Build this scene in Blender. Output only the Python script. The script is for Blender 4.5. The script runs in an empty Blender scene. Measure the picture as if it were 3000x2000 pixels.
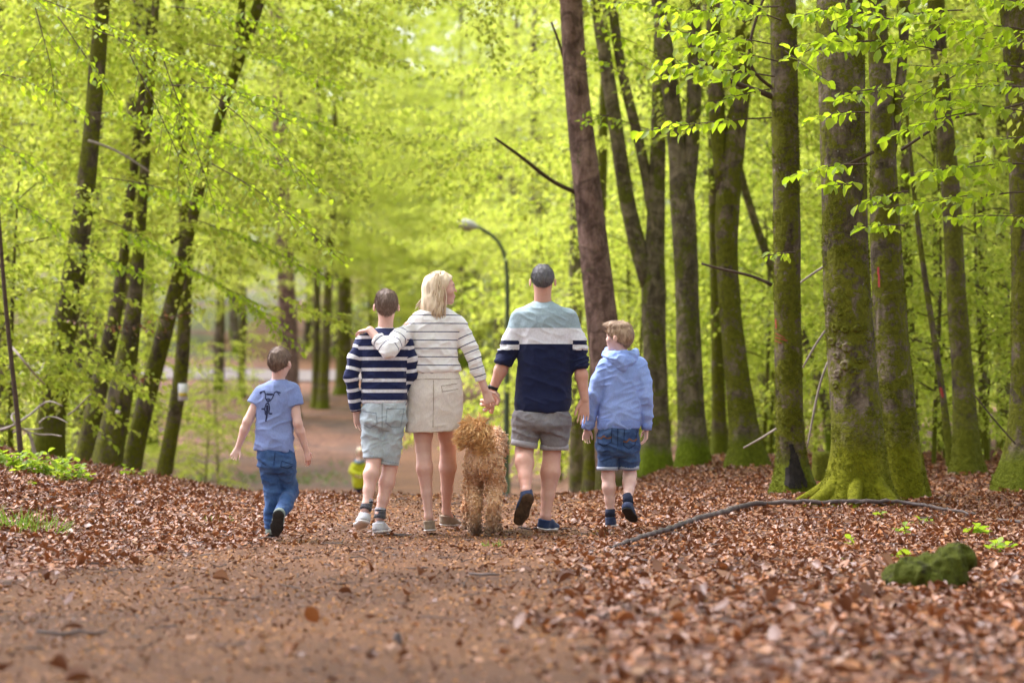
import bpy, math, random
import numpy as np
from mathutils import Vector, Matrix
from mathutils.bvhtree import BVHTree

scene = bpy.context.scene
COL = scene.collection
pi = math.pi

# ------------------------------------------------------------------ camera
F_PX = 3000 * 85.0 / 36.0
CAM_Z = 1.0
PITCH = math.atan(120.0 / F_PX)
cam_data = bpy.data.cameras.new('camera')
cam = bpy.data.objects.new('camera', cam_data)
COL.objects.link(cam)
cam.location = (0, 0, CAM_Z)
cam.rotation_euler = (pi / 2 + PITCH, 0, 0)
cam_data.lens = 85.0
cam_data.sensor_width = 36.0
cam_data.sensor_fit = 'HORIZONTAL'
cam_data.clip_start = 0.1
cam_data.clip_end = 2000.0
cam_data.dof.use_dof = True
cam_data.dof.focus_distance = 16.5
cam_data.dof.aperture_fstop = 1.9
cam_data.dof.aperture_blades = 9
scene.camera = cam

# ------------------------------------------------------------------ light
SUN_EL, SUN_AZ = math.radians(58), math.radians(-62)     # azimuth from +Y towards +X
world = bpy.data.worlds.new('World')
scene.world = world
world.use_nodes = True
wn = world.node_tree.nodes
wl = world.node_tree.links
bg = wn['Background']
sky = wn.new('ShaderNodeTexSky')
sky.sky_type = 'NISHITA'
sky.sun_disc = False
sky.sun_elevation = SUN_EL
sky.sun_rotation = SUN_AZ
sky.air_density = 1.0
sky.dust_density = 4.0
sky.ozone_density = 0.6
hs = wn.new('ShaderNodeHueSaturation')           # thin even cloud: the blue is mostly washed out
hs.inputs['Saturation'].default_value = 0.25
wl.new(sky.outputs['Color'], hs.inputs['Color'])
wl.new(hs.outputs['Color'], bg.inputs['Color'])
bg.inputs['Strength'].default_value = 0.15
sun_data = bpy.data.lights.new('sun', 'SUN')
sun_data.energy = 1.5
sun_data.angle = math.radians(25)
sun_data.color = (1.0, 0.95, 0.87)
sun = bpy.data.objects.new('sun', sun_data)
COL.objects.link(sun)
sdir = Vector((math.sin(SUN_AZ) * math.cos(SUN_EL), math.cos(SUN_AZ) * math.cos(SUN_EL), math.sin(SUN_EL)))
sun.rotation_euler = sdir.to_track_quat('Z', 'Y').to_euler()
sun.location = sdir * 60
scene.view_settings.view_transform = 'Standard'
scene.view_settings.look = 'None'
scene.view_settings.gamma = 1.0
scene.view_settings.exposure = 1.68
scene.view_settings.use_white_balance = True        # the camera's white balance under green leaves
scene.view_settings.white_balance_temperature = 6100
scene.view_settings.white_balance_tint = 18
scene.cycles.use_denoising = True
scene.cycles.max_bounces = 8
scene.cycles.diffuse_bounces = 4
scene.cycles.transmission_bounces = 6
scene.cycles.glossy_bounces = 2
scene.cycles.caustics_reflective = False
scene.cycles.caustics_refractive = False

# ------------------------------------------------------------------ helpers
_c, _s = math.cos(PITCH), math.sin(PITCH)
def W(px, py, d):
    """the point of the place that stands d metres down the path at this spot of the view"""
    u, v = (px - 1500.0) / F_PX, (1000.0 - py) / F_PX
    k = d / (_c - v * _s)
    return np.array((u * k, d, CAM_Z + (_s + v * _c) * k))

def smooth01(t):
    t = np.clip(t, 0, 1)
    return t * t * (3 - 2 * t)

def vnoise(P, seed=0):
    P = np.asarray(P, dtype=np.float64)
    i = np.floor(P).astype(np.int64)
    f = P - i
    f = f * f * (3 - 2 * f)
    def h(a, b, c):
        n = (a * 374761393 + b * 668265263 + c * 2147483647 + seed * 1274126177) & 0xffffffff
        n = ((n ^ (n >> 13)) * 1274126177) & 0xffffffff
        n = (n ^ (n >> 16)) & 0xffff
        return n / 32767.5 - 1.0
    r = 0
    for dx in (0, 1):
        wx = f[..., 0] if dx else 1 - f[..., 0]
        for dy in (0, 1):
            wy = f[..., 1] if dy else 1 - f[..., 1]
            for dz in (0, 1):
                wz = f[..., 2] if dz else 1 - f[..., 2]
                r = r + wx * wy * wz * h(i[..., 0] + dx, i[..., 1] + dy, i[..., 2] + dz)
    return r

def mk_mesh(name, verts, faces, mats=(), smooth=True, mat_idx=None):
    verts = np.asarray(verts, dtype=np.float32)
    if isinstance(faces, np.ndarray):
        faces = [faces]
    me = bpy.data.meshes.new(name)
    me.vertices.add(len(verts))
    me.vertices.foreach_set('co', verts.ravel())
    idx = np.concatenate([f.ravel() for f in faces]).astype(np.int32)
    tot = np.concatenate([np.full(len(f), f.shape[1], dtype=np.int32) for f in faces])
    st = np.concatenate([[0], np.cumsum(tot)[:-1]]).astype(np.int32)
    me.loops.add(len(idx))
    me.loops.foreach_set('vertex_index', idx)
    me.polygons.add(len(tot))
    me.polygons.foreach_set('loop_start', st)
    me.polygons.foreach_set('loop_total', tot)
    if smooth:
        me.polygons.foreach_set('use_smooth', np.ones(len(tot), dtype=bool))
    if mat_idx is not None:
        me.polygons.foreach_set('material_index', np.asarray(mat_idx, dtype=np.int32))
    for m in mats:
        me.materials.append(m)
    me.update(calc_edges=True)
    return me

def link(name, me, parent=None, loc=None):
    o = bpy.data.objects.new(name, me)
    COL.objects.link(o)
    if parent is not None:
        o.parent = parent
    if loc is not None:
        o.location = loc
    return o

def thing(name, label, cat, loc, group=None):
    o = bpy.data.objects.new(name, None)
    o.empty_display_size = 0.1
    COL.objects.link(o)
    o.location = [float(v) for v in loc]
    tag(o, label, cat, group)
    return o

def tag(o, label=None, cat=None, group=None, kind=None):
    if label: o['label'] = label
    if cat: o['category'] = cat
    if group: o['group'] = group
    if kind: o['kind'] = kind
    return o

def part(root, name, verts, faces, mat, smooth=True, parent=None, mats=None, mat_idx=None):
    """mesh in world coordinates, stored relative to the thing's base"""
    v = np.asarray(verts, dtype=np.float64) - np.array(root.location)
    me = mk_mesh(name, v, faces, mats or (mat,), smooth, mat_idx)
    return link(name, me, parent or root)

def nrm(v):
    v = np.asarray(v, dtype=np.float64)
    return v / (np.linalg.norm(v, axis=-1, keepdims=True) + 1e-12)

def tube(pts, rad, sides=8, cap=True, lobes=None):
    """swept tube; returns verts, [quads, tris]"""
    pts = np.asarray(pts, dtype=np.float64)
    rad = np.asarray(rad, dtype=np.float64)
    n = len(pts)
    T = nrm(np.gradient(pts, axis=0))
    ref = np.array((1.0, 0, 0)) if abs(T[0][0]) < 0.8 else np.array((0, 1.0, 0))
    V = []
    u = nrm(ref - T[0] * ref.dot(T[0]))
    a = np.arange(sides) * 2 * pi / sides
    for k in range(n):
        u = nrm(u - T[k] * u.dot(T[k]))
        w = np.cross(T[k], u)
        r = rad[k] * (lobes[k] if lobes is not None else np.ones(sides))
        V.append(pts[k] + np.outer(np.cos(a) * r, u) + np.outer(np.sin(a) * r, w))
    V = np.concatenate(V)
    i = np.arange(sides)
    j = (i + 1) % sides
    Q = np.concatenate([np.stack([k * sides + i, k * sides + j, (k + 1) * sides + j, (k + 1) * sides + i], 1) for k in range(n - 1)])
    fs = [Q]
    if cap:
        V = np.vstack([V, pts[0], pts[-1]])
        c0, c1 = n * sides, n * sides + 1
        b = (n - 1) * sides
        fs.append(np.concatenate([np.stack([np.full(sides, c0), j, i], 1), np.stack([np.full(sides, c1), b + i, b + j], 1)]))
    return V, fs

class Bag:
    """collects pieces of one part"""
    def __init__(self):
        self.v, self.q, self.t, self.n = [], [], [], 0
    def add(self, V, fs):
        if isinstance(fs, np.ndarray): fs = [fs]
        for f in fs:
            (self.q if f.shape[1] == 4 else self.t).append(f + self.n)
        self.v.append(V)
        self.n += len(V)
    def get(self):
        fs = []
        if self.q: fs.append(np.concatenate(self.q))
        if self.t: fs.append(np.concatenate(self.t))
        return np.concatenate(self.v), fs

def resample(pts, rad, step):
    pts = np.asarray(pts, float); rad = np.asarray(rad, float)
    seg = np.linalg.norm(np.diff(pts, axis=0), axis=1)
    s = np.concatenate([[0], np.cumsum(seg)])
    n = max(3, int(s[-1] / step) + 1)
    t = np.linspace(0, s[-1], n)
    # smooth (Catmull-like) through a cubic blend of the linear path
    P = np.stack([np.interp(t, s, pts[:, k]) for k in range(3)], 1)
    R = np.interp(t, s, rad)
    for _ in range(6):
        P[1:-1] = 0.25 * P[:-2] + 0.5 * P[1:-1] + 0.25 * P[2:]
    return P, R

# ------------------------------------------------------------------ materials
def new_mat(name):
    m = bpy.data.materials.new(name)
    m.use_nodes = True
    nt = m.node_tree
    b = nt.nodes['Principled BSDF']
    return m, nt, b

def N(nt, typ, **kw):
    n = nt.nodes.new(typ)
    for k, v in kw.items():
        if k.startswith('i_'):
            n.inputs[k[2:].replace('_', ' ')].default_value = v
        else:
            setattr(n, k, v)
    return n

def ramp(nt, fac, stops, interp='LINEAR'):
    r = nt.nodes.new('ShaderNodeValToRGB')
    r.color_ramp.interpolation = interp
    e = r.color_ramp.elements
    while len(e) < len(stops): e.new(0.5)
    for el, (p, c) in zip(e, stops):
        el.position = p
        el.color = (*c, 1.0) if len(c) == 3 else c
    nt.links.new(fac, r.inputs['Fac'])
    return r.outputs['Color']

def noise(nt, scale, detail=4.0, rough=0.55, coord=None, dist=0.0):
    n = nt.nodes.new('ShaderNodeTexNoise')
    n.inputs['Scale'].default_value = scale
    n.inputs['Detail'].default_value = detail
    n.inputs['Roughness'].default_value = rough
    n.inputs['Distortion'].default_value = dist
    if coord is not None: nt.links.new(coord, n.inputs['Vector'])
    return n.outputs['Fac']

def mixc(nt, fac, a, b, mode='MIX'):
    m = nt.nodes.new('ShaderNodeMix')
    m.data_type = 'RGBA'
    m.blend_type = mode
    for val, key in ((fac, 0), (a, 6), (b, 7)):
        if hasattr(val, 'links'): nt.links.new(val, m.inputs[key])
        elif key == 0: m.inputs[0].default_value = val
        else: m.inputs[key].default_value = (*val, 1.0)
    return m.outputs[2]

def math_n(nt, op, a, b=None, c=None, clamp=False):
    m = nt.nodes.new('ShaderNodeMath')
    m.operation = op
    m.use_clamp = clamp
    for k, v in enumerate((a, b, c)):
        if v is None: continue
        if hasattr(v, 'links'): nt.links.new(v, m.inputs[k])
        else: m.inputs[k].default_value = v
    return m.outputs[0]

def coords(nt, kind='Object', scale=None):
    c = nt.nodes.new('ShaderNodeTexCoord').outputs[kind]
    if scale is None: return c
    m = nt.nodes.new('ShaderNodeMapping')
    m.inputs['Scale'].default_value = scale
    nt.links.new(c, m.inputs['Vector'])
    return m.outputs['Vector']

def bump(nt, bsdf, height, strength=0.4, dist=0.01):
    b = nt.nodes.new('ShaderNodeBump')
    b.inputs['Strength'].default_value = strength
    b.inputs['Distance'].default_value = dist
    nt.links.new(height, b.inputs['Height'])
    nt.links.new(b.outputs['Normal'], bsdf.inputs['Normal'])

def simple(name, col, rough=0.8, var=0.12, scale=30.0, bmp=0.0, bscale=200.0, spec=0.3, sheen=0.0):
    m, nt, b = new_mat(name)
    c = coords(nt)
    f = noise(nt, scale, 3, 0.6, c)
    lo = tuple(max(0, v * (1 - var)) for v in col); hi = tuple(v * (1 + var) for v in col)
    nt.links.new(ramp(nt, f, [(0.3, lo), (0.7, hi)]), b.inputs['Base Color'])
    b.inputs['Roughness'].default_value = rough
    b.inputs['Specular IOR Level'].default_value = spec
    if sheen: b.inputs['Sheen Weight'].default_value = sheen
    if bmp: bump(nt, b, noise(nt, bscale, 3, 0.6, c), bmp, 0.004)
    return m

def leaf_mat(name, stops, trans_stops, mix=0.5, gloss=0.35, rough=0.5):
    m, nt, b = new_mat(name)
    g = nt.nodes.new('ShaderNodeNewGeometry')
    oi = nt.nodes.new('ShaderNodeObjectInfo')
    r = math_n(nt, 'FRACT', math_n(nt, 'ADD', g.outputs['Random Per Island'], oi.outputs['Random']))
    # clumps of the crown differ a little as well
    cn = noise(nt, 0.7, 2, 0.5, coords(nt, 'Object'))
    f = math_n(nt, 'ADD', math_n(nt, 'MULTIPLY', r, 0.65), math_n(nt, 'MULTIPLY', cn, 0.35), clamp=True)
    nt.links.new(ramp(nt, f, stops), b.inputs['Base Color'])
    b.inputs['Roughness'].default_value = rough
    b.inputs['Specular IOR Level'].default_value = gloss
    t = nt.nodes.new('ShaderNodeBsdfTranslucent')
    nt.links.new(ramp(nt, f, trans_stops), t.inputs['Color'])
    ms = nt.nodes.new('ShaderNodeMixShader')
    ms.inputs[0].default_value = mix
    nt.links.new(b.outputs[0], ms.inputs[1])
    nt.links.new(t.outputs[0], ms.inputs[2])
    nt.links.new(ms.outputs[0], nt.nodes['Material Output'].inputs['Surface'])
    return m

M = {}
M['beech_leaf'] = leaf_mat('beech_leaf',
    [(0.0, (0.12, 0.18, 0.015)), (0.5, (0.25, 0.31, 0.032)), (1.0, (0.40, 0.44, 0.07))],
    [(0.0, (0.34, 0.48, 0.03)), (0.5, (0.60, 0.69, 0.075)), (1.0, (0.82, 0.84, 0.16))], 0.58)
M['near_leaf'] = leaf_mat('near_leaf',
    [(0.0, (0.14, 0.24, 0.012)), (0.5, (0.22, 0.32, 0.016)), (1.0, (0.31, 0.40, 0.03))],
    [(0.0, (0.36, 0.56, 0.012)), (0.5, (0.50, 0.68, 0.02)), (1.0, (0.66, 0.78, 0.04))], 0.55)
M['dry_leaf'] = leaf_mat('dry_leaf',
    [(0.0, (0.05, 0.02, 0.012)), (0.28, (0.14, 0.055, 0.028)), (0.48, (0.215, 0.10, 0.055)), (0.62, (0.34, 0.12, 0.028)), (0.8, (0.285, 0.155, 0.09)), (1.0, (0.40, 0.25, 0.155))],
    [(0.0, (0.15, 0.045, 0.015)), (1.0, (0.35, 0.13, 0.04))], 0.10, 0.5, 0.46)
M['crumb'] = leaf_mat('leaf_crumb',
    [(0.0, (0.06, 0.026, 0.017)), (0.4, (0.17, 0.078, 0.045)), (0.7, (0.36, 0.155, 0.04)), (1.0, (0.48, 0.24, 0.07))],
    [(0.0, (0.2, 0.08, 0.03)), (1.0, (0.3, 0.14, 0.05))], 0.05, 0.3)

def bark_mat(name, bark_lo, bark_hi, moss, moss_amt, base_h, vscale=(1, 1, 0.25), base_col=(0.17, 0.23, 0.01), spots=True):
    m, nt, b = new_mat(name)
    oc = coords(nt, 'Object')
    st = coords(nt, 'Object', vscale)
    n1 = noise(nt, 9.0, 6, 0.65, st, 0.6)
    bark = ramp(nt, n1, [(0.34, bark_lo), (0.64, bark_hi)])
    blot = ramp(nt, noise(nt, 4.5, 5, 0.7, oc, 0.8), [(0.42, (0.5, 0.48, 0.45)), (0.6, (1.15, 1.12, 1.08))])
    bark = mixc(nt, 1.0, bark, blot, 'MULTIPLY')
    # pale lichen freckles
    if spots:
        v = nt.nodes.new('ShaderNodeTexVoronoi'); v.inputs['Scale'].default_value = 16.0
        nt.links.new(oc, v.inputs['Vector'])
        sp = ramp(nt, v.outputs['Distance'], [(0.10, (1, 1, 1)), (0.16, (0, 0, 0))])
        big = ramp(nt, noise(nt, 1.3, 2, 0.5, oc), [(0.52, (0, 0, 0)), (0.6, (1, 1, 1))])
        bark = mixc(nt, mixc(nt, 1.0, sp, big, 'MULTIPLY'), bark, (0.30, 0.29, 0.24))
    # moss: patches everywhere, closed cover at the foot
    n2 = noise(nt, 3.4, 8, 0.72, oc, 0.5)
    n3 = noise(nt, 24.0, 4, 0.7, oc)
    sep = nt.nodes.new('ShaderNodeSeparateXYZ'); nt.links.new(oc, sep.inputs[0])
    f = math_n(nt, 'ADD', n2, math_n(nt, 'MULTIPLY', math_n(nt, 'SUBTRACT', n3, 0.5), 0.35))
    lo = 0.62 - 0.3 * moss_amt
    mk = ramp(nt, f, [(lo, (0, 0, 0)), (lo + 0.07, (1, 1, 1))])
    mcol = ramp(nt, n3, [(0.3, tuple(c * 0.45 for c in moss)), (0.7, moss)])
    col = mixc(nt, mk, bark, mcol)
    hgt = math_n(nt, 'ADD', sep.outputs['Z'], math_n(nt, 'MULTIPLY', math_n(nt, 'SUBTRACT', n2, 0.5), base_h * 1.6))
    bm = nt.nodes.new('ShaderNodeMapRange')
    nt.links.new(hgt, bm.inputs['Value'])
    bm.inputs['From Min'].default_value = base_h * 1.25
    bm.inputs['From Max'].default_value = base_h * 0.75
    bcol = ramp(nt, n3, [(0.25, tuple(c * 0.5 for c in base_col)), (0.7, base_col)])
    col = mixc(nt, bm.outputs[0], col, bcol)
    nt.links.new(col, b.inputs['Base Color'])
    b.inputs['Roughness'].default_value = 0.9
    b.inputs['Specular IOR Level'].default_value = 0.15
    h = math_n(nt, 'ADD', math_n(nt, 'MULTIPLY', n1, 0.7), math_n(nt, 'MULTIPLY', n3, 0.5))
    bump(nt, b, h, 1.0, 0.06)
    return m

M['bark_mossy'] = bark_mat('bark_mossy', (0.07, 0.055, 0.038), (0.22, 0.175, 0.13), (0.15, 0.155, 0.012), 0.62, 0.28, base_col=(0.14, 0.165, 0.01))
M['bark_bright'] = bark_mat('bark_bright', (0.075, 0.06, 0.043), (0.24, 0.195, 0.15), (0.15, 0.155, 0.012), 0.55, 0.5, base_col=(0.20, 0.205, 0.007))
M['bark_dark'] = bark_mat('bark_dark', (0.065, 0.052, 0.036), (0.20, 0.16, 0.115), (0.15, 0.155, 0.017), 0.55, 0.5, base_col=(0.14, 0.15, 0.01))
M['bark_grey'] = bark_mat('bark_grey', (0.10, 0.085, 0.058), (0.27, 0.225, 0.155), (0.15, 0.16, 0.025), 0.38, 0.3)
M['bark_pine'] = bark_mat('bark_pine', (0.13, 0.08, 0.065), (0.30, 0.205, 0.175), (0.12, 0.11, 0.05), 0.0, 0.2, (1.3, 1.3, 0.35), (0.13, 0.12, 0.03), False)
M['bark_far'] = bark_mat('bark_far', (0.09, 0.075, 0.052), (0.25, 0.20, 0.15), (0.10, 0.10, 0.02), 0.4, 0.4, spots=False)
M['twig'] = simple('twig', (0.075, 0.05, 0.035), 0.85, 0.3, 20)
M['dead_wood'] = simple('dead_wood', (0.30, 0.25, 0.21), 0.85, 0.25, 14, 0.5, 60)
M['wet_stick'] = simple('wet_stick', (0.085, 0.065, 0.06), 0.55, 0.4, 9, 0.7, 40)
M['moss'] = bark_mat('moss', (0.02, 0.018, 0.012), (0.06, 0.05, 0.03), (0.085, 0.10, 0.010), 0.85, 0.02, (1, 1, 1), (0.05, 0.05, 0.01), False)
M['green_plant'] = leaf_mat('green_plant',
    [(0.0, (0.12, 0.22, 0.02)), (1.0, (0.30, 0.40, 0.03))], [(0.0, (0.3, 0.5, 0.02)), (1.0, (0.55, 0.68, 0.04))], 0.45)
M['dull_plant'] = leaf_mat('dull_plant',
    [(0.0, (0.07, 0.12, 0.03)), (1.0, (0.17, 0.24, 0.07))], [(0.0, (0.12, 0.2, 0.03)), (1.0, (0.25, 0.35, 0.06))], 0.3)
M['grass'] = leaf_mat('grass_blade',
    [(0.0, (0.08, 0.17, 0.02)), (1.0, (0.2, 0.32, 0.04))], [(0.0, (0.15, 0.3, 0.02)), (1.0, (0.35, 0.5, 0.05))], 0.4)
# ------------------------------------------------------------------ the ground
PATH_Y = [-4, 4, 8, 12, 15, 17, 20, 30, 40, 50, 60, 75, 95, 108, 125]
PATH_L = [-4.6, -4.0, -3.5, -2.7, -1.75, -1.55, -1.5, -2.2, -2.8, -3.1, -3.4, -4.2, -6.0, -9.5, -16]
PATH_R = [0.1, 0.15, 0.25, 0.35, 0.45, 0.55, 0.75, 0.5, 0.1, -0.2, -0.5, -1.2, -2.4, -5.5, -12]
def path_edges(y):
    w = 0.12 * np.sin(y * 1.7) + 0.06 * np.sin(y * 4.3 + 1)
    return np.interp(y, PATH_Y, PATH_L) + w, np.interp(y, PATH_Y, PATH_R) + 0.7 * w

def terrain(x, y):
    x = np.asarray(x, float); y = np.asarray(y, float)
    side = smooth01((x - 0.6) / 2.2)                      # 0 on the path, 1 under the trees on the other side
    start = 19.5 + 7.5 * side
    depth = 1.5 - 0.75 * side
    z = -depth * smooth01((y - start) / 25.0)
    far = np.clip(y - 56, 0, None)
    z = z + 1.5 * smooth01(far / 50.0) * (1 + 0.012 * far) * (1 - 0.35 * side) + 0.055 * np.clip(y - 100, 0, None)
    bank = np.clip(-x - 2.6, 0, 14)
    z = z + 0.19 * np.minimum(bank, 3.0) * smooth01((y - 9) / 8) * (1 - 0.8 * smooth01((y - 23) / 8)) + 0.035 * np.clip(-x - 9, 0, 40)
    z = z + side * 0.10 * smooth01((y - 17) / 8) + 0.02 * np.clip(x - 4, 0, 60)
    P = np.stack([x * 0.45, y * 0.45, np.zeros_like(x)], -1)
    P2 = P * 4.1 + 7
    trod = 1 - smooth01(1.6 - np.abs(x + 0.4) / 2.6) * smooth01(1.7 - np.abs(y - 16.2) / 1.6)     # trodden flat where the family walks
    z = z + trod * (0.035 * vnoise(P, 3) * smooth01((np.abs(x + 0.5)) / 1.5 + 0.3) + 0.010 * vnoise(P2, 4)) - 0.016 * (1 - trod)
    return z
def tz(x, y):
    return float(terrain(np.array([x]), np.array([y]))[0])

rows = np.concatenate([np.arange(-4, 5, 0.5), np.arange(5, 30, 0.16), np.arange(30, 70, 0.7), np.arange(70, 130, 2), np.arange(130, 420, 8)])
def strip(colfun, n, name, mat):
    t = np.linspace(0, 1, n)
    V = []
    for y in rows:
        x = colfun(y, t)
        V.append(np.stack([x, np.full(n, y), terrain(x, np.full(n, y))], 1))
    V = np.concatenate(V)
    R = len(rows)
    i, j = np.meshgrid(np.arange(R - 1), np.arange(n - 1), indexing='ij')
    a = (i * n + j).ravel()
    return V, np.stack([a, a + 1, a + n + 1, a + n], 1)

def col_left(y, t):
    xl, _ = path_edges(y)
    return xl - (np.exp((1 - t) * 4.6) - 1) * (1.6 + 0.004 * max(y, 0))
def col_right(y, t):
    _, xr = path_edges(y)
    return xr + (np.exp(t * 4.6) - 1) * (1.6 + 0.004 * max(y, 0))
def col_path(y, t):
    xl, xr = path_edges(y)
    return xl + (xr - xl) * t

def ground_mat(name, pathy):
    m, nt, b = new_mat(name)
    oc = coords(nt, 'Object')
    if pathy:
        big = noise(nt, 0.7, 4, 0.6, oc)
        fine = noise(nt, 60.0, 5, 0.75, oc)
        c1 = ramp(nt, fine, [(0.30, (0.03, 0.016, 0.011)), (0.45, (0.13, 0.065, 0.036)), (0.57, (0.22, 0.112, 0.052)), (0.70, (0.44, 0.21, 0.06))])
        c2 = ramp(nt, big, [(0.35, (0.62, 0.58, 0.6)), (0.65, (1.12, 1.05, 1.0))])
        col = mixc(nt, 1.0, c1, c2, 'MULTIPLY')
        nt.links.new(col, b.inputs['Base Color'])
        bump(nt, b, fine, 0.8, 0.02)
        b.inputs['Roughness'].default_value = 0.8
    else:
        v = nt.nodes.new('ShaderNodeTexVoronoi'); v.inputs['Scale'].default_value = 17.0
        nt.links.new(oc, v.inputs['Vector'])
        cell = nt.nodes.new('ShaderNodeSeparateColor'); nt.links.new(v.outputs['Color'], cell.inputs[0])
        c1 = ramp(nt, cell.outputs[0], [(0.0, (0.05, 0.022, 0.016)), (0.35, (0.135, 0.06, 0.04)), (0.6, (0.19, 0.10, 0.072)), (0.85, (0.24, 0.105, 0.05)), (1.0, (0.31, 0.18, 0.12))])
        big = noise(nt, 0.23, 5, 0.6, oc)
        dirt = ramp(nt, noise(nt, 30, 5, 0.7, oc), [(0.3, (0.07, 0.042, 0.032)), (0.7, (0.17, 0.11, 0.085))])
        col = mixc(nt, ramp(nt, big, [(0.5, (0, 0, 0)), (0.62, (0.8, 0.8, 0.8))]), c1, dirt)
        # green cover in the hollow beside the path, past the crest
        sep = nt.nodes.new('ShaderNodeSeparateXYZ'); nt.links.new(oc, sep.inputs[0])
        mr = nt.nodes.new('ShaderNodeMapRange'); nt.links.new(sep.outputs['Y'], mr.inputs['Value'])
        mr.inputs['From Min'].default_value = 112; mr.inputs['From Max'].default_value = 118
        gm = math_n(nt, 'MULTIPLY', mr.outputs[0], ramp(nt, noise(nt, 0.12, 3, 0.5, oc), [(0.4, (0, 0, 0)), (0.5, (1, 1, 1))]))
        col = mixc(nt, gm, col, (0.12, 0.13, 0.05))
        pat = ramp(nt, noise(nt, 0.9, 6, 0.7, oc, 1.0), [(0.38, (0.5, 0.48, 0.5)), (0.6, (1.12, 1.08, 1.0))])
        col = mixc(nt, 1.0, col, pat, 'MULTIPLY')
        nt.links.new(col, b.inputs['Base Color'])
        bump(nt, b, v.outputs['Distance'], 0.6, 0.03)
        b.inputs['Roughness'].default_value = 0.75
    b.inputs['Specular IOR Level'].default_value = 0.25
    return m
M['ground'] = ground_mat('forest_floor', False)
M['path'] = ground_mat('path_dirt', True)

bag = Bag()
bag.add(*strip(col_left, 70, '', None)); bag.add(*strip(col_right, 70, '', None))
V, fs = bag.get()
ground = link('ground', mk_mesh('ground', V, fs, (M['ground'],)))
tag(ground, 'leaf-strewn forest floor on both sides of the dirt path', None, None, 'structure')
V, fs = strip(col_path, 40, '', None)
path = link('path', mk_mesh('path', V, fs, (M['path'],)))
tag(path, 'brown dirt path scattered with leaf fragments', None, None, 'structure')
# pale forest road crossing at the far end
xs = np.linspace(-34, -2, 60)
V = []
for t in np.linspace(0, 1, 6):
    yy = 101 + 6 * t + 0.12 * (xs + 18)
    V.append(np.stack([xs, yy, terrain(xs, yy) + 0.05], 1))
V = np.concatenate(V)
i, j = np.meshgrid(np.arange(5), np.arange(59), indexing='ij'); a = (i * 60 + j).ravel()
road = link('forest_road', mk_mesh('forest_road', V, np.stack([a, a + 1, a + 61, a + 60], 1), (simple('pale_gravel', (0.17, 0.145, 0.135), 0.9, 0.1, 3),)))
tag(road, 'pale gravel forest road crossing far behind the left boy', None, None, 'structure')

# ------------------------------------------------------------------ leaves as geometry
def leaf_cloud(pos, dirs, nor, length, width, template='far', fold=0.25, curl=0.0):
    """pos,dirs,nor (n,3), length,width (n,)"""
    d = nrm(dirs)
    s = nrm(np.cross(nor, d))
    u = np.cross(d, s)
    n = len(pos)
    if template == 'far':
        T = np.array([(0, 0, 0), (0.45, 0.5, 1), (1, 0, 0), (0.45, -0.5, 1)])
        Fc = np.array([(0, 2, 1), (0, 3, 2)])
    elif template == 'litter':
        T = np.array([(0, 0, 0.9), (0.4, 0.5, 0.2), (1, 0, 1.1), (0.42, -0.5, 0.35), (0.5, 0.03, -0.3)])
        Fc = np.array([(0, 4, 1), (1, 4, 2), (2, 4, 3), (3, 4, 0)])
    else:
        T = np.array([(0, 0, 0), (0.2, 0.36, 0.7), (0.48, 0.5, 1.0), (0.76, 0.36, 0.8), (1, 0, 0), (0.76, -0.36, 0.8), (0.48, -0.5, 1.0), (0.2, -0.36, 0.7), (0.33, 0, -0.1), (0.7, 0, 0.1)])
        Fc = np.array([(0, 8, 1), (1, 8, 2), (2, 8, 9), (2, 9, 3), (3, 9, 4), (0, 7, 8), (7, 6, 8), (6, 9, 8), (6, 5, 9), (5, 4, 9)])
    L = np.asarray(length)[:, None, None]; Wd = np.asarray(width)[:, None, None]
    t0, t1, t2 = T[None, :, 0:1], T[None, :, 1:2], T[None, :, 2:3]
    fd = np.asarray(fold); fd = fd[:, None, None] if fd.ndim else fd
    V = pos[:, None, :] + d[:, None, :] * (t0 * L) + s[:, None, :] * (t1 * Wd) + u[:, None, :] * (t2 * Wd * fd - curl * t0 * t0 * L)
    k = len(T)
    Fs = (np.arange(n)[:, None, None] * k + Fc[None]).reshape(-1, 3)
    return V.reshape(-1, 3), Fs

rng = np.random.default_rng(7)
def in_path(x, y):
    xl, xr = path_edges(y)
    return (x > xl) & (x < xr), np.minimum(np.abs(x - xl), np.abs(x - xr))

# fallen leaves
def litter_points(n, y0, y1):
    y = np.sqrt(rng.uniform(y0 * y0, y1 * y1, n))
    x = rng.uniform(-1, 1, n) * (0.215 * y + 1.2)
    return x, y
x, y = litter_points(178000, 6.3, 31)
ins, dist = in_path(x, y)
patch = vnoise(np.stack([x * 0.9, y * 0.9, x * 0], 1), 11)
patch2 = vnoise(np.stack([x * 0.35 + 5, y * 0.35, x * 0], 1), 12)
dens = np.where(ins, 0.014 + 0.5 * np.exp(-dist / 0.16), np.clip(0.86 + 0.3 * patch + 0.3 * patch2, 0.25, 1))
dens = np.where((~ins) & (x < -1) & (y < 13.5), dens * 0.45, dens)     # trodden, muddier edge near the camera
keep = rng.uniform(0, 1, len(x)) < dens
x, y = x[keep], y[keep]
n = len(x)
z = terrain(x, y) + rng.uniform(0.004, 0.028, n)
ang = rng.uniform(0, 2 * pi, n)
tilt = rng.normal(0, 0.40, (n, 2))
nor = nrm(np.stack([tilt[:, 0], tilt[:, 1], np.ones(n)], 1))
dr = np.stack([np.cos(ang), np.sin(ang), rng.normal(0, 0.12, n)], 1)
ln = 0.026 + 0.056 * rng.beta(1.6, 2.4, n)
fold = rng.normal(0.22, 0.42, n)
V, fs = leaf_cloud(np.stack([x, y, z], 1), dr, nor, ln, ln * rng.uniform(0.5, 0.72, n), 'litter', fold)
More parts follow.
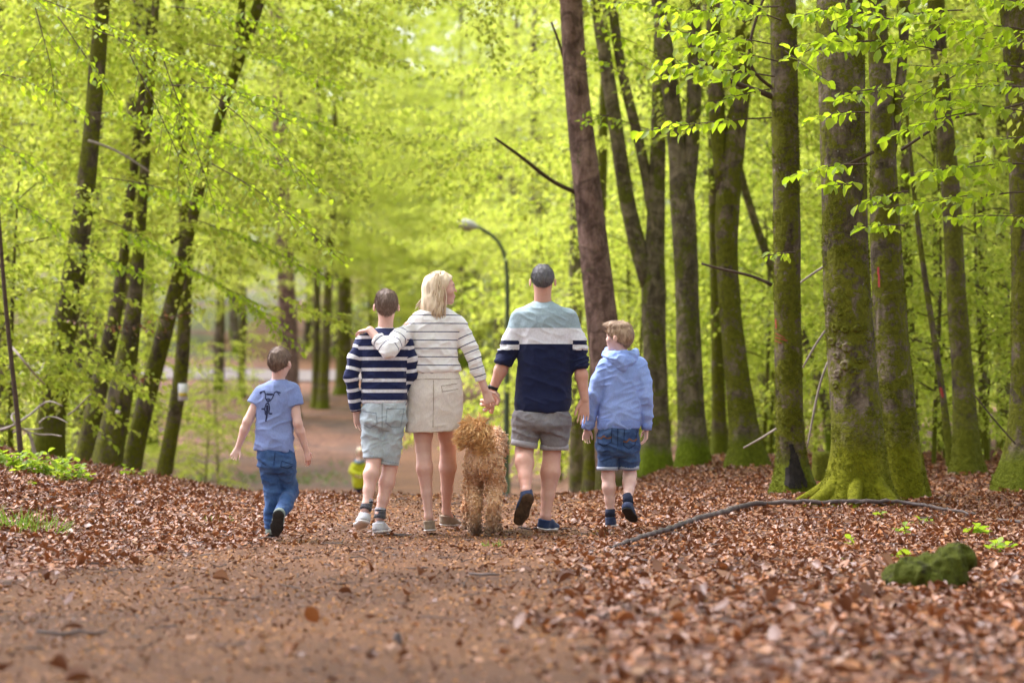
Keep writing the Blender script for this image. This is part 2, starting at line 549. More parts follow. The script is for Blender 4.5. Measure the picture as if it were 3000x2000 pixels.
lit = link('leaf_litter', mk_mesh('leaf_litter', V, fs, (M['dry_leaf'],), smooth=False))
tag(lit, 'carpet of fallen brown beech leaves covering the forest floor', None, None, 'stuff')
# the largest fallen leaves one by one
protos = []
for k in range(8):
    V, fs = leaf_cloud(np.zeros((1, 3)), np.array([[1.0, 0, 0]]), np.array([[0, 0, 1.0]]), np.array([0.085]), np.array([0.055]), 'near', rng.uniform(-0.5, 0.7), rng.uniform(-0.35, 0.35))
    protos.append(mk_mesh('fallen_leaf', V, fs, (M['dry_leaf'],)))
k = 0
while k < 260:
    yy = rng.uniform(7.4, 13.0); xx = rng.uniform(-0.2 * yy, 0.212 * yy)
    ins1, dd = in_path(np.array([xx]), np.array([yy]))
    if ins1[0] and rng.uniform() > 0.10: continue
    o = link('fallen_leaf', protos[k % 8], ground, (xx, yy, tz(xx, yy) + 0.026))
    o.rotation_euler = (rng.normal(0, 0.35), rng.normal(0, 0.35), rng.uniform(0, 6.28))
    s = rng.uniform(0.8, 1.15); o.scale = (s, s, s)
    k += 1
# crumbs on the path
x, y = litter_points(120000, 6.3, 26)
ins, dist = in_path(x, y)
keep = ins | (rng.uniform(0, 1, len(x)) < 0.15)
x, y = x[keep], y[keep]; n = len(x)
ang = rng.uniform(0, 2 * pi, n)
nor = nrm(np.concatenate([rng.normal(0, 0.5, (n, 2)), np.ones((n, 1))], 1))
ln = rng.uniform(0.008, 0.032, n)
V, fs = leaf_cloud(np.stack([x, y, terrain(x, y) + rng.uniform(0.002, 0.012, n)], 1), np.stack([np.cos(ang), np.sin(ang), rng.normal(0, 0.3, n)], 1), nor, ln, ln * 0.6, 'far', rng.normal(0, 0.4, n))
cr = link('leaf_crumbs', mk_mesh('leaf_crumbs', V, fs, (M['crumb'],), smooth=False))
tag(cr, 'small orange leaf and bark crumbs scattered over the path', None, None, 'stuff')

# ------------------------------------------------------------------ trees
class Foliage:
    def __init__(self, seed):
        self.r = np.random.default_rng(seed)
        self.P, self.D, self.N, self.tw = [], [], [], Bag()
    def twig_leaves(self, P, side, spacing, droop):
        """leaves alternate along the polyline P"""
        r = self.r
        seg = np.linalg.norm(np.diff(P, axis=0), axis=1)
        s = np.concatenate([[0], np.cumsum(seg)])
        m = max(2, int(s[-1] / spacing))
        t = np.linspace(0.12, 1.0, m) * s[-1]
        pos = np.stack([np.interp(t, s, P[:, k]) for k in range(3)], 1)
        T = nrm(P[-1] - P[0])
        sd = np.where(np.arange(m) % 2 == 0, 1.0, -1.0)[:, None]
        d = T * 0.55 + side * sd * r.uniform(0.4, 1.0, (m, 1)) + np.array((0, 0, -1.0)) * r.uniform(0.05, droop, (m, 1)) + r.normal(0, 0.22, (m, 3))
        nn = np.array((0, 0, 1.0)) + side * sd * r.uniform(-0.1, 0.5, (m, 1)) + r.normal(0, 0.38, (m, 3))
        self.P.append(pos); self.D.append(d); self.N.append(nn)
    def spray(self, p0, d, L, droop=0.25, spacing=0.05, leaf_droop=0.8, twig_r=0.004, side_n=None, wood=True):
        r = self.r
        d = nrm(d)
        t = np.linspace(0, 1, 7)[:, None]
        P = p0 + d * L * t + np.array((0, 0, -1.0)) * droop * L * t ** 2 + np.cumsum(r.normal(0, 0.012 * L, (7, 3)), 0) * t
        side = nrm(np.cross(d, (0, 0, 1.0)) + np.array((0, 0, r.normal(0, 0.15))))
        if wood:
            self.tw.add(*tube(P, np.linspace(twig_r, twig_r * 0.35, 7), 4, False))
        self.twig_leaves(P[2:], side, spacing, leaf_droop)
        m = side_n or max(3, int(L / 0.14))
        for k in range(m):
            f = 0.12 + 0.8 * (k + r.uniform(0, 0.6)) / m
            q = np.array([np.interp(f, t[:, 0], P[:, c]) for c in range(3)])
            sg = 1 if k % 2 == 0 else -1
            l = L * (0.42 * (1 - 0.62 * f)) * r.uniform(0.7, 1.2)
            dd = nrm(d * 0.75 + side * sg * 0.75 + np.array((0, 0, r.normal(-0.05, 0.12))))
            tt = np.linspace(0, 1, 4)[:, None]
            Q = q + dd * l * tt + np.array((0, 0, -1.0)) * droop * 0.8 * l * tt ** 2
            if wood:
                self.tw.add(*tube(Q, np.linspace(twig_r * 0.55, twig_r * 0.25, 4), 3, False))
            self.twig_leaves(Q, nrm(np.cross(dd, (0, 0, 1.0))), spacing, leaf_droop)
    def arrays(self):
        return np.concatenate(self.P), nrm(np.concatenate(self.D)), nrm(np.concatenate(self.N))

def trunk_mesh(pts, rad, seed, sides=20, flare=0.7, step=0.22, rough=0.05, flare_h=0.28):
    P, R = resample(pts, rad, step)
    a = np.arange(sides) * 2 * pi / sides
    h = P[:, 2] - P[0, 2] - 0.2
    ph = (seed * 1.7) % 6.28
    lob = []
    for k in range(len(P)):
        nz = vnoise(np.stack([np.cos(a) * 1.3 + seed, np.sin(a) * 1.3, np.full(sides, P[k, 2] * 1.1)], 1), seed)
        nz2 = vnoise(np.stack([np.cos(a) * 4 + seed, np.sin(a) * 4, np.full(sides, P[k, 2] * 3.5)], 1), seed + 1)
        e = math.exp(-max(h[k], 0) / flare_h)
        lob.append(1 + rough * nz + rough * 0.5 * nz2 + flare * e * (0.55 + 0.45 * np.cos(4 * a + ph) * np.cos(a * 1.5 + ph * 0.5)))
    return tube(P, R, sides, True, lob)

def add_limb(bag, p0, d, L, r0, seed, rise=0.25, droop=0.35, sides=6):
    r = np.random.default_rng(seed)
    t = np.linspace(0, 1, 8)[:, None]
    P = p0 + nrm(d) * L * t + np.array((0, 0, 1.0)) * (rise * L * t - droop * L * t ** 2) + np.cumsum(r.normal(0, 0.02 * L, (8, 3)), 0) * t
    bag.add(*tube(P, np.linspace(r0, r0 * 0.22, 8), sides, False))
    return P

def make_crown(seed, h0, h1, n_limbs, lmin, lmax, leaf=0.065, spacing=0.062, wood_bag=None, sprays=13, side_mul=3.0):
    f = Foliage(seed)
    r = f.r
    wood = wood_bag or Bag()
    for k in range(n_limbs):
        hgt = h0 + (h1 - h0) * ((k + r.uniform(0, 1)) / n_limbs)
        az = k * 2.4 + r.normal(0, 0.5)
        L = r.uniform(lmin, lmax) * (1.0 - 0.45 * max(0, (hgt - h0) / (h1 - h0) - 0.3))
        d = np.array((math.cos(az), math.sin(az), 0.0))
        P = add_limb(wood, np.array((0, 0, hgt)), d, L, 0.007 + 0.0045 * L, int(r.integers(1e6)), r.uniform(0.15, 0.75), r.uniform(0.2, 0.6))
        for s in range(sprays):
            u = 0.22 + 0.78 * (s + r.uniform(0, 0.8)) / sprays
            q = np.array([np.interp(u * 7, np.arange(8), P[:, c]) for c in range(3)])
            sd = np.array((-d[1], d[0], 0)) * (1 if s % 2 else -1)
            dd = d * r.uniform(0.1, 0.9) + sd * r.uniform(0.3, 1.0) + np.array((0, 0, r.normal(0.0, 0.3)))
            if s == sprays - 1: dd = d
            f.spray(q, dd, r.uniform(0.75, 1.35) * (0.6 + 0.14 * L), r.uniform(0.15, 0.45), spacing, 0.9, 0.006, max(6, int(L * side_mul)), wood=False)
    P, D, Nn = f.arrays()
    n = len(P)
    ln = r.uniform(0.75, 1.2, n) * leaf
    V, fs = leaf_cloud(P, D, Nn, ln, ln * 0.68, 'far', r.normal(0.2, 0.15, n))
    return V, fs, wood, n

# shared crowns of the wood beyond
CROWNS = []
nl = 0
for k, (h0, h1, nlm, a, b) in enumerate([(3.6, 15, 26, 2.4, 4.2), (3.0, 12, 26, 2.2, 3.8), (4.0, 17, 28, 2.6, 4.6), (3.4, 13, 24, 2.6, 4.4), (4.6, 16, 24, 2.5, 4.2)]):
    V, fs, wood, n = make_crown(100 + k, h0, h1, nlm, a, b, 0.085, 0.06)
    nl += n
    tr = np.array([(0, 0, -0.6), (0.02, 0, 0.6), (0.1 * math.sin(k), 0.08, 3), (0.2 * math.cos(k), 0.1, 7), (0.1, 0.2 * math.sin(k * 2), 12), (0, 0, h1 + 1.5)])
    wood.add(*trunk_mesh(tr, np.array((0.21, 0.19, 0.165, 0.13, 0.08, 0.02)), 40 + k, 14, 0.5, 0.5))
    Vw, fw = wood.get()
    CROWNS.append((mk_mesh('crown', V, fs, (M['beech_leaf'],), smooth=False), mk_mesh('trunk', Vw, fw, (M['bark_far'],)), (V, fs)))
SAPS = []
for k, (h0, h1, nlm, a, b) in enumerate([(0.5, 3.6, 16, 0.7, 1.5), (0.8, 4.6, 18, 0.8, 1.7), (0.3, 2.4, 12, 0.6, 1.2)]):
    V, fs, wood, n = make_crown(200 + k, h0, h1, nlm, a, b, 0.07, 0.05, sprays=8)
    nl += n
    tr = np.array([(0, 0, -0.3), (0.0, 0, h0), (0.12, 0.05, h1 * 0.6), (0.05, 0.1, h1 + 0.3)])
    P, R = resample(tr, (0.03, 0.026, 0.018, 0.006), 0.3)
    wood.add(*tube(P, R, 7))
    Vw, fw = wood.get()
    SAPS.append((mk_mesh('crown', V, fs, (M['beech_leaf'],), smooth=False), mk_mesh('trunk', Vw, fw, (M['bark_dark'],)), (V, fs)))
print('proto leaves', nl)

def place_tree(proto, x, y, rz, s, label, group, name='beech_tree', cat='tree', trunk_mat=None, zoff=0.0, sxy=None):
    root = thing(name, label, cat, (x, y, tz(x, y) + zoff), group)
    root.rotation_euler = (0, 0, rz)
    root.scale = (sxy or s, sxy or s, s)
    link('trunk', proto[1], root)
    c = link('crown', proto[0], root)
    return root

# far wood, each tree where a trunk or a crown shows
rt = np.random.default_rng(21)
FAR = []
def clear_of(x, y, dmin):
    return all((x - a) ** 2 + (y - b) ** 2 > dmin * dmin for a, b in FAR)
def corridor(y):
    xl, xr = path_edges(np.array([y])); return xl[0], xr[0]
tries = 0
while len(FAR) < 74 and tries < 6000:
    tries += 1
    y = math.sqrt(rt.uniform(38 ** 2, 165 ** 2)) if len(FAR) > 26 else rt.uniform(34, 70)
    x = rt.uniform(-1, 1) * (0.22 * y + 2.5)
    xl, xr = corridor(min(y, 118))
    if y < 96 and xl - 2.2 < x < xr + 2.0: continue
    if -9 < x - (-18) < 14 and 96 < y < 112: continue
    if x < -2 and y < 46 and x > -0.16 * y and rt.uniform() < 0.5: continue
    if y < 42 or not clear_of(x, y, 3.4 if y < 70 else 4.5): continue
    if abs(x - (-5.9)) < 1.2 and 55 < y < 66: continue
    if y < 50 and -0.10 * y - 1.5 < x < 3.5: continue
    if y < 66 and -0.145 * y < x < 0: continue
    if y < 92 and -0.135 * y < x < -0.045 * y: continue
    FAR.append((x, y))
for (px, d) in ((1180, 122), (1260, 118), (1330, 127), (1400, 116), (1465, 101), (1520, 92), (1565, 109), (1090, 128), (1000, 124), (900, 122), (1230, 138), (1360, 140)):
    FAR.append(((px - 1500) * d / F_PX, d))
SEGM = [(150, 'at the left edge'), (480, 'behind the slanting trunks'), (700, 'behind the notice tree'), (900, 'above the left boy'), (1080, 'left of the striped-jumper boy'), (1250, 'above the striped-jumper boy'), (1400, 'above the woman'), (1560, 'beside the lamp post'), (1700, 'above the man'), (1880, 'behind the pine'), (2060, 'behind the forked beeches'), (2250, 'behind the bent beech'), (2420, 'behind the red-marked beech'), (2700, 'behind the thickest beech'), (9999, 'behind the right-edge trunks')]
ORD = ['first', 'second', 'third', 'fourth', 'fifth', 'sixth', 'seventh', 'eighth', 'ninth', 'tenth', 'eleventh', 'twelfth', 'thirteenth']
def by_segment(pts, what):
    """a label for each: where it shows and how deep it stands there"""
    seg = [next(n for lim, n in SEGM if 1500 + x / y * F_PX < lim) for x, y in pts]
    out = [None] * len(pts)
    for name in set(seg):
        idx = sorted([i for i in range(len(pts)) if seg[i] == name], key=lambda i: pts[i][1])
        for r_, i in enumerate(idx):
            out[i] = f'{what} {name}' + (f', {ORD[r_]} away from the camera' if len(idx) > 1 else '')
    return out
for k, ((x, y), lab) in enumerate(zip(FAR, by_segment(FAR, 'out-of-focus spring-green beech'))):
    place_tree(CROWNS[int(rt.integers(5))], x, y, rt.uniform(0, 6.28), rt.uniform(0.9, 1.25), lab, 'out-of-focus beeches of the wood beyond')
# young beeches filling the gaps at eye height
SP = []
tries = 0
while len(SP) < 30 and tries < 4000:
    tries += 1
    y = rt.uniform(25, 66) if len(SP) < 26 else rt.uniform(66, 110)
    x = rt.uniform(-1, 1) * (0.22 * y + 1)
    xl, xr = corridor(y)
    if xl - 2.6 < x < xr + 2.2: continue
    if x > 0 and y < 27: continue
    if x < 0 and -0.165 * y < x: continue
    if any((x - a) ** 2 + (y - b) ** 2 < 2.2 ** 2 for a, b in SP): continue
    SP.append((x, y))
for k, ((x, y), lab) in enumerate(zip(SP, by_segment(SP, 'blurred young understorey beech'))):
    place_tree(SAPS[int(rt.integers(3))], x, y, rt.uniform(0, 6.28), rt.uniform(0.8, 1.4), lab, 'blurred young beeches of the understorey', 'beech_sapling', 'sapling')
# the far-off wood on the hill, one mass of leaves
nc = 6400
cy = rt.uniform(118, 190, nc); cx = rt.uniform(-1, 1, nc) * (0.24 * cy + 4)
g0 = terrain(cx, cy)
cz = g0 + rt.uniform(0.2, 1.0, nc) * 30
ok = ~((np.abs(cx + 15) < 15) & (cz < g0 + 3) & (cy < 140))
C = np.stack([cx, cy, cz], 1)[ok]
m = 27
az = rt.uniform(0, 2 * pi, len(C))
du = np.stack([np.cos(az), np.sin(az), rt.normal(-0.1, 0.25, len(C))], 1); dv = np.stack([-np.sin(az), np.cos(az), 0 * az], 1)
a_, b_ = rt.uniform(-1.5, 1.5, (len(C), m, 1)), rt.normal(0, 0.5, (len(C), m, 1))
P = (C[:, None] + du[:, None] * a_ + dv[:, None] * b_ - np.array((0, 0, 0.12)) * (a_ ** 2 + b_ ** 2) + rt.normal(0, 0.08, (len(C), m, 3))).reshape(-1, 3)
n = len(P)
D = rt.normal(0, 0.8, (n, 3)) + np.array((0, 0, -0.5)); Nn = rt.normal(0, 0.5, (n, 3)) + np.array((0, 0, 1.0))
ln = rt.uniform(0.26, 0.43, n)
V, fs = leaf_cloud(P, D, Nn, ln, ln * 0.7, 'far', rt.normal(0.2, 0.15, n))
fw = link('far_foliage', mk_mesh('far_foliage', V, fs, (M['beech_leaf'],), smooth=False))
tag(fw, 'bright green mass of far-off beech wood on the hill', None, None, 'stuff')
# ------------------------------------------------------------------ the trees one can tell apart
def G(px, py):
    """where the line of sight meets the ground"""
    lo = 5.0
    d = 5.0
    while d < 140:
        p = W(px, py, d)
        if p[2] < tz(p[0], p[1]): break
        lo = d; d += 0.15
    a, b = lo, d
    for _ in range(18):
        m = (a + b) / 2
        p = W(px, py, m)
        if p[2] < tz(p[0], p[1]): b = m
        else: a = m
    return W(px, py, b)

def px_line(pts, d):
    P = np.array([W(p[0], p[1], d) for p in pts]); R = np.array([p[2] * 0.5 * d / F_PX for p in pts])
    return P, R

def named_tree(label, pts, d, mat, seed, stems=(), crown=None, top=11.0, flare=0.7, name='beech_tree', cscale=1.0, crz=0.0, sides=20, step=0.22, flare_h=0.28, rough=0.05):
    """pts from the foot up: (px, py, width px)"""
    P, R = px_line(pts, d)
    x0, y0 = P[0][0], P[0][1]
    base = np.array((x0, y0, tz(x0, y0)))
    if P[0][2] > base[2] - 0.15:
        P = np.vstack([[x0, y0, base[2] - 0.2], P]); R = np.concatenate([[R[0] * 1.05], R])
    if top:
        dr = nrm(P[-1] - P[-3]); dr = nrm(dr * np.array((0.6, 0.6, 1)))
        L = max(1.5, top - P[-1][2])
        P = np.vstack([P, P[-1] + dr * L * 0.5, P[-1] + dr * L]); R = np.concatenate([R, [R[-1] * 0.7, R[-1] * 0.25]])
    root = thing(name, label, 'tree', base)
    V, fs = trunk_mesh(P, R, seed, sides, flare, step, rough, flare_h)
    tr = part(root, 'trunk', V, fs, mat)
    for st in stems:
        Ps, Rs = px_line(st, d)
        dr = nrm(nrm(Ps[-1] - Ps[-2]) * np.array((0.7, 0.7, 1)))
        Ps = np.vstack([Ps, Ps[-1] + dr * 2.5, Ps[-1] + dr * 5]); Rs = np.concatenate([Rs, [Rs[-1] * 0.7, Rs[-1] * 0.3]])
        Vs, fss = trunk_mesh(Ps, Rs, seed + 3, 14, 0.0, 0.25, 0.05)
        part(root, 'stem', Vs, fss, mat)
    if crown is not None:
        c = link('crown', CROWNS[crown][0], root)
        c.rotation_euler = (0, 0, crz); c.scale = (cscale,) * 3
    root['_v'] = 0
    del root['_v']
    return root, (V, fs)

def branch(root, pts, d, mat, name='branch', sides=6, dd=None):
    P = np.array([W(p[0], p[1], d + (dd[k] if dd else 0)) for k, p in enumerate(pts)]); R = np.array([p[2] * 0.5 * d / F_PX for p in pts])
    P, R = resample(P, R, 0.06)
    V, fs = tube(P, R, sides)
    return part(root, name, V, fs, mat)

T = {}
T['L1'] = named_tree('tall dark-barked beech leaning right near the photo\'s left side', [(135, 1340, 92), (150, 1200, 80), (190, 950, 72), (235, 700, 62), (268, 400, 50), (300, 0, 46), (306, -80, 45)], 27, M['bark_dark'], 1, crown=4, crz=1.0)
T['L2'] = named_tree('dark beech stem behind the leaning beech, half hidden in leaves', [(345, 1425, 54), (368, 1000, 46), (385, 700, 42), (385, 500, 40), (395, 250, 42), (405, 0, 46), (408, -60, 44)], 38, M['bark_dark'], 2, stems=[[(398, 130, 34), (450, 40, 30), (475, -60, 28)]], crown=0, crz=2.0)
T['L3a'] = named_tree('short-looking mossy trunk, leftmost of the slanting group behind the bank', [(235, 1425, 66), (268, 1230, 60), (310, 1050, 50), (345, 900, 40), (360, 780, 30)], 30.5, M['bark_dark'], 3, crown=1, crz=0.4, top=9)
T['L3b'] = named_tree('thick mossy trunk in the middle of the slanting group behind the bank', [(292, 1430, 92), (335, 1250, 80), (368, 1080, 66), (392, 930, 50), (410, 700, 32)], 29.5, M['bark_dark'], 4, crown=3, crz=2.4, top=9)
T['L3c'] = named_tree('slim mossy beech slanting strongly right up to a forked top', [(370, 1430, 60), (415, 1220, 54), (472, 1010, 50), (515, 850, 44), (556, 660, 36), (590, 540, 30), (630, 380, 28), (700, 170, 36), (765, 0, 34), (790, -80, 32)], 31, M['bark_mossy'], 5, stems=[[(690, 195, 26), (705, 90, 24), (715, -60, 22)]], crown=2, crz=0.9)
T['L4'] = named_tree('slender mossy beech carrying the white and yellow notice', [(468, 1430, 46), (505, 1260, 42), (533, 1100, 42), (541, 950, 40), (545, 780, 38), (540, 600, 36), (530, 300, 32), (525, -40, 30)], 33, M['bark_mossy'], 6, crown=0, crz=3.0)
T['L5'] = named_tree('broad brown trunk in the distance right above the left boy', [(850, 1225, 62), (846, 1000, 54), (838, 800, 50), (826, 560, 46), (812, 150, 42), (808, -50, 40)], G(850, 1222)[1], M['bark_pine'], 7, crown=1, top=20, crz=1.4, cscale=1.5)
T['L6a'] = named_tree('thin far trunk, left one of a pair between the two boys', [(925, 1190, 26), (928, 900, 22), (932, 600, 20)], G(925, 1195)[1], M['bark_dark'], 8, crown=3, crz=2, cscale=1.3, top=14, sides=10)
T['L6b'] = named_tree('thin far trunk, right one of a pair between the two boys', [(945, 1192, 34), (957, 950, 28), (966, 700, 26), (975, 560, 22)], G(945, 1197)[1], M['bark_mossy'], 9, crown=0, cscale=1.4, top=14, sides=10)
T['L7'] = named_tree('far mossy trunk just left of the striped-sweater boy', [(1005, 1150, 46), (1010, 900, 42), (1008, 600, 36)], G(1005, 1155)[1], M['bark_mossy'], 10, crown=1, cscale=1.5, top=15)
T['L8'] = named_tree('thin black curved stem at the very left edge of the photo', [(66, 1345, 17), (55, 1230, 15), (30, 1040, 14), (14, 880, 13), (2, 720, 12), (-10, 560, 10)], 22.5, M['twig'], 11, top=4.5, flare=0.2, sides=8, name='beech_sapling')
T['L9'] = named_tree('far thin trunk above the left boy\'s outstretched arm', [(706, 1160, 24), (712, 950, 21), (716, 700, 18)], G(706, 1165)[1], M['bark_mossy'], 12, crown=1, top=9, sides=10)
T['P1'] = named_tree('tall straight reddish-brown pine trunk behind the man and the hooded boy', [(1802, 1425, 106), (1790, 1250, 98), (1766, 950, 92), (1742, 760, 88), (1718, 520, 80), (1690, 300, 72), (1672, 0, 66), (1668, -60, 65)], 25, M['bark_pine'], 13, top=13, name='pine_tree', flare=0.35, rough=0.03)
T['P2'] = named_tree('grey trunk foot seen between the man\'s leg and the hooded boy', [(1690, 1450, 46), (1690, 1250, 42), (1684, 900, 40), (1690, 500, 36), (1695, 0, 34)], 40, M['bark_grey'], 14, top=12)
T['P3'] = named_tree('mossy yellow-green stem just left of the hooded boy\'s shorts', [(1726, 1440, 44), (1738, 1200, 40), (1752, 900, 36)], 36, M['bark_mossy'], 15, top=10)
T['A'] = named_tree('grey beech splitting into three slim stems right of the pine', [(1920, 1425, 88), (1922, 1200, 74), (1918, 1000, 68), (1912, 850, 74), (1917, 760, 60), (1921, 631, 54), (1927, 459, 48), (1930, 321, 44), (1934, 100, 38), (1936, -40, 36)], 30, M['bark_grey'], 16,
    stems=[[(1908, 850, 54), (1880, 770, 52), (1852, 688, 50), (1824, 516, 46), (1800, 344, 42), (1772, 172, 40), (1749, 0, 38), (1738, -60, 36)], [(1912, 640, 30), (1888, 459, 32), (1836, 287, 30), (1806, 143, 28), (1790, -20, 26)]], crown=0, crz=0.3)
T['B'] = named_tree('mossy beech with a V-shaped fork, fourth trunk behind the hooded boy', [(2032, 1400, 88), (2024, 1200, 76), (2014, 900, 70), (2008, 700, 70), (2004, 590, 74), (1985, 450, 52), (1966, 280, 50), (1940, 80, 48), (1925, -40, 46)], 27, M['bark_grey'], 17,
    stems=[[(2008, 610, 44), (2022, 500, 46), (2034, 344, 44), (2036, 150, 42), (2034, -40, 40)]], crown=4, crz=0.8)
T['C'] = named_tree('mossy beech curving and forking, its foot bent to the right', [(2200, 1375, 110), (2185, 1280, 84), (2163, 1120, 72), (2140, 950, 66), (2126, 750, 64), (2126, 600, 72), (2140, 470, 70), (2168, 330, 58), (2180, 180, 54), (2184, 0, 52), (2185, -50, 50)], 26, M['bark_mossy'], 18,
    stems=[[(2122, 560, 50), (2106, 430, 48), (2094, 287, 46), (2090, 100, 44), (2088, -50, 42)]], crown=2, crz=5)
T['C2'] = named_tree('thin grey leaning stem passing behind the tree with red paint', [(2440, 1330, 30), (2425, 1190, 28), (2345, 955, 26), (2262, 800, 25), (2214, 660, 25), (2168, 516, 24), (2140, 380, 20)], 33, M['bark_grey'], 19, top=9, flare=0.2, sides=10)
T['C3'] = named_tree('slim pale stem standing between the forked and the bent beech', [(2108, 1385, 46), (2104, 1100, 40), (2098, 850, 36), (2090, 500, 32)], 33, M['bark_mossy'], 20, crown=3, top=10, sides=12)
T['D'] = named_tree('upright mossy beech with red paint marks and a dark scar at its foot', [(2322, 1428, 104), (2316, 1330, 84), (2314, 1250, 78), (2308, 1000, 80), (2306, 700, 81), (2300, 400, 78), (2295, 100, 76), (2292, -60, 74)], 20.6, M['bark_mossy'], 21, sides=28, step=0.09, flare=0.9, flare_h=0.16)
T['E'] = named_tree('thickest beech, knobbly grey bark and a bright green mossy foot', [(2508, 1482, 176), (2512, 1400, 160), (2516, 1310, 154), (2500, 1100, 148), (2486, 900, 138), (2477, 700, 134), (2468, 400, 134), (2462, 100, 134), (2460, -60, 132)], 19.2, M['bark_bright'], 22, sides=36, step=0.07, flare=0.8, flare_h=0.2)
T['F'] = named_tree('dark mossy beech pressed against the right of the thickest beech', [(2652, 1452, 120), (2640, 1310, 108), (2612, 1000, 100), (2594, 700, 90), (2583, 300, 68), (2568, 50, 57), (2564, -60, 54)], 20.0, M['bark_bright'], 23,
    stems=[[(2604, 480, 34), (2628, 380, 34), (2642, 250, 30), (2652, 100, 27), (2658, -40, 25)]], crown=4, crz=4.0, sides=28, step=0.09)
T['Gt'] = named_tree('mossy trunk among hanging pale leaves, second from the right edge', [(2836, 1400, 92), (2832, 1330, 74), (2820, 1100, 62), (2800, 850, 57), (2790, 600, 55), (2758, 270, 52), (2745, 80, 50), (2738, -60, 48)], 23.5, M['bark_dark'], 24, crown=0, crz=2.6, sides=24, step=0.12)
T['H'] = named_tree('broad mossy trunk cut off by the photo\'s right edge', [(3012, 1400, 165), (3016, 1300, 132), (3020, 1100, 116), (3020, 800, 112), (3012, 500, 112), (3000, 250, 113), (2985, 0, 115), (2982, -60, 114)], 21.2, M['bark_mossy'], 25, crown=4, crz=0.2, sides=28, step=0.1)
T['I1'] = named_tree('thin straight stem immediately right of the dark mossy beech', [(2682, 1375, 38), (2668, 1050, 31), (2656, 700, 28), (2650, 400, 25)], 28, M['bark_mossy'], 26, top=8, flare=0.3, sides=10)
T['I2'] = named_tree('thin dark leaning stem with an orange-red paint mark', [(2790, 1375, 26), (2765, 1170, 20), (2728, 930, 19), (2698, 740, 17), (2680, 600, 14)], 24.5, M['bark_dark'], 27, top=5, flare=0.3, sides=10)
T['I3'] = named_tree('slim trunk behind leaves between the last two big trunks', [(2885, 1370, 34), (2880, 1000, 29), (2876, 600, 26), (2870, 300, 24)], 30, M['bark_dark'], 28, crown=1, top=9, flare=0.3, sides=10)
T['I4'] = named_tree('dim trunk close beside the trunk at the right edge', [(2944, 1370, 46), (2940, 1000, 42), (2936, 600, 38)], 33, M['bark_dark'], 29, crown=3, top=9, flare=0.3, sides=10)
# the tree whose branches hang in from beyond the left edge
T['O'] = named_tree('beech just outside the photo whose leafy branches hang into the upper left', [(-560, 1400, 130), (-555, 1000, 110), (-550, 500, 100), (-545, 0, 90)], 21.5, M['bark_mossy'], 30, top=9)

# bare and dead branches
branch(T['P1'][0], [(1690, 565, 15), (1640, 545, 13), (1590, 512, 12), (1540, 470, 11), (1500, 440, 9), (1450, 405, 7)], 25, M['twig'], 'branch', 6, [0, -.1, -.3, -.5, -.7, -.9])
branch(T['P1'][0], [(1668, 240, 8), (1640, 130, 8), (1615, 65, 7)], 25, M['twig'], 'branch', 5)
branch(T['D'][0], [(2268, 287, 18), (2230, 268, 17), (2180, 255, 14), (2120, 232, 13), (2085, 205, 12), (2055, 175, 8)], 20.6, M['twig'], 'branch', 8, [0, -.05, -.15, -.25, -.3, -.35])
branch(T['D'][0], [(2268, 262, 12), (2230, 235, 11), (2195, 205, 10), (2190, 150, 9), (2212, 60, 9), (2240, -10, 8)], 20.6, M['twig'], 'branch', 6, [0, -.1, -.2, -.25, -.25, -.25])
branch(T['E'][0], [(2425, 1060, 7), (2405, 1105, 7), (2393, 1159, 8), (2378, 1241, 7), (2364, 1312, 5)], 19.6, M['dead_wood'], 'dead_twig', 5)
branch(T['E'][0], [(2440, 940, 7), (2418, 965, 7), (2388, 1006, 7), (2352, 1077, 6)], 19.7, M['dead_wood'], 'dead_twig', 5)
branch(T['E'][0], [(2432, 770, 8), (2400, 785, 8), (2365, 812, 7), (2345, 828, 6)], 19.6, M['dead_wood'], 'dead_twig', 5)
branch(T['D'][0], [(2275, 1255, 7), (2230, 1285, 7), (2178, 1312, 5)], 20.4, M['dead_wood'], 'dead_twig', 5)
branch(T['D'][0], [(2262, 835, 12), (2230, 815, 10), (2180, 800, 9), (2110, 790, 8), (2055, 772, 7)], 20.9, M['twig'], 'branch', 5)
branch(T['F'][0], [(2640, 440, 10), (2700, 400, 9), (2790, 340, 8), (2900, 330, 7), (3010, 300, 6)], 19.6, M['twig'], 'branch', 5)
branch(T['F'][0], [(2560, 445, 11), (2510, 470, 10), (2465, 490, 8)], 19.0, M['twig'], 'branch', 5)
branch(T['L1'][0], [(258, 412, 9), (290, 420, 9), (340, 440, 8), (390, 470, 7), (440, 505, 5)], 26.6, M['dead_wood'], 'dead_branch', 6)
branch(T['L3c'][0], [(560, 660, 16), (530, 690, 14), (500, 712, 12)], 31, M['twig'], 'branch', 5)
branch(T['L5'][0], [(820, 330, 18), (880, 300, 18), (945, 230, 16), (1000, 180, 14)], 60, M['bark_mossy'], 'branch', 6)
branch(T['L5'][0], [(800, 160, 9), (900, 90, 9), (985, 20, 8), (1050, -30, 7)], 40, M['twig'], 'branch', 5) if False else None
branch(T['H'][0], [(2975, 1300, 5), (2930, 1250, 5), (2880, 1190, 5), (2850, 1150, 4)], 20.6, M['twig'], 'dead_twig', 5)

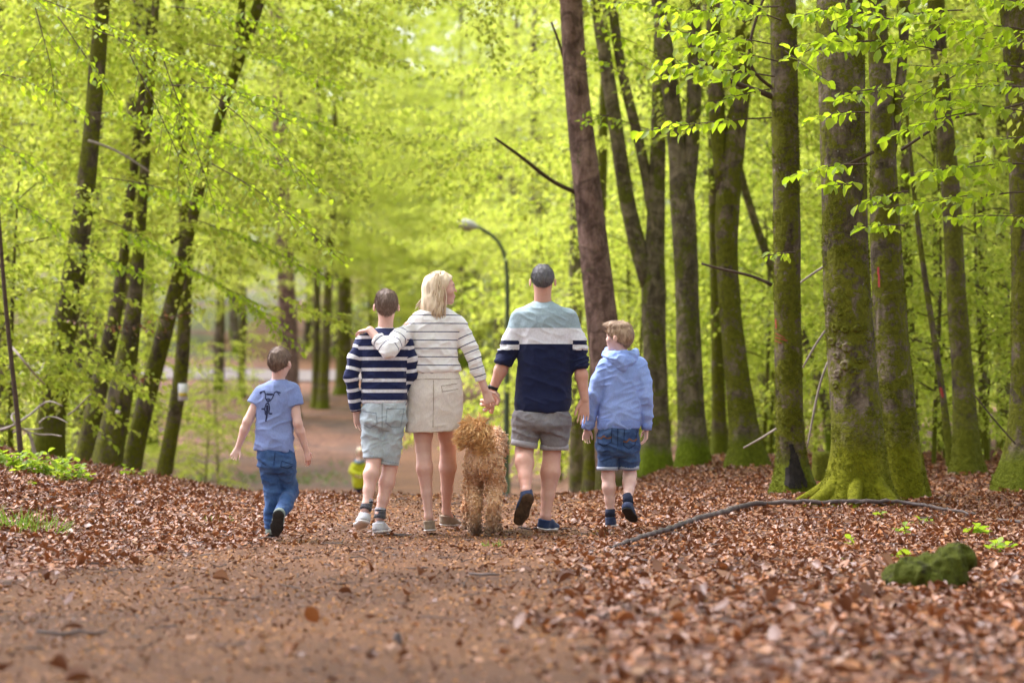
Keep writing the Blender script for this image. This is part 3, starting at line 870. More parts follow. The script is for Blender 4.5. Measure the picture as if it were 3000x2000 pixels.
# moss-grown root feet of the thickest beech
E0 = np.array(T['E'][0].location)
for (a, L, r0) in ((-2.45, 0.42, 0.085), (-1.75, 0.3, 0.07), (-0.9, 0.28, 0.08), (2.9, 0.35, 0.06)):
    dv = np.array((math.cos(a), math.sin(a), 0))
    P = np.array([E0 + dv * 0.10 + (0, 0, 0.28), E0 + dv * 0.22 + (0, 0, 0.12), E0 + dv * (0.22 + L * 0.45) + (0, 0, 0.045), E0 + dv * (0.22 + L) + (0, 0, -0.05)])
    V, fs = tube(*resample(P, (r0 * 1.1, r0, r0 * 0.75, r0 * 0.4), 0.05), 10)
    part(T['E'][0], 'root', V, fs, M['bark_bright'])

# marks on the bark: grown over the surface itself
def surface_patch(root, src, inside, box, step, mat, name, offset=0.003, parent=None):
    V, fs = src
    polys = []
    for f in fs: polys += f.tolist()
    bvh = BVHTree.FromPolygons([tuple(v) for v in V], polys)
    x0, y0, x1, y1 = box
    xs = np.arange(x0, x1 + step, step); ys = np.arange(y0, y1 + step, step)
    o = Vector((0, 0, CAM_Z))
    idx = -np.ones((len(ys), len(xs)), int)
    vv = []
    msk = np.array([[inside(a + step / 2, b + step / 2) for a in xs] for b in ys])
    faces = []
    def vert(j, i):
        if idx[j, i] < 0:
            p = W(xs[i], ys[j], 10.0)
            hit = bvh.ray_cast(o, (Vector(p) - o).normalized())
            if hit[0] is None: return -1
            q = hit[0] - (hit[0] - o).normalized() * offset
            idx[j, i] = len(vv); vv.append(tuple(q))
        return idx[j, i]
    for j in range(len(ys) - 1):
        for i in range(len(xs) - 1):
            if not msk[j, i]: continue
            q = [vert(j, i), vert(j + 1, i), vert(j + 1, i + 1), vert(j, i + 1)]
            if min(q) >= 0: faces.append(q)
    if not faces: return None
    return part(root, name, np.array(vv), np.array(faces), mat, parent=parent)

def near_lines(lines):
    segs = [(np.array(l[k][:2], float), np.array(l[k + 1][:2], float), l[-1] if np.isscalar(l[-1]) else 3) for l in lines for k in range(len(l) - 1) if not np.isscalar(l[k + 1])]
    A = np.array([s[0] for s in segs]); B = np.array([s[1] for s in segs]); Wd = np.array([s[2] for s in segs])
    def f(x, y):
        p = np.array((x, y)); ab = B - A
        t = np.clip(((p - A) * ab).sum(1) / ((ab ** 2).sum(1) + 1e-9), 0, 1)
        return bool((np.linalg.norm(p - A - ab * t[:, None], axis=1) < Wd).any())
    return f
M['red_paint'] = simple('red_paint', (0.34, 0.05, 0.035), 0.8, 0.4, 60)
M['char'] = simple('dark_scar', (0.022, 0.018, 0.015), 0.95, 0.6, 25, 1.0, 60)
surface_patch(T['D'][0], T['D'][1], near_lines([[(2272, 976), (2300, 990), 1.1], [(2272, 988), (2306, 998), 1.1], [(2272, 935), (2274, 962), 1.4], [(2270, 997), (2290, 1006), .9]]), (2264, 928, 2312, 1010), 1.0, M['red_paint'], 'paint_mark', 0.01)
surface_patch(T['F'][0], T['F'][1], near_lines([[(2573, 785), (2576, 840), 3.0]]), (2566, 780, 2584, 845), 2.0, M['red_paint'], 'paint_mark', 0.02)
surface_patch(T['I2'][0], T['I2'][1], near_lines([[(2756, 1138), (2762, 1160), 4.0]]), (2745, 1130, 2775, 1168), 2.0, M['red_paint'], 'paint_mark', 0.02)
surface_patch(T['D'][0], T['D'][1], near_lines([[(2318, 1306), (2326, 1335), 7.0], [(2326, 1335), (2334, 1362), 12.0], [(2334, 1362), (2346, 1392), 11.0], [(2322, 1350), (2318, 1420), 10.0], [(2330, 1380), (2336, 1424), 13.0], [(2350, 1395), (2362, 1420), 7.0], [(2306, 1372), (2303, 1418), 5.0]]), (2290, 1295, 2365, 1430), 2.5, M['char'], 'bark_scar', 0.012)
# knobs on the thickest beech
V, fs = T['E'][1]
polys = [p for f in fs for p in f.tolist()]
bvE = BVHTree.FromPolygons([tuple(v) for v in V], polys)
rk = np.random.default_rng(3)
for (px, py, r) in [(2432, 905, 9), (2460, 918, 8), (2448, 960, 14), (2476, 966, 12), (2514, 962, 13), (2440, 1000, 14), (2460, 1010, 12), (2482, 1018, 17), (2520, 1056, 11), (2545, 992, 9), (2452, 1042, 12), (2478, 1070, 18), (2455, 1095, 14), (2500, 1085, 13), (2548, 1050, 11), (2448, 1128, 12)]:
    o = Vector((0, 0, CAM_Z)); hit = bvE.ray_cast(o, (Vector(W(px, py, 10)) - o).normalized())
    if hit[0] is None: continue
    rr = r * 19.2 / F_PX
    # ring-shaped burl: lathe
    nn = np.array(hit[1]); c = np.array(hit[0])
    if nn[1] > 0: nn = -nn
    a1 = nrm(np.cross(nn, (0, 0, 1.0))); a2 = np.cross(nn, a1)
    prof = [(1.25, -0.35), (1.0, 0.25), (0.7, 0.5), (0.4, 0.32), (0.0, 0.1)]
    an = np.arange(9) * 2 * pi / 9
    Vb = np.concatenate([c + rr * (p[0] * (1 + rk.normal(0, 0.1, 9))[:, None] * (np.outer(np.cos(an), a1) + np.outer(np.sin(an), a2) * 0.85) + p[1] * nn) for p in prof])
    i = np.arange(9); j = (i + 1) % 9
    Fb = np.concatenate([np.stack([k * 9 + i, k * 9 + j, k * 9 + 9 + j, k * 9 + 9 + i], 1) for k in range(4)])
    part(T['E'][0], 'bark_knob', Vb, Fb, M['bark_bright'])

# ------------------------------------------------------------------ leafy branches close enough to show single leaves
LEAFP = []
rl = np.random.default_rng(77)
for k in range(6):
    V, fs = leaf_cloud(np.zeros((1, 3)), np.array([[1.0, 0, 0]]), np.array([[0, 0, 1.0]]), np.array([1.0]), np.array([0.66]), 'near', 0.12 + 0.06 * k, rl.uniform(-0.1, 0.3))
    LEAFP.append(mk_mesh('leaf', V, fs, (M['near_leaf'],)))
def leafy_branch(root, a, b, d, seed, droop=0.1, side_n=6, spacing=0.06, leaf=0.088, singles=True, db=None, leaf_droop=1.1):
    p0 = W(a[0], a[1], d); p1 = W(b[0], b[1], db or d - 0.35)
    f = Foliage(seed)
    L = np.linalg.norm(p1 - p0)
    dv = (p1 - p0) + np.array((0, 0, droop * L))
    f.spray(p0, dv, np.linalg.norm(dv), droop, spacing, leaf_droop, 0.006, side_n)
    Vt, ft = f.tw.get()
    br = part(root, 'leafy_branch', Vt, ft, M['twig'])
    P, D, Nn = f.arrays()
    n = len(P)
    ln = f.r.uniform(0.7, 1.15, n) * leaf
    if not singles:
        V, fs = leaf_cloud(P, D, Nn, ln, ln * 0.66, 'near', f.r.normal(0.2, 0.12, n), 0.15)
        o = part(root, 'foliage', V, fs, M['near_leaf'], parent=br)
        tag(o, kind='stuff')
        return n
    base = np.array(root.location)
    s = nrm(np.cross(Nn, D)); u = np.cross(D, s)
    for k in range(n):
        o = bpy.data.objects.new('leaf', LEAFP[k % 6])
        COL.objects.link(o); o.parent = br
        m = Matrix(((D[k, 0], s[k, 0], u[k, 0], 0), (D[k, 1], s[k, 1], u[k, 1], 0), (D[k, 2], s[k, 2], u[k, 2], 0), (0, 0, 0, 1)))
        o.matrix_local = Matrix.Translation(Vector(P[k] - base)) @ m @ Matrix.Scale(float(ln[k]), 4)
    return n
cnt = {}
for k, (t, a, b, d, sn, dr) in enumerate([
    ('D', (2262, 130), (1945, 78), 18.6, 7, .05), ('D', (2270, 225), (1925, 185), 18.4, 9, .05), ('D', (2262, 345), (1885, 372), 18.6, 3, .06),
    ('D', (2265, 260), (2095, 300), 18.8, 3, .08), ('D', (2290, 60), (2050, -10), 18.5, 7, .05), ('D', (2330, 170), (2540, 70), 18.2, 7, .08), 
    ('E', (2560, 120), (2330, 150), 17.6, 6, .08), ('E', (2540, 480), (2310, 522), 17.8, 3, .1), ('E', (2545, 330), (2380, 345), 17.8, 3, .1), ('E', (2530, 540), (2420, 552), 17.8, 2, .1), ('E', (2555, 262), (2450, 290), 17.7, 2, .1), ('E', (2480, 20), (2330, 60), 17.6, 5, .1),
    ('F', (2620, 60), (2400, 20), 17.8, 8, .08), ('F', (2660, 560), (2540, 600), 18.2, 3, .1), ('F', (2760, 150), (2530, 110), 18.0, 8, .08), ('F', (2700, 240), (2560, 270), 18.0, 4, .1), ('F', (2830, 330), (2600, 400), 18.3, 5, .08), ('F', (2650, 660), (2530, 670), 18.2, 3, .1), ('F', (2820, 30), (2600, 60), 18, 7, .08),
    ('H', (3020, 90), (2700, 60), 18.2, 8, .08), ('H', (3030, 200), (2680, 190), 18.4, 9, .08), ('H', (3030, 330), (2700, 300), 18.6, 7, .08), ('H', (3040, 480), (2680, 500), 18.6, 7, .08), ('H', (3040, 560), (2600, 610), 18.8, 7, .06), ('H', (3060, 20), (2840, -10), 18.2, 7, .06)]):
    r0 = T[t][0]
    c = leafy_branch(r0, a, b, d, 500 + k, dr, int(sn * 1.5) + 1, 0.062, 0.102, singles=True)
    cnt[t] = cnt.get(t, 0) + c
print('near leaves', cnt)
for k, (t, a, b, d, sn, dr) in enumerate([('F', (2900, -20), (2450, -30), 18.6, 12, .1), ('H', (3060, 130), (2800, 120), 18.9, 12, .1), ('H', (3060, 260), (2780, 260), 19.2, 10, .1), ('H', (3060, 400), (2820, 420), 19.4, 9, .1), ('F', (2760, 80), (2640, 170), 18.8, 8, .1), ('F', (2880, 470), (2700, 540), 19.4, 8, .1), ('H', (3060, 640), (2790, 640), 19.8, 9, .1), ('F', (2800, 220), (2640, 330), 19.2, 8, .1), ('D', (2280, 20), (1960, 40), 19.2, 12, .08), ('D', (2280, 180), (1990, 140), 19.2, 11, .08), ('D', (2300, 150), (2420, 250), 18.8, 7, .1), ('B', (2120, 60), (1800, -10), 22.5, 10, .1)]):
    leafy_branch(T[t][0], a, b, d, 560 + k, dr, sn, 0.058, 0.095, singles=False)
# last year's rusty leaves still on two twigs
for k, (a, b, d) in enumerate([((150, 930), (470, 985), 26.2), ((380, 960), (560, 900), 29.0), ((300, 1080), (460, 1110), 28.6)]):
    o = leafy_branch(T['L1'][0] if k == 0 else T['L3b'][0], a, b, d, 640 + k, 0.05, 9, 0.10, 0.06, singles=False)
    T['L1'][0] if k == 0 else None
    ch = [c for c in (T['L1'][0] if k == 0 else T['L3b'][0]).children_recursive if c.name.startswith('foliage')][-1]
    ch.data.materials[0] = M['dry_leaf']
# small leafy sprigs further along the trunks
for k, (t, a, b, d) in enumerate([('B', (2010, 300), (1800, 120), 24.5), ('B', (2000, 200), (1720, 70), 24.5), ('A', (1900, 380), (1700, 330), 25), ('A', (1840, 230), (1720, 150), 24.5), ('D', (2330, 740), (2225, 752), 19.5), ('A', (1790, 335), (1700, 372), 24)]):
    leafy_branch(T[t][0], a, b, d, 600 + k, 0.1, 4, 0.075, 0.075, singles=False)
# the hanging branches of the upper left
for k, (a, b, d, sn, dr) in enumerate([((-60, -60), (540, 190), 21.5, 14, .1), ((250, 80), (900, 430), 21.6, 16, .2), ((470, 150), (640, 640), 21.8, 14, .1), ((380, 160), (560, 560), 21.2, 12, .1), ((100, 10), (170, 330), 21.2, 10, .1), ((560, 230), (960, 620), 22.2, 14, .15), ((620, 480), (1010, 760), 22.6, 12, .15), ((170, 50), (330, 300), 21.2, 12, .1), ((-80, 200), (260, 330), 21.8, 12, .2), ((480, 250), (820, 300), 21.6, 12, .1)]):
    leafy_branch(T['O'][0], a, b, d, 700 + k, dr, sn, 0.06, 0.068, singles=False)

for k, (a, b, d, sn, dr) in enumerate([((260, 330), (640, 420), 25, 14, .2), ((300, 520), (700, 640), 25.5, 14, .2), ((420, 360), (900, 540), 25.5, 16, .2), ((300, 640), (560, 800), 26, 14, .2), ((560, 640), (960, 860), 27, 14, .2), ((480, 760), (820, 960), 27.5, 13, .2), ((200, 720), (480, 860), 26, 13, .2), ((700, 300), (1050, 420), 26, 14, .2), ((500, 20), (900, 130), 25, 15, .15), ((600, 130), (1000, 280), 25.5, 15, .2), ((330, 100), (560, 330), 24.5, 12, .15), ((-40, 560), (200, 700), 24, 12, .2), ((-40, 400), (160, 560), 24, 12, .2), ((620, 820), (880, 1040), 30, 11, .2)]):
    leafy_branch(T['O'][0] if a[0] < 300 else T['L3c'][0], a, b, d, 740 + k, dr, sn, 0.055, 0.072, singles=False)
# understorey by the right-hand trunks and the left bank
for k, (px, d, kk, s, lab) in enumerate([
    (2735, 26.0, 0, 0.95, 'young beech with pale hanging leaves between the dark mossy beech and the next trunk'),
    (2895, 26.5, 2, 1.25, 'young beech with pale hanging leaves in front of the slim trunk near the right edge'),
    (2640, 31, 1, 0.9, 'young beech showing behind the foot of the dark mossy beech'),
    (2260, 36, 1, 1.2, 'young beech lighting the gap left of the tree with red paint'),
    (2390, 38, 0, 1.4, 'young beech in the gap beside the thickest beech'),
    (1860, 40, 1, 1.2, 'young beech behind the hooded boy, right of the pine'),
    (1960, 44, 1, 1.5, 'young beech between the three-stemmed and the forked beech'),
    (2075, 42, 0, 1.5, 'young beech behind the V-forked beech'),
    (250, 34, 0, 1.0, 'young beech in bright leaf behind the leaning dark beech'),
    (30, 26, 2, 1.2, 'young beech in bright leaf at the left edge behind the bank'),
    (600, 46, 0, 0.7, 'young beech just left of and behind the left boy'),
    (640, 52, 0, 0.9, 'young beech with layered leaves in the hollow right of the notice'),
    (250, 42, 1, 1.5, 'taller young beech far behind the slanting trunks')]):
    p = W(px, 1400, d)
    place_tree(SAPS[kk], p[0], p[1], k * 1.9, s, lab, None, 'beech_sapling', 'sapling')
EXTRA = [(1120, 114), (1190, 117), (1265, 113), (1335, 119), (1405, 114), (1470, 117), (1530, 96), (1585, 70), (1640, 58), (1610, 48), (1085, 96), (2235, 34), (2770, 28), (1870, 36)]
XY = [((px - 1500) * d / F_PX, float(d)) for px, d in EXTRA]
for k, ((x, y), lab) in enumerate(zip(XY, by_segment(XY, 'bushy young beech in full spring leaf'))):
    place_tree(SAPS[k % 3], x, y, k * 2.3, 2.3 if y > 90 else 1.7 if y > 45 else (1.15, .9, 1.3)[k % 3], lab, 'bushy young beeches', 'beech_sapling', 'sapling')

# moss standing off the bark of the near trunks
M['moss_tuft'] = leaf_mat('moss_tuft', [(0.0, (0.07, 0.08, 0.006)), (0.5, (0.14, 0.15, 0.01)), (1.0, (0.22, 0.225, 0.015))], [(0.0, (0.12, 0.14, 0.01)), (1.0, (0.25, 0.27, 0.02))], 0.2, 0.1)
def moss_cover(root, src, n, zfull, seed, thr=0.08):
    V, fs = src
    r = np.random.default_rng(seed)
    Q = fs[0]
    fc = V[Q].mean(1); nn = nrm(np.cross(V[Q[:, 2]] - V[Q[:, 0]], V[Q[:, 3]] - V[Q[:, 1]]))
    ar = np.linalg.norm(np.cross(V[Q[:, 2]] - V[Q[:, 0]], V[Q[:, 3]] - V[Q[:, 1]]), axis=1)
    z = fc[:, 2] - root.location.z
    ok = (nn[:, 1] < .35) & (z < 4.6) & (z > -.05)
    w = ar * ok; w = w / w.sum()
    idx = r.choice(len(Q), n, p=w)
    b = r.uniform(0, 1, (n, 2))
    q = V[Q[idx]]
    P = (q[:, 0] * (1 - b[:, :1]) + q[:, 1] * b[:, :1]) * (1 - b[:, 1:]) + (q[:, 3] * (1 - b[:, :1]) + q[:, 2] * b[:, :1]) * b[:, 1:]
    pz = P[:, 2] - root.location.z
    pat = vnoise(P * 5.5, seed) + .6 * vnoise(P * 14, seed + 1)
    keep = (pat > thr + .25 * smooth01(pz / 3)) | (pz < zfull * (1 + .5 * vnoise(P * 6, seed + 2)))
    P, N_ = P[keep], nn[idx][keep]; m = len(P)
    D = N_ * .8 + r.normal(0, .55, (m, 3)) + np.array((0, 0, -.15))
    ln = r.uniform(.008, .022, m)
    V2, f2 = leaf_cloud(P - N_ * .002, D, r.normal(0, 1, (m, 3)), ln, ln * .45, 'far', .2)
    o = part(root, 'moss', V2, f2, M['moss_tuft'], smooth=False)
    tag(o, kind='stuff')
for k, (t, n, zf) in enumerate((('E', 26000, .42), ('F', 18000, .35), ('D', 18000, .10), ('H', 14000, .2), ('Gt', 9000, .3), ('C', 9000, .25), ('B', 8000, .2))):
    moss_cover(T[t][0], T[t][1], n, zf, 300 + k)
# ------------------------------------------------------------------ soft bodies: distance fields turned into one skin
class Field:
    def __init__(self, h):
        self.h = h; self.pr = []; self.cuts = []
    def cone(self, a, b, ra, rb, k=0.015, flat=None, clip=()):
        a = np.asarray(a, float); b = np.asarray(b, float)
        ab = b - a; L2 = ab.dot(ab) + 1e-12
        fx = None
        if flat is not None: fx = (nrm(flat[0]), flat[1])
        def f(P):
            q = P - a
            t = np.clip((q @ ab) / L2, 0, 1)
            v = q - t[..., None] * ab
            if fx is not None:
                c = v @ fx[0]
                v = v + (c * (fx[1] - 1))[..., None] * fx[0]
            d = np.sqrt((v * v).sum(-1)) - (ra + (rb - ra) * t)
            for (pt, n) in clip: d = np.maximum(d, (P - pt) @ n)
            return d
        m = max(ra, rb)
        self.pr.append((f, np.minimum(a, b) - m, np.maximum(a, b) + m, k))
        return self
    def chain(self, pts, rad, k=0.015, clip=()):
        for i in range(len(pts) - 1):
            self.cone(pts[i], pts[i + 1], rad[i], rad[i + 1], k, None, clip)
        return self
    def ell(self, c, r, R=None, k=0.015, clip=()):
        c = np.asarray(c, float); r = np.asarray(r, float)
        R = np.eye(3) if R is None else np.asarray(R, float)      # rows: the three axes
        def f(P):
            q = (P - c) @ R.T
            k0 = np.sqrt(((q / r) ** 2).sum(-1)) + 1e-9
            k1 = np.sqrt(((q / r ** 2) ** 2).sum(-1)) + 1e-9
            d = k0 * (k0 - 1) / k1
            for (pt, n) in clip: d = np.maximum(d, (P - pt) @ n)
            return d
        e = np.sqrt(((R * r[:, None]) ** 2).sum(0))
        self.pr.append((f, c - e, c + e, k))
        return self
    def loft(self, secs, k=0.02, p=2.3, clip=()):
        """secs rows: z, cx, cy, rx, ry with z ascending"""
        S = np.array(sorted([tuple(s) for s in secs]), float)
        z0, z1 = S[0, 0], S[-1, 0]
        def f(P):
            z = np.clip(P[..., 2], z0, z1)
            cx, cy, rx, ry = (np.interp(z, S[:, 0], S[:, j]) for j in (1, 2, 3, 4))
            u = np.abs((P[..., 0] - cx) / rx); v = np.abs((P[..., 1] - cy) / ry)
            g = (u ** p + v ** p) ** (1 / p)
            d = (g - 1) * np.minimum(rx, ry)
            d = np.maximum(d, np.maximum(z0 - P[..., 2], P[..., 2] - z1))
            for (pt, n) in clip: d = np.maximum(d, (P - pt) @ n)
            return d
        lo = np.array([(S[:, 1] - S[:, 3]).min(), (S[:, 2] - S[:, 4]).min(), z0]); hi = np.array([(S[:, 1] + S[:, 3]).max(), (S[:, 2] + S[:, 4]).max(), z1])
        self.pr.append((f, lo, hi, k))
        return self
    def cut(self, pt, n):
        self.cuts.append((np.asarray(pt, float), nrm(n))); return self
    def mesh(self, smooth=2):
        h = self.h
        lo = np.min([p[1] for p in self.pr], 0) - 3 * h; hi = np.max([p[2] for p in self.pr], 0) + 3 * h
        n = np.ceil((hi - lo) / h).astype(int) + 1
        Fd = np.full(n, 0.2, np.float32)
        ax = [lo[j] + h * np.arange(n[j]) for j in range(3)]
        for (f, a, b, k) in self.pr:
            m = k + 3 * h
            i0 = np.maximum(((a - m - lo) / h).astype(int), 0); i1 = np.minimum(((b + m - lo) / h).astype(int) + 2, n)
            sl = tuple(slice(i0[j], i1[j]) for j in range(3))
            X, Y, Z = np.meshgrid(*(ax[j][i0[j]:i1[j]] for j in range(3)), indexing='ij')
            d = f(np.stack([X, Y, Z], -1))
            o = Fd[sl]
            hh = np.maximum(k - np.abs(o - d), 0) / k if k > 0 else 0
            Fd[sl] = np.minimum(o, d) - hh * hh * k * 0.25
        for (pt, nn) in self.cuts:
            X = (ax[0][:, None, None] - pt[0]) * nn[0] + (ax[1][None, :, None] - pt[1]) * nn[1] + (ax[2][None, None, :] - pt[2]) * nn[2]
            Fd = np.maximum(Fd, X)
        return surface_nets(Fd, lo, h, smooth)

def surface_nets(Fd, lo, h, smooth=2):
    S = Fd < 0
    n = np.array(Fd.shape)
    c = np.zeros(n - 1, np.uint8)
    for i in (0, 1):
        for j in (0, 1):
            for k in (0, 1):
                c += S[i:n[0] - 1 + i, j:n[1] - 1 + j, k:n[2] - 1 + k]
    cells = np.argwhere((c > 0) & (c < 8))
    ids = np.full(n - 1, -1, np.int64)
    ids[tuple(cells.T)] = np.arange(len(cells))
    off = [(i, j, k) for i in (0, 1) for j in (0, 1) for k in (0, 1)]
    val = {o: Fd[cells[:, 0] + o[0], cells[:, 1] + o[1], cells[:, 2] + o[2]].astype(np.float64) for o in off}
    acc = np.zeros((len(cells), 3)); cnt = np.zeros(len(cells))
    for a in off:
        for ax in range(3):
            if a[ax]: continue
            b = list(a); b[ax] = 1; b = tuple(b)
            va, vb = val[a], val[b]
            m = (va < 0) != (vb < 0)
            t = np.where(m, va / np.where(m, va - vb, 1), 0)
            p = np.tile(np.array(a, float), (len(cells), 1)); p[:, ax] += t
            acc[m] += p[m]; cnt[m] += 1
    V = lo + h * (cells + acc / cnt[:, None])
    Q = []
    for ax in range(3):
        o1, o2 = (ax + 1) % 3, (ax + 2) % 3
        a = [slice(None)] * 3; b = [slice(None)] * 3
        a[ax] = slice(0, -1); b[ax] = slice(1, None)
        s0, s1 = S[tuple(a)], S[tuple(b)]
        e = np.argwhere(s0 != s1)
        e = e[(e[:, o1] > 0) & (e[:, o2] > 0) & (e[:, o1] < n[o1] - 1) & (e[:, o2] < n[o2] - 1)]
        ins = s0[tuple(e.T)]
        q = []
        for (d1, d2) in ((1, 1), (0, 1), (0, 0), (1, 0)):
            g = e.copy(); g[:, o1] -= d1; g[:, o2] -= d2
            q.append(ids[tuple(g.T)])
        q = np.stack(q, 1)
        q[~ins] = q[~ins][:, ::-1]
        Q.append(q)
    Q = np.concatenate(Q)
    Q = Q[(Q >= 0).all(1)]
    for _ in range(smooth):
        s = np.zeros_like(V); w = np.zeros(len(V))
        for i in range(4):
            a, b = Q[:, i], Q[:, (i + 1) % 4]
            np.add.at(s, a, V[b]); np.add.at(w, a, 1)
            np.add.at(s, b, V[a]); np.add.at(w, b, 1)
        V = V * 0.5 + 0.5 * s / np.maximum(w, 1)[:, None]
    return V, Q

def vnormals(V, Q):
    fn = np.cross(V[Q[:, 2]] - V[Q[:, 0]], V[Q[:, 3]] - V[Q[:, 1]])
    Nv = np.zeros_like(V)
    for i in range(4): np.add.at(Nv, Q[:, i], fn)
    return nrm(Nv)

def folds(V, Q, layers, seed=0):
    """cloth creases: layers of (amplitude, (fx, fy, fz), where) ; ridged noise pushed along the normal"""
    Nv = vnormals(V, Q)
    d = np.zeros(len(V))
    for i, (amp, fr, wh) in enumerate(layers):
        R = V @ np.array(((0.94, 0, 0.34), (0, 1, 0), (-0.34, 0, 0.94))).T if i % 2 else V @ np.array(((0.94, 0, -0.34), (0, 1, 0), (0.34, 0, 0.94))).T
        nz = vnoise(R * np.array(fr) + seed * 3.1, seed + i)
        a = np.maximum(amp * 1.25 * (1 - 2.3 * np.abs(nz) ** 0.75), -amp * 0.7)
        d += a * (wh(V) if wh else 1)
    return V + Nv * d[:, None]

def set_corner_attr(o, name, vals):
    at = o.data.attributes.new(name, 'FLOAT', 'CORNER')
    at.data.foreach_set('value', np.asarray(vals, np.float32).ravel())

# ------------------------------------------------------------------ what people are made of
def skin_mat(name, col):
    m, nt, b = new_mat(name)
    oc = coords(nt)
    f = noise(nt, 22, 4, 0.6, oc)
    f2 = noise(nt, 5, 2, 0.5, oc)
    c1 = ramp(nt, f, [(0.3, tuple(c * k for c, k in zip(col, (0.9, 0.82, 0.80)))), (0.7, col)])
    c2 = mixc(nt, ramp(nt, f2, [(0.45, (0, 0, 0)), (0.7, (0.5, 0.5, 0.5))]), c1, (col[0] * 0.95, col[1] * 0.72, col[2] * 0.66))
    nt.links.new(c2, b.inputs['Base Color'])
    b.inputs['Roughness'].default_value = 0.5
    b.inputs['Specular IOR Level'].default_value = 0.35
    b.inputs['Subsurface Weight'].default_value = 0.12
    b.inputs['Subsurface Radius'].default_value = (1.0, 0.35, 0.2)
    b.inputs['Subsurface Scale'].default_value = 0.012
    bump(nt, b, math_n(nt, 'ADD', noise(nt, 150, 3, 0.6, oc), math_n(nt, 'MULTIPLY', noise(nt, 28, 3, 0.6, oc), 1.5)), 0.3, 0.004)
    return m
M['skin_pale'] = skin_mat('skin_pale', (0.74, 0.51, 0.43))
M['skin_mid'] = skin_mat('skin_mid', (0.70, 0.46, 0.375))
M['skin_tan'] = skin_mat('skin_tan', (0.64, 0.39, 0.30))

def knit(nt, b, oc, strength=0.35):
    w = nt.nodes.new('ShaderNodeTexWave'); w.inputs['Scale'].default_value = 130; w.inputs['Distortion'].default_value = 1.5; w.bands_direction = 'Z'
    nt.links.new(oc, w.inputs['Vector'])
    h = math_n(nt, 'ADD', math_n(nt, 'MULTIPLY', w.outputs['Fac'], 0.5), noise(nt, 180, 3, 0.7, oc))
    bump(nt, b, h, strength, 0.004)

def striped(name, col_a, col_b, period, duty, phase=0.0, var=0.12):
    m, nt, b = new_mat(name)
    at = N(nt, 'ShaderNodeAttribute', attribute_name='stripe')
    oc = coords(nt)
    f = math_n(nt, 'FRACT', math_n(nt, 'DIVIDE', math_n(nt, 'ADD', at.outputs['Fac'], phase + 50 * period), period))
    s = math_n(nt, 'LESS_THAN', f, duty)
    nz = noise(nt, 60, 4, 0.7, oc)
    A = ramp(nt, nz, [(0.3, tuple(c * (1 - var) for c in col_a)), (0.7, tuple(c * (1 + var) for c in col_a))])
    B = ramp(nt, nz, [(0.3, tuple(c * (1 - var) for c in col_b)), (0.7, tuple(min(1, c * (1 + var * 0.5)) for c in col_b))])
    nt.links.new(mixc(nt, s, A, B), b.inputs['Base Color'])
    b.inputs['Roughness'].default_value = 0.9
    b.inputs['Specular IOR Level'].default_value = 0.15
    b.inputs['Sheen Weight'].default_value = 0.15
    knit(nt, b, oc)
    return m

def banded(name, stops, var=0.1, scale=1.0):
    """colour bands along the cloth: stops (metres, colour) from 0 up"""
    m, nt, b = new_mat(name)
    at = N(nt, 'ShaderNodeAttribute', attribute_name='stripe')
    oc = coords(nt)
    f = math_n(nt, 'DIVIDE', at.outputs['Fac'], scale)
    c = ramp(nt, f, [(p / scale, col) for p, col in stops], 'CONSTANT')
    nz = ramp(nt, noise(nt, 70, 4, 0.7, oc), [(0.3, (1 - var,) * 3), (0.7, (1 + var,) * 3)])
    nt.links.new(mixc(nt, 1.0, c, nz, 'MULTIPLY'), b.inputs['Base Color'])
    b.inputs['Roughness'].default_value = 0.9
    b.inputs['Specular IOR Level'].default_value = 0.15
    b.inputs['Sheen Weight'].default_value = 0.12
    knit(nt, b, oc, 0.25)
    return m

def cloth(name, col, fade=None, rough=0.9, bmp=0.3, scale=4.0, weave=220):
    m, nt, b = new_mat(name)
    oc = coords(nt)
    big = noise(nt, scale, 5, 0.65, oc, 0.5)
    fade = fade or tuple(min(1, c * 1.15) for c in col)
    c = ramp(nt, big, [(0.35, col), (0.68, fade)])
    fine = ramp(nt, noise(nt, 160, 3, 0.7, coords(nt, 'Object', (1, 1, 0.35))), [(0.3, (0.88,) * 3), (0.7, (1.08,) * 3)])
    nt.links.new(mixc(nt, 1.0, c, fine, 'MULTIPLY'), b.inputs['Base Color'])
    b.inputs['Roughness'].default_value = rough
    b.inputs['Specular IOR Level'].default_value = 0.15
    b.inputs['Sheen Weight'].default_value = 0.1
    bump(nt, b, noise(nt, weave, 3, 0.7, oc), bmp, 0.003)
    return m

def hair_mat(name, stops, rough=0.45):
    m, nt, b = new_mat(name)
    g = nt.nodes.new('ShaderNodeNewGeometry')
    oc = coords(nt, 'Object', (1, 1, 0.3))
    f = math_n(nt, 'ADD', math_n(nt, 'MULTIPLY', g.outputs['Random Per Island'], 0.6), math_n(nt, 'MULTIPLY', noise(nt, 90, 3, 0.7, oc), 0.4))
    nt.links.new(ramp(nt, f, stops), b.inputs['Base Color'])
    b.inputs['Roughness'].default_value = rough
    b.inputs['Specular IOR Level'].default_value = 0.4
    bump(nt, b, noise(nt, 160, 2, 0.6, oc), 0.5, 0.004)
    return m
M['hair_brown'] = hair_mat('hair_brown', [(0.2, (0.11, 0.07, 0.05)), (0.5, (0.22, 0.15, 0.11)), (0.9, (0.34, 0.245, 0.185))])
M['hair_grey'] = hair_mat('hair_grey', [(0.2, (0.06, 0.057, 0.06)), (0.5, (0.14, 0.135, 0.14)), (0.9, (0.34, 0.33, 0.34))])
M['hair_blond'] = hair_mat('hair_blond', [(0.2, (0.42, 0.28, 0.16)), (0.5, (0.68, 0.53, 0.35)), (0.9, (0.90, 0.80, 0.62))])
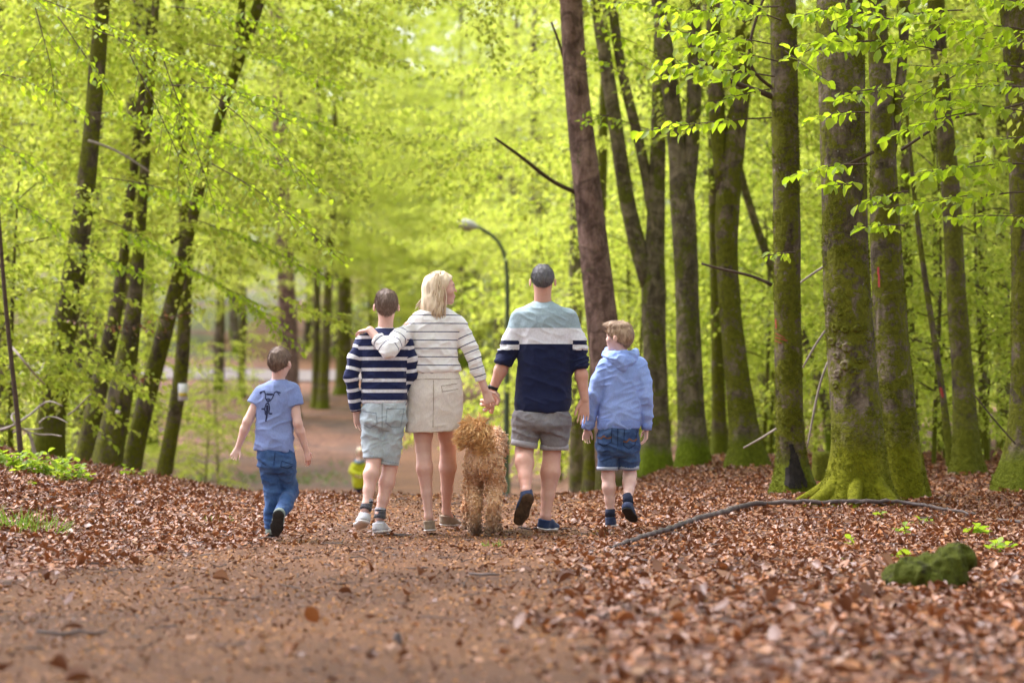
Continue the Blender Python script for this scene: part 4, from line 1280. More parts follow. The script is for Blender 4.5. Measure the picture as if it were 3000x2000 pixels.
M['hair_sandy'] = hair_mat('hair_sandy', [(0.2, (0.24, 0.155, 0.095)), (0.5, (0.42, 0.29, 0.19)), (0.9, (0.60, 0.45, 0.31))])
M['eye'] = simple('eye_white', (0.7, 0.66, 0.62), 0.2, 0.05)
M['iris'] = simple('eye_iris', (0.05, 0.06, 0.08), 0.2, 0.05)
M['lip'] = simple('lip', (0.5, 0.19, 0.16), 0.5, 0.1)
M['sole_white'] = simple('sole_white', (0.72, 0.70, 0.67), 0.6, 0.12, 25)
M['sole_black'] = simple('sole_black', (0.02, 0.018, 0.016), 0.7, 0.4, 40, 0.8, 60)
M['sole_mud'] = simple('sole_mud', (0.07, 0.038, 0.018), 0.7, 0.6, 30, 1.0, 60)
M['black'] = simple('black_strap', (0.015, 0.016, 0.02), 0.5, 0.2)

# ------------------------------------------------------------------ body building blocks
def head_axes(face, tilt=0.0):
    f = nrm(np.array((face[0], face[1], tilt)))
    r = nrm(np.cross(f, (0, 0, 1.0)))
    u = np.cross(r, f)
    return r, f, u
def add_head(B, C, H, ax, neck, neck_r):
    r, f, u = ax
    R = np.stack([r, f, u])
    B.ell(C + u * .12 * H - f * .05 * H, (.325 * H, .42 * H, .37 * H), R, 0.02)
    B.ell(C - u * .20 * H + f * .09 * H, (.255 * H, .29 * H, .29 * H), R, 0.03)
    B.ell(C - u * .40 * H + f * .27 * H, (.11 * H, .10 * H, .09 * H), R, 0.02)
    B.ell(C + u * .10 * H + f * .335 * H, (.22 * H, .06 * H, .07 * H), R, 0.02)
    B.cone(C + f * .36 * H + u * .05 * H, C + f * .455 * H - u * .09 * H, .028 * H, .038 * H, 0.012)
    B.ell(C - u * .225 * H + f * .385 * H, (.11 * H, .045 * H, .028 * H), R, 0.008)
    B.ell(C - u * .285 * H + f * .372 * H, (.09 * H, .045 * H, .028 * H), R, 0.008)
    for s in (-1, 1):
        B.ell(C + r * s * .20 * H - u * .10 * H + f * .27 * H, (.09 * H, .08 * H, .09 * H), R, 0.03)     # cheek
        e = C + r * s * .352 * H - u * .05 * H - f * .04 * H
        B.ell(e + r * s * .03 * H, (.028 * H, .085 * H, .135 * H), np.stack([nrm(r + f * .35 * s * -1), nrm(f - r * .0), u]), 0.008)
    B.cone(neck, C - u * .22 * H - f * .10 * H, neck_r * 1.06, neck_r * .95, 0.025)

def eyes(root, body, C, H, ax):
    r, f, u = ax
    for s in (-1, 1):
        c = C + r * s * .15 * H + u * .015 * H + f * .325 * H
        B = Field(0.0025); B.ell(c, (.05 * H,) * 3, None, 0)
        V, Q = B.mesh(0)
        e = part(root, 'eye', V, Q, M['eye'], parent=body)
        B = Field(0.002); B.ell(c + f * .035 * H, (.026 * H,) * 3, None, 0)
        V, Q = B.mesh(0)
        part(root, 'eyebrow', *tube(np.array([C + r * s * .07 * H + u * .115 * H + f * .40 * H, C + r * s * .15 * H + u * .135 * H + f * .385 * H, C + r * s * .23 * H + u * .105 * H + f * .34 * H]), (.012 * H, .014 * H, .008 * H), 5), M['hair_brown'], parent=body)
        o = part(root, 'iris', V, Q, M['iris'], parent=body)

def add_hand(B, wrist, d, pn, side, L, curl=(0.35, 0.35, 0.35), spread=0.10, thumb=(0.55, 0.75)):
    """d: towards the finger tips, pn: out of the palm, side: towards the thumb"""
    d = nrm(d); pn = nrm(np.asarray(pn, float) - d * np.dot(pn, d)); side = nrm(np.asarray(side, float) - d * np.dot(side, d) - pn * np.dot(side, pn))
    kn = wrist + d * .50 * L
    for s in (-.10, .0, .10):
        B.cone(wrist + d * .08 * L + side * s * .6 * L, kn + side * s * 1.25 * L, .105 * L, .085 * L, 0.008, (pn, 1.25))
    for i, (ln, rr) in enumerate(((.40, .046), (.45, .047), (.42, .045), (.33, .040))):
        p = kn + side * (.165 - .112 * i) * L + pn * .01 * L - d * (.0, -.02, -.01, .03)[i] * L
        dirv = nrm(d + side * spread * (1.5 - i))
        a = 0
        for sgm, fr in enumerate((.45, .30, .25)):
            a += curl[sgm]
            dv = dirv * math.cos(a) + pn * math.sin(a)
            q = p + dv * ln * fr * L
            B.cone(p, q, rr * L * (1 - .08 * sgm), rr * L * (1 - .08 * (sgm + 1)), 0.002)
            p = q
    p0 = wrist + d * .12 * L + side * .12 * L + pn * .03 * L
    p1 = p0 + nrm(d * thumb[0] + side * thumb[1] + pn * .25) * .24 * L
    p2 = p1 + nrm(d * .9 + side * .25 + pn * .25) * .17 * L
    p3 = p2 + nrm(d * .95 + pn * .25) * .11 * L
    B.chain([p0, p1, p2, p3], (.075 * L, .058 * L, .05 * L, .04 * L), 0.006)

def add_leg(B, hip, knee, ankle, rh, rk, rc, ra, back=(0, -1, 0), cb=0.018):
    back = np.asarray(back, float)
    mid = hip + (knee - hip) * .5
    calf = knee + (ankle - knee) * .30 + back * cb
    low = knee + (ankle - knee) * .66 + back * cb * .3
    B.chain([hip, mid, knee, calf, low, ankle], (rh, rh * .9, rk, rc, rc * .42 + ra * .50, ra), 0.02)

def add_shoe(root, ankle, heel, toe, w, upper, sole, name='shoe', top=0.075, th=0.024, swoosh=None, ankle_r=0.045, laces=True, nose=1.0):
    """heel and toe: middle of the underside"""
    heel = np.asarray(heel, float); toe = np.asarray(toe, float)
    t = nrm(toe - heel)
    u = ankle - heel; u = nrm(u - t * u.dot(t))
    r = np.cross(t, u)
    L = np.linalg.norm(toe - heel)
    hw = w / 2
    B = Field(0.005)
    c0 = heel + t * hw * .80 + u * th * .5; c1 = heel + t * L * .62 + u * th * .5 + r * .0; c2 = toe - t * hw * .80 + u * th * .55
    kf = hw / (th * .5)
    B.cone(c0, heel + t * L * .42 + u * th * .5, hw * .86, hw * .80, 0.006, (u, kf * .86)); B.cone(heel + t * L * .42 + u * th * .5, c1, hw * .80, hw, 0.006, (u, kf)); B.cone(c1, c2, hw, hw * .78, 0.006, (u, kf))
    Vs, Qs = B.mesh(1)
    A = Field(0.005)
    cl = [(heel + u * th * .8, -u)]
    A.cone(heel + t * hw * .72 + u * .03, heel + t * L * .45 + u * .034, hw * .78, hw * .80, 0.01, None, cl)
    A.cone(heel + t * L * .45 + u * .034, toe - t * hw * .80 + u * .022, hw * .84, hw * .66 * nose, 0.015, (u, 1.25), cl)
    A.cone(heel + t * hw * .75 + u * .03, ankle - t * .008 + u * (top - .075), hw * .76, ankle_r, 0.012, None, cl + [(heel + u * top, u)])
    A.cone(heel + t * L * .30 + u * .06, heel + t * L * .58 + u * .045, hw * .62, hw * .55, 0.02, None, cl)
    Vu, Qu = A.mesh(1)
    sh = part(root, name, Vu, Qu, upper)
    part(root, 'sole', Vs, Qs, sole, parent=sh)
    if laces:
        for k in range(4):
            c = heel + t * L * (.42 + .085 * k) + u * (.092 - .012 * k)
            part(root, 'lace', *tube(np.array([c - r * hw * .55 - u * .01, c + u * .005, c + r * hw * .55 - u * .01]), (.0035,) * 3, 4), M['black'] if upper is not M.get('shoe_grey') else M['sole_white'], parent=sh)
    return sh

def hair_cap(root, body, C, H, ax, thick, mat, seed, nape=-.33, fore=.30, n=700, L=.045, r=.0018, lift=.004, extra=None, top=0.0, flow=None, name='hair', sidebias=0.0):
    rr, f, u = ax
    R = np.stack([rr, f, u])
    A = Field(0.005)
    cc = C + u * .12 * H - f * .05 * H
    A.ell(cc + u * top * .5, (.325 * H + thick * .7, .42 * H + thick, .37 * H + thick + top * .5), R, 0.01)
    A.cone(C - f * .22 * H - u * .05 * H, C - f * .20 * H - u * .24 * H, .20 * H + thick, .13 * H + thick, 0.03)
    if extra: extra(A)
    a = C + u * nape * H - f * .40 * H; b = C + u * fore * H + f * .42 * H
    line = nrm(b - a); nn = np.cross(rr, line)
    if nn.dot(u) > 0: nn = -nn
    A.cut(a, nn)
    V, Q = A.mesh(1)
    Nv = vnormals(V, Q)
    q = np.stack([(V - C) @ rr, (V - C) @ f, (V - C) @ u], 1) / H
    V = V + Nv * (0.0035 * vnoise(q * np.array((15, 15, 5)), seed) + 0.0018 * vnoise(q * np.array((34, 34, 9)), seed + 1))[:, None]
    hp = part(root, name, V, Q, mat, parent=body)
    rs = np.random.default_rng(seed)
    pick = rs.integers(0, len(V), n)
    bag = Bag()
    crown = C + u * .5 * H - f * .18 * H
    for i in pick:
        p, nn2 = V[i], Nv[i]
        away = p - crown
        if flow is not None: away = flow(p, away)
        tn = away - nn2 * away.dot(nn2); tn = nrm(nrm(tn) + rs.normal(0, .17, 3))
        tn = nrm(tn - nn2 * tn.dot(nn2))
        l = L * rs.uniform(.6, 1.2)
        t = np.array((0, .35, .7, 1.0))[:, None]
        fly = rs.uniform(.004, .012) if rs.uniform() < .10 else .0012
        P = p + tn * l * t + nn2 * (lift + fly * t - (l * l / (.78 * H)) * t * t)
        bag.add(*tube(P, (r, r, r * .8, r * .25), 3, False))
    Vs, fs = bag.get()
    part(root, 'hair_strands', Vs, fs, mat, parent=hp)
    return hp

def ring(root, c, n, rad, r, mat, name, parent=None, sq=(1, 1), axes=None, seg=28):
    n = nrm(n)
    a1 = nrm(np.cross(n, (0, 1, 0)) if axes is None else axes); a2 = np.cross(n, a1)
    an = np.linspace(0, 2 * pi, seg + 1)
    P = c + rad * (np.outer(np.cos(an) * sq[0], a1) + np.outer(np.sin(an) * sq[1], a2))
    V, fs = tube(P, np.full(seg + 1, r), 6, False)
    return part(root, name, V, fs, mat, parent=parent)

def torso_secs(J, rows):
    """rows: py, xl, xr, depth half (m), dy"""
    out = []
    for (py, xl, xr, ry, dy) in rows:
        a, b = J(xl, py, dy), J(xr, py, dy)
        out.append((a[2], (a[0] + b[0]) / 2, a[1], abs(b[0] - a[0]) / 2, ry))
    return out

def arm_coord(V, pts):
    """distance along a polyline and distance from it"""
    best = np.full(len(V), 1e9); s = np.zeros(len(V)); acc = 0
    for i in range(len(pts) - 1):
        a, b = pts[i], pts[i + 1]; ab = b - a; L = np.linalg.norm(ab)
        t = ((V - a) @ ab) / (L * L)
        tc = np.clip(t, 0 if i else -9, 1)
        d = np.linalg.norm(V - (a + np.clip(t, 0, 1)[:, None] * ab), axis=1)
        m = d < best
        best[m] = d[m]; s[m] = acc + tc[m] * L
        acc += L
    return s, best

def garment(root, name, B, mat, fold=None, seed=1, arms=None, torso_x=None, off=None, smooth=2, parent=None):
    """arms: list of (polyline, seam x, sign, offset): beyond the seam the stripes follow the sleeve"""
    V, Q = B.mesh(smooth)
    if fold: V = folds(V, Q, fold, seed)
    o = part(root, name, V, Q, mat, parent=parent)
    if arms is not None:
        fc = V[Q].mean(1)
        val = V[Q][:, :, 2].copy()
        for (pl, rad, s0, sgn) in arms:
            s, dist = arm_coord(V, pl)
            sf, df = arm_coord(fc, pl)
            m = (df < rad) & (sf > 0.035) & ((fc[:, 0] - torso_x(fc[:, 2])[0 if sgn < 0 else 1]) * sgn > -0.004)
            val[m] = (s0 - s)[Q[m]]
        set_corner_attr(o, 'stripe', val)
    return o, V, Q
# ------------------------------------------------------------------ the family
def Jat(d0):
    return lambda px, py, dy=0.0: W(px, py, d0 + dy)
def interp_x(J, rows):
    zs = [J(1500, r[0])[2] for r in rows][::-1]
    xl = [J(r[1], r[0], r[4])[0] for r in rows][::-1]; xr = [J(r[2], r[0], r[4])[0] for r in rows][::-1]
    return lambda z: (np.interp(z, zs, xl), np.interp(z, zs, xr))
def above(z):
    return lambda V: smooth01((V[:, 2] - z) / .07)
def low(z0, z1):
    return lambda V: smooth01((z1 - V[:, 2]) / (z1 - z0))

def seams(root, src, groups, step, mat, parent, name='seam', off=.003):
    for g in groups:
        P = np.array([q for l in g for q in l if not np.isscalar(q)])
        surface_patch(root, src, near_lines(g), (P[:, 0].min() - 3, P[:, 1].min() - 3, P[:, 0].max() + 3, P[:, 1].max() + 3), step, mat, name, off, parent=parent)

# ---------------------------------------------------------------- the man
def build_man():
    J = Jat(16.4)
    root = thing('person', 'man from behind, teal, pale grey and navy colour-block jumper, grey shorts', 'man', J(1590, 1553))
    root.location.z = tz(root.location.x, root.location.y)
    skin = M['skin_tan']
    B = Field(0.0056)
    H = 0.222
    C = J(1590, 823); ax = head_axes((0.02, 1.0), 0.0)
    add_head(B, C, H, ax, J(1590, 905, .02), .058)
    rows = [(893, 1566, 1616, .05, 0.02), (905, 1540, 1644, .075, .01), (925, 1520, 1664, .095, 0), (1010, 1526, 1668, .105, 0), (1100, 1524, 1664, .10, 0.0), (1190, 1516, 1664, .11, 0), (1240, 1514, 1662, .115, 0)]
    B.loft(torso_secs(J, rows), 0.02)
    sl, el, wl = J(1520, 932), J(1480, 1052, -.02), J(1443, 1143, .03)
    sr, er, wr = J(1666, 930), J(1698, 1062, -.02), J(1713, 1168, -.01)
    B.chain([sl, el, el + (wl - el) * .35, wl], (.038, .043, .044, .028), 0.02)
    B.chain([sr, er, er + (wr - er) * .35, wr], (.034, .038, .043, .029), 0.02)
    add_hand(B, wr, J(1708, 1235, 0) - wr, (-.15, -1, 0), (-1, 0, 0), .192, (.18, .45, .35), .02, (.85, .45))
    # left hand closed round the woman's hand: palm behind, fingers come round to the front
    kn = J(1440, 1178, .045)
    B.cone(wl, J(1447, 1172, .045), .026, .034, 0.01); B.cone(J(1452, 1160, .04), J(1436, 1182, .045), .03, .034, 0.01)
    for (a, b, c) in (((1428, 1176, .05), (1411, 1172, .02), (1424, 1180, -.035)), ((1428, 1186, .05), (1410, 1184, .02), (1429, 1187, -.040)), ((1434, 1194, .05), (1419, 1200, .015), (1438, 1187, -.040)), ((1444, 1196, .05), (1437, 1205, .01), (1447, 1184, -.035))):
        B.chain([J(*a), J(*b), J(b[0] + 4, b[1] + 2, -.02), J(*c)], (.013, .0125, .012, .0105), 0.003)
    B.chain([J(1449, 1152, .03), J(1461, 1170, 0), J(1458, 1184, -.015)], (.017, .013, .0105), 0.006)
    hl, kl, al = J(1548, 1232), J(1536, 1320, .02), J(1541, 1440, -.22)
    hr, kr, ar = J(1624, 1232), J(1617, 1326, .06), J(1598, 1512, .0)
    add_leg(B, hl, kl, al, .072, .060, .063, .034, (-.1, -.9, .2), .016)
    add_leg(B, hr, kr, ar, .072, .059, .066, .035, (.15, -1, 0), .022)
    B.cone(ar, J(1605, 1540, .10), .036, .035); B.cone(al, J(1528, 1500, -.16), .036, .03)
    V, Q = B.mesh()
    body = part(root, 'body', V, Q, skin)
    eyes(root, body, C, H, ax)
    # jumper
    trows = [(884, 1562, 1618, .060, .015), (892, 1548, 1634, .078, .01), (903, 1527, 1657, .093, .005), (920, 1511, 1674, .106, 0), (945, 1510, 1676, .116, 0), (1010, 1519, 1680, .124, 0), (1100, 1515, 1676, .120, 0), (1150, 1510, 1674, .124, 0), (1185, 1505, 1674, .130, 0), (1197, 1507, 1672, .130, 0), (1206, 1510, 1668, .124, 0)]
    A = Field(0.006)
    A.loft(torso_secs(J, trows), 0.03, 2.4)
    el2, er2 = J(1477, 1058, -.02), J(1699, 1072, -.02)
    A.chain([J(1524, 932), J(1497, 1005, -.01), el2], (.064, .062, .060), 0.03, [(J(1472, 1067, -.02), nrm(el2 - sl))])
    A.chain([J(1664, 930), J(1690, 1000, -.01), er2], (.064, .061, .056), 0.03, [(J(1700, 1080, -.02), nrm(er2 - sr))])
    arm_low = lambda V: smooth01((V[:, 2] - J(0, 1085)[2]) / .03) * smooth01((J(0, 1000)[2] - V[:, 2]) / .06) * (np.abs(V[:, 0] - J(1590, 0)[0]) > .215)
    tz_, wz, nz = J(0, 963)[2], J(0, 1010)[2], J(0, 1200)[2]
    z0 = J(0, 1206)[2]
    teal, grey, navy = (0.30, 0.39, 0.43), (0.68, 0.68, 0.72), (0.0125, 0.017, 0.052)
    tx = interp_x(J, trows)
    mat = banded('colour_block_knit', [(0, navy), (wz - z0 + .02, grey), (tz_ - z0 + .02, teal)], 0.12, 1.2)
    o, V, Q = garment(root, 'jumper', A, mat, [(.007, (5, 5, 11), low(nz, wz)), (.010, (8, 8, 40), arm_low), (.003, (14, 14, 24), None)], 3)
    fc = V[Q].mean(1); val = V[Q][:, :, 2] - z0 + .02
    # sleeves: pale band, a navy one, then a pale ring, navy cuff
    for (pl, sgn) in (((J(1524, 932), J(1497, 1005, -.01), el2), -1), ((J(1664, 930), J(1690, 1000, -.01), er2), 1)):
        xs = tx(fc[:, 2])[0 if sgn < 0 else 1]
        m = (fc[:, 0] - xs) * sgn > -.006
        m &= fc[:, 2] < J(0, 915)[2]
        zc = V[Q][:, :, 2][m]
        zz = zc - z0 + .02
        lo_, hi_ = J(0, 1026)[2], J(0, 1008)[2]
        ring_ = (fc[m][:, 2] > lo_) & (fc[m][:, 2] < hi_)
        sub = np.where(zc > J(0, 998)[2], zz + (0 if sgn < 0 else 0) + .0, zz * 0 + .1)
        sub = np.where((zc < hi_) & (zc > lo_), wz - z0 + .06, sub)
        val[m] = sub
    set_corner_attr(o, 'stripe', val)
    part(root, 'cuff', *tube(np.array([J(1481, 1040, -.02), J(1471, 1068, -.02)]), (.058, .057), 20), simple('navy_rib', navy, .9, .2, 80, .4, 150), parent=o)
    part(root, 'cuff', *tube(np.array([J(1697, 1052, -.02), J(1700, 1081, -.02)]), (.0565, .055), 20), bpy.data.materials['navy_rib'], parent=o)
    ring(root, J(1590, 887, .012), (0, -.25, 1), .066, .0065, simple('teal_rib', (0.25, .44, .45), .9, .1, 80, .3, 150), 'collar', o, (1, .98))
    # shorts
    S = Field(0.006)
    S.loft(torso_secs(J, [(1182, 1518, 1660, .105, 0), (1200, 1512, 1664, .112, 0), (1215, 1505, 1669, .124, 0), (1245, 1502, 1672, .128, 0), (1262, 1530, 1645, .10, 0)]), 0.03, 2.4)
    hemL, hemR = J(1536, 1301, .01), J(1624, 1310, .05)
    S.chain([J(1545, 1230), hemL + (hemL - J(1545, 1230)) * .1], (.098, .086), 0.03, [(hemL, nrm(J(1534, 1400) - J(1540, 1230)))])
    S.chain([J(1628, 1235), hemR + (hemR - J(1628, 1235)) * .1], (.098, .093), 0.03, [(hemR, nrm(J(1622, 1400) - J(1624, 1230)))])
    m = cloth('grey_chino', (0.17, 0.165, 0.18), (0.27, 0.26, 0.265), scale=6)
    o, V, Q = garment(root, 'shorts', S, m, [(.007, (7, 7, 14), above(J(0, 1308)[2])), (.003, (18, 18, 30), above(J(0, 1308)[2]))], 5)
    pale = simple('turned_cuff', (0.36, 0.35, 0.37), .9, .12, 60, .3, 150)
    part(root, 'trouser_cuff', *tube(np.array([J(1538, 1291, .01), J(1535, 1309, .01)]), (.092, .091), 26), pale, parent=o)
    part(root, 'trouser_cuff', *tube(np.array([J(1624, 1301, .05), J(1624, 1318, .05)]), (.099, .098), 26), pale, parent=o)
    # shoes
    nv = cloth('navy_mesh_shoe', (0.02, 0.035, 0.085), (0.035, 0.055, 0.12), scale=20)
    add_shoe(root, J(1540, 1442, -.20), J(1554, 1448, -.29), J(1516, 1541, -.23), .108, nv, M['sole_mud'], laces=False)
    sh = add_shoe(root, ar, J(1582, 1552, -.03), J(1632, 1550, .20), .100, nv, M['sole_white'], laces=False)
    # hair: grey, thin on the crown
    bald = C + ax[2] * .46 * H - ax[1] * .12 * H
    hp = hair_cap(root, body, C, H, ax, .006, M['hair_grey'], 31, nape=-.22, fore=.36, n=1200, L=.018, r=.001, lift=.001)
    B = Field(.004)
    B.ell(C + ax[2] * .425 * H + ax[1] * .06 * H, (.17 * H, .24 * H, .085 * H), np.stack(ax), 0)
    V, Q = B.mesh(1)
    part(root, 'bald_patch', V, Q, skin_mat('scalp', (0.38, 0.24, 0.20)), parent=hp)
    # watch
    wq = J(1446, 1134, .025); dw = nrm(wl - el)
    w = part(root, 'wristwatch', *tube(np.array([wq - dw * .011, wq + dw * .011]), (.033, .033), 20), M['black'])
    part(root, 'watch_face', *tube(np.array([wq + np.array((-.030, -.008, 0)), wq + np.array((-.038, -.01, 0))]), (.016, .015), 14), simple('watch_glass', (.03, .03, .035), .15, .1), parent=w)
    return root
build_man()

# ---------------------------------------------------------------- the woman
def build_woman():
    J = Jat(16.2)
    root = thing('person', 'blond woman in a white jumper with thin navy stripes and a beige skirt', 'woman', J(1275, 1553))
    root.location.z = tz(root.location.x, root.location.y)
    skin = M['skin_mid']
    B = Field(0.0056)
    H = 0.215
    C = J(1294, 846); ax = head_axes((0.975, 0.12), 0.03)
    add_head(B, C, H, ax, J(1277, 925, .0), .048)
    B.loft(torso_secs(J, [(912, 1255, 1303, .05, 0), (930, 1222, 1330, .065, 0), (960, 1212, 1330, .08, 0), (1040, 1216, 1326, .08, 0), (1120, 1210, 1340, .10, 0), (1200, 1205, 1345, .11, 0)]), 0.02)
    sl, el, wl = J(1196, 952, -.02), J(1136, 1028, -.28), J(1084, 966, -.20)
    sr, er, wr = J(1352, 958), J(1389, 1052, -.01), J(1421, 1142, .0)
    B.chain([sl, el, wl], (.028, .034, .026), 0.02)
    B.chain([sr, er, wr], (.030, .034, .0245), 0.02)
    # left hand laid on the boy's shoulder
    add_hand(B, wl, J(1050, 972, -.10) - wl, (-.15, .35, -1), (.2, 1, 0.3), .168, (.12, .4, .4), .03)
    # right hand inside the man's, knuckles towards the camera
    add_hand(B, wr, J(1438, 1186, .0) - wr, (.1, 1, 0), (.8, .3, .2), .17, (.45, .8, .6), .04)
    hl, kl, al = J(1240, 1235), J(1240, 1312, .0), J(1256, 1512, -.02)
    hr, kr, ar = J(1310, 1235), J(1313, 1312, .18), J(1307, 1496, .42)
    add_leg(B, hl, kl, al, .068, .051, .0535, .0265, (-.05, -1, 0), .018)
    add_leg(B, hr, kr, ar, .068, .053, .0575, .028, (.1, -1, 0), .018)
    B.cone(al, J(1259, 1540, .08), .030, .03); B.cone(ar, J(1325, 1532, .50), .03, .03)
    V, Q = B.mesh()
    body = part(root, 'body', V, Q, skin)
    eyes(root, body, C, H, ax)
    # jumper
    trows = [(902, 1248, 1312, .058, .0), (908, 1232, 1324, .075, 0), (917, 1212, 1338, .088, 0), (932, 1196, 1350, .096, 0), (960, 1190, 1352, .100, -.005), (1000, 1195, 1342, .104, -.005), (1050, 1200, 1342, .106, -.005), (1070, 1199, 1347, .112, 0), (1082, 1200, 1349, .114, 0), (1091, 1207, 1342, .104, 0)]
    A = Field(0.006)
    A.loft(torso_secs(J, trows), 0.03, 2.4)
    pl = [J(1200, 950, -.02), J(1172, 985, -.14), J(1138, 1024, -.27), J(1104, 991, -.23)]
    A.chain(pl, (.056, .058, .056, .049), 0.025, [(J(1105, 992, -.23), nrm(wl - el))])
    pr = [J(1346, 952), J(1372, 1010, -.005), J(1390, 1055, -.01), J(1408, 1115, .0)]
    A.chain(pr, (.055, .053, .048, .042), 0.025, [(J(1406, 1117, .0), nrm(wr - er))])
    tx = interp_x(J, trows)
    mat = striped('white_navy_stripe', (0.87, 0.86, 0.845), (0.02, 0.022, 0.09), .0556, .115, 0, .05)
    z1 = J(0, 935)[2]
    # stripes hang a little at the shoulders
    o, V, Q = garment(root, 'jumper', A, mat, [(.006, (7, 7, 13), low(J(0, 1095)[2], J(0, 950)[2])), (.004, (16, 16, 26), None)], 8,
        arms=[(pl, .10, z1 - .0, -1), (pr, .085, z1, 1)], torso_x=tx)
    ring(root, J(1280, 905, .0), (0.02, -.2, 1), .074, .005, simple('white_rib', (0.74, 0.71, 0.68), .9, .06, 80, .3, 150), 'collar', o, (1, .85))
    # skirt
    S = Field(0.006)
    S.loft(torso_secs(J, [(1080, 1212, 1338, .098, 0), (1108, 1200, 1350, .112, 0), (1150, 1194, 1357, .125, -.005), (1210, 1190, 1356, .128, 0), (1252, 1188, 1348, .125, 0.0), (1266, 1187, 1345, .124, 0.0)]), 0.03, 2.5)
    S.cut(J(1266, 1260, 0), (0.06, 0.10, -1))
    m = cloth('beige_cotton', (0.64, 0.575, 0.505), (0.75, 0.685, 0.615), scale=5)
    o, V, Q = garment(root, 'skirt', S, m, [(.0060, (9, 9, 3.2), low(J(0, 1300)[2], J(0, 1120)[2])), (.0022, (16, 12, 22), None)], 11)
    part(root, 'waistband', *tube(np.array([J(1275, 1086), J(1275, 1110)]), (.001, .001), 6), m, parent=o) if False else None
    dk = simple('beige_seam', (0.40, 0.33, 0.265), .9, .1)
    bz = lambda px, py: J(px, py, -.131)
    Pp = [bz(1309, 1128), bz(1345, 1121)]
    polys = Q.tolist()
    seams(root, (V, [Q]), [[[(1270, 1114), (1269, 1250), 1.2]], [[(1205, 1111), (1345, 1109), 1.2]], [[(1296, 1147), (1342, 1139), 1.3], [(1293, 1130), (1340, 1123), 1.2], [(1293, 1130), (1296, 1147), 1.2]]], 1.3, dk, o)
    # shoes
    bs = cloth('beige_mesh_shoe', (0.26, 0.20, 0.14), (0.36, 0.29, 0.21), scale=25)
    add_shoe(root, al, J(1259, 1557, -.055), J(1261, 1557, .185), .088, bs, M['sole_white'])
    add_shoe(root, ar, J(1293, 1541, .40), J(1348, 1541, .58), .088, bs, M['sole_white'])
    # hair, shoulder length
    r, f, u = ax
    R = np.stack(ax)
    A = Field(0.005)
    A.ell(C + u * .14 * H - f * .06 * H, (.39 * H, .475 * H, .42 * H), R, 0.02)
    pts = [J(1270, 838), J(1270, 880, -.01), J(1268, 912, -.02)]
    A.cone(J(1272, 842), J(1272, 890, -.02), .080, .078, 0.03, (f, 1.0)); A.cone(J(1262, 850), J(1254, 902, -.03), .05, .045, 0.03); A.cone(J(1286, 868, -.03), J(1290, 915, -.075), .048, .028, 0.03)
    A.cone(J(1275, 880, -.03), J(1278, 922, -.09), .055, .025, .03)
    A.cut(C + f * .08 * H - u * .05 * H, nrm(f + u * -.62))
    V, Q = A.mesh(1)
    Nv = vnormals(V, Q)
    qh = (V - C) / H
    V = V + Nv * (0.006 * vnoise(qh * np.array((13, 13, 3.2)), 5))[:, None]
    hp = part(root, 'hair', V, Q, M['hair_blond'], parent=body)
    rs = np.random.default_rng(9)
    bag = Bag()
    crown = C + u * .50 * H - f * .02 * H
    for k in range(1200):
        az = rs.uniform(0, 2 * pi); el_ = rs.uniform(.15, 1.45)
        nn = r * math.cos(az) * math.cos(el_) + f * math.sin(az) * math.cos(el_) + u * math.sin(el_)
        if nn.dot(f) > .06: continue
        p = C + u * .14 * H - f * .06 * H + r * nn.dot(r) * .40 * H + f * nn.dot(f) * .485 * H + u * nn.dot(u) * .43 * H
        out = nn - np.array((0, 0, 1)) * nn[2]; on = np.linalg.norm(out)
        out = out / on if on > .05 else np.array((0, -1, 0))
        zend = J(0, 905 + rs.uniform(-14, 24) + 10 * max(0, -out[1]))[2]
        steps = 9
        q = p.copy(); P = [q.copy()]
        wv = rs.uniform(0, 6.28); sd = np.cross(out, (0, 0, 1))
        for s in range(steps):
            zt = p[2] + (zend - p[2]) * (s + 1) / steps
            rad_end = .078 + .02 * max(0, 1 - (zt - zend) / .05) * rs.uniform(-.3, .5)
            axis = C - f * .07 * H
            hd = q[:2] - axis[:2]; hl_ = np.linalg.norm(hd) + 1e-6
            tr = .098 if zt < C[2] else .40 * H * math.sqrt(max(.03, 1 - ((zt - C[2] - .14 * H) / (.43 * H)) ** 2))
            hd = hd / hl_ * (hl_ + (tr - hl_) * .55)
            q = np.array((axis[0] + hd[0], axis[1] + hd[1], zt)) + sd * .007 * math.sin(wv + s * 1.1) * (s / steps) + out * .004 * math.cos(wv + s)
            P.append(q.copy())
        w = rs.uniform(.0022, .0048)
        bag.add(*tube(np.array(P), np.concatenate([[w * .6], np.full(steps - 2, w), [w * .8, w * .2]]), 4, False))
    # locks blown out on the far side
    for k in range(14):
        a = J(1248, 860 + rs.uniform(-8, 25), -.02)
        P = [a, J(1238 + rs.uniform(-3, 3), 872 + rs.uniform(0, 18), -.03), J(1228 + rs.uniform(-5, 5), 880 + rs.uniform(0, 20), -.03), J(1222 + rs.uniform(-6, 8), 892 + rs.uniform(-4, 18), -.03)]
        bag.add(*tube(resample(P, (.003, .003, .0025, .001), .012)[0], resample(P, (.003, .003, .0025, .001), .012)[1], 4, False))
    Vs, fs = bag.get()
    part(root, 'hair_locks', Vs, fs, M['hair_blond'], parent=hp)
    return root
build_woman()

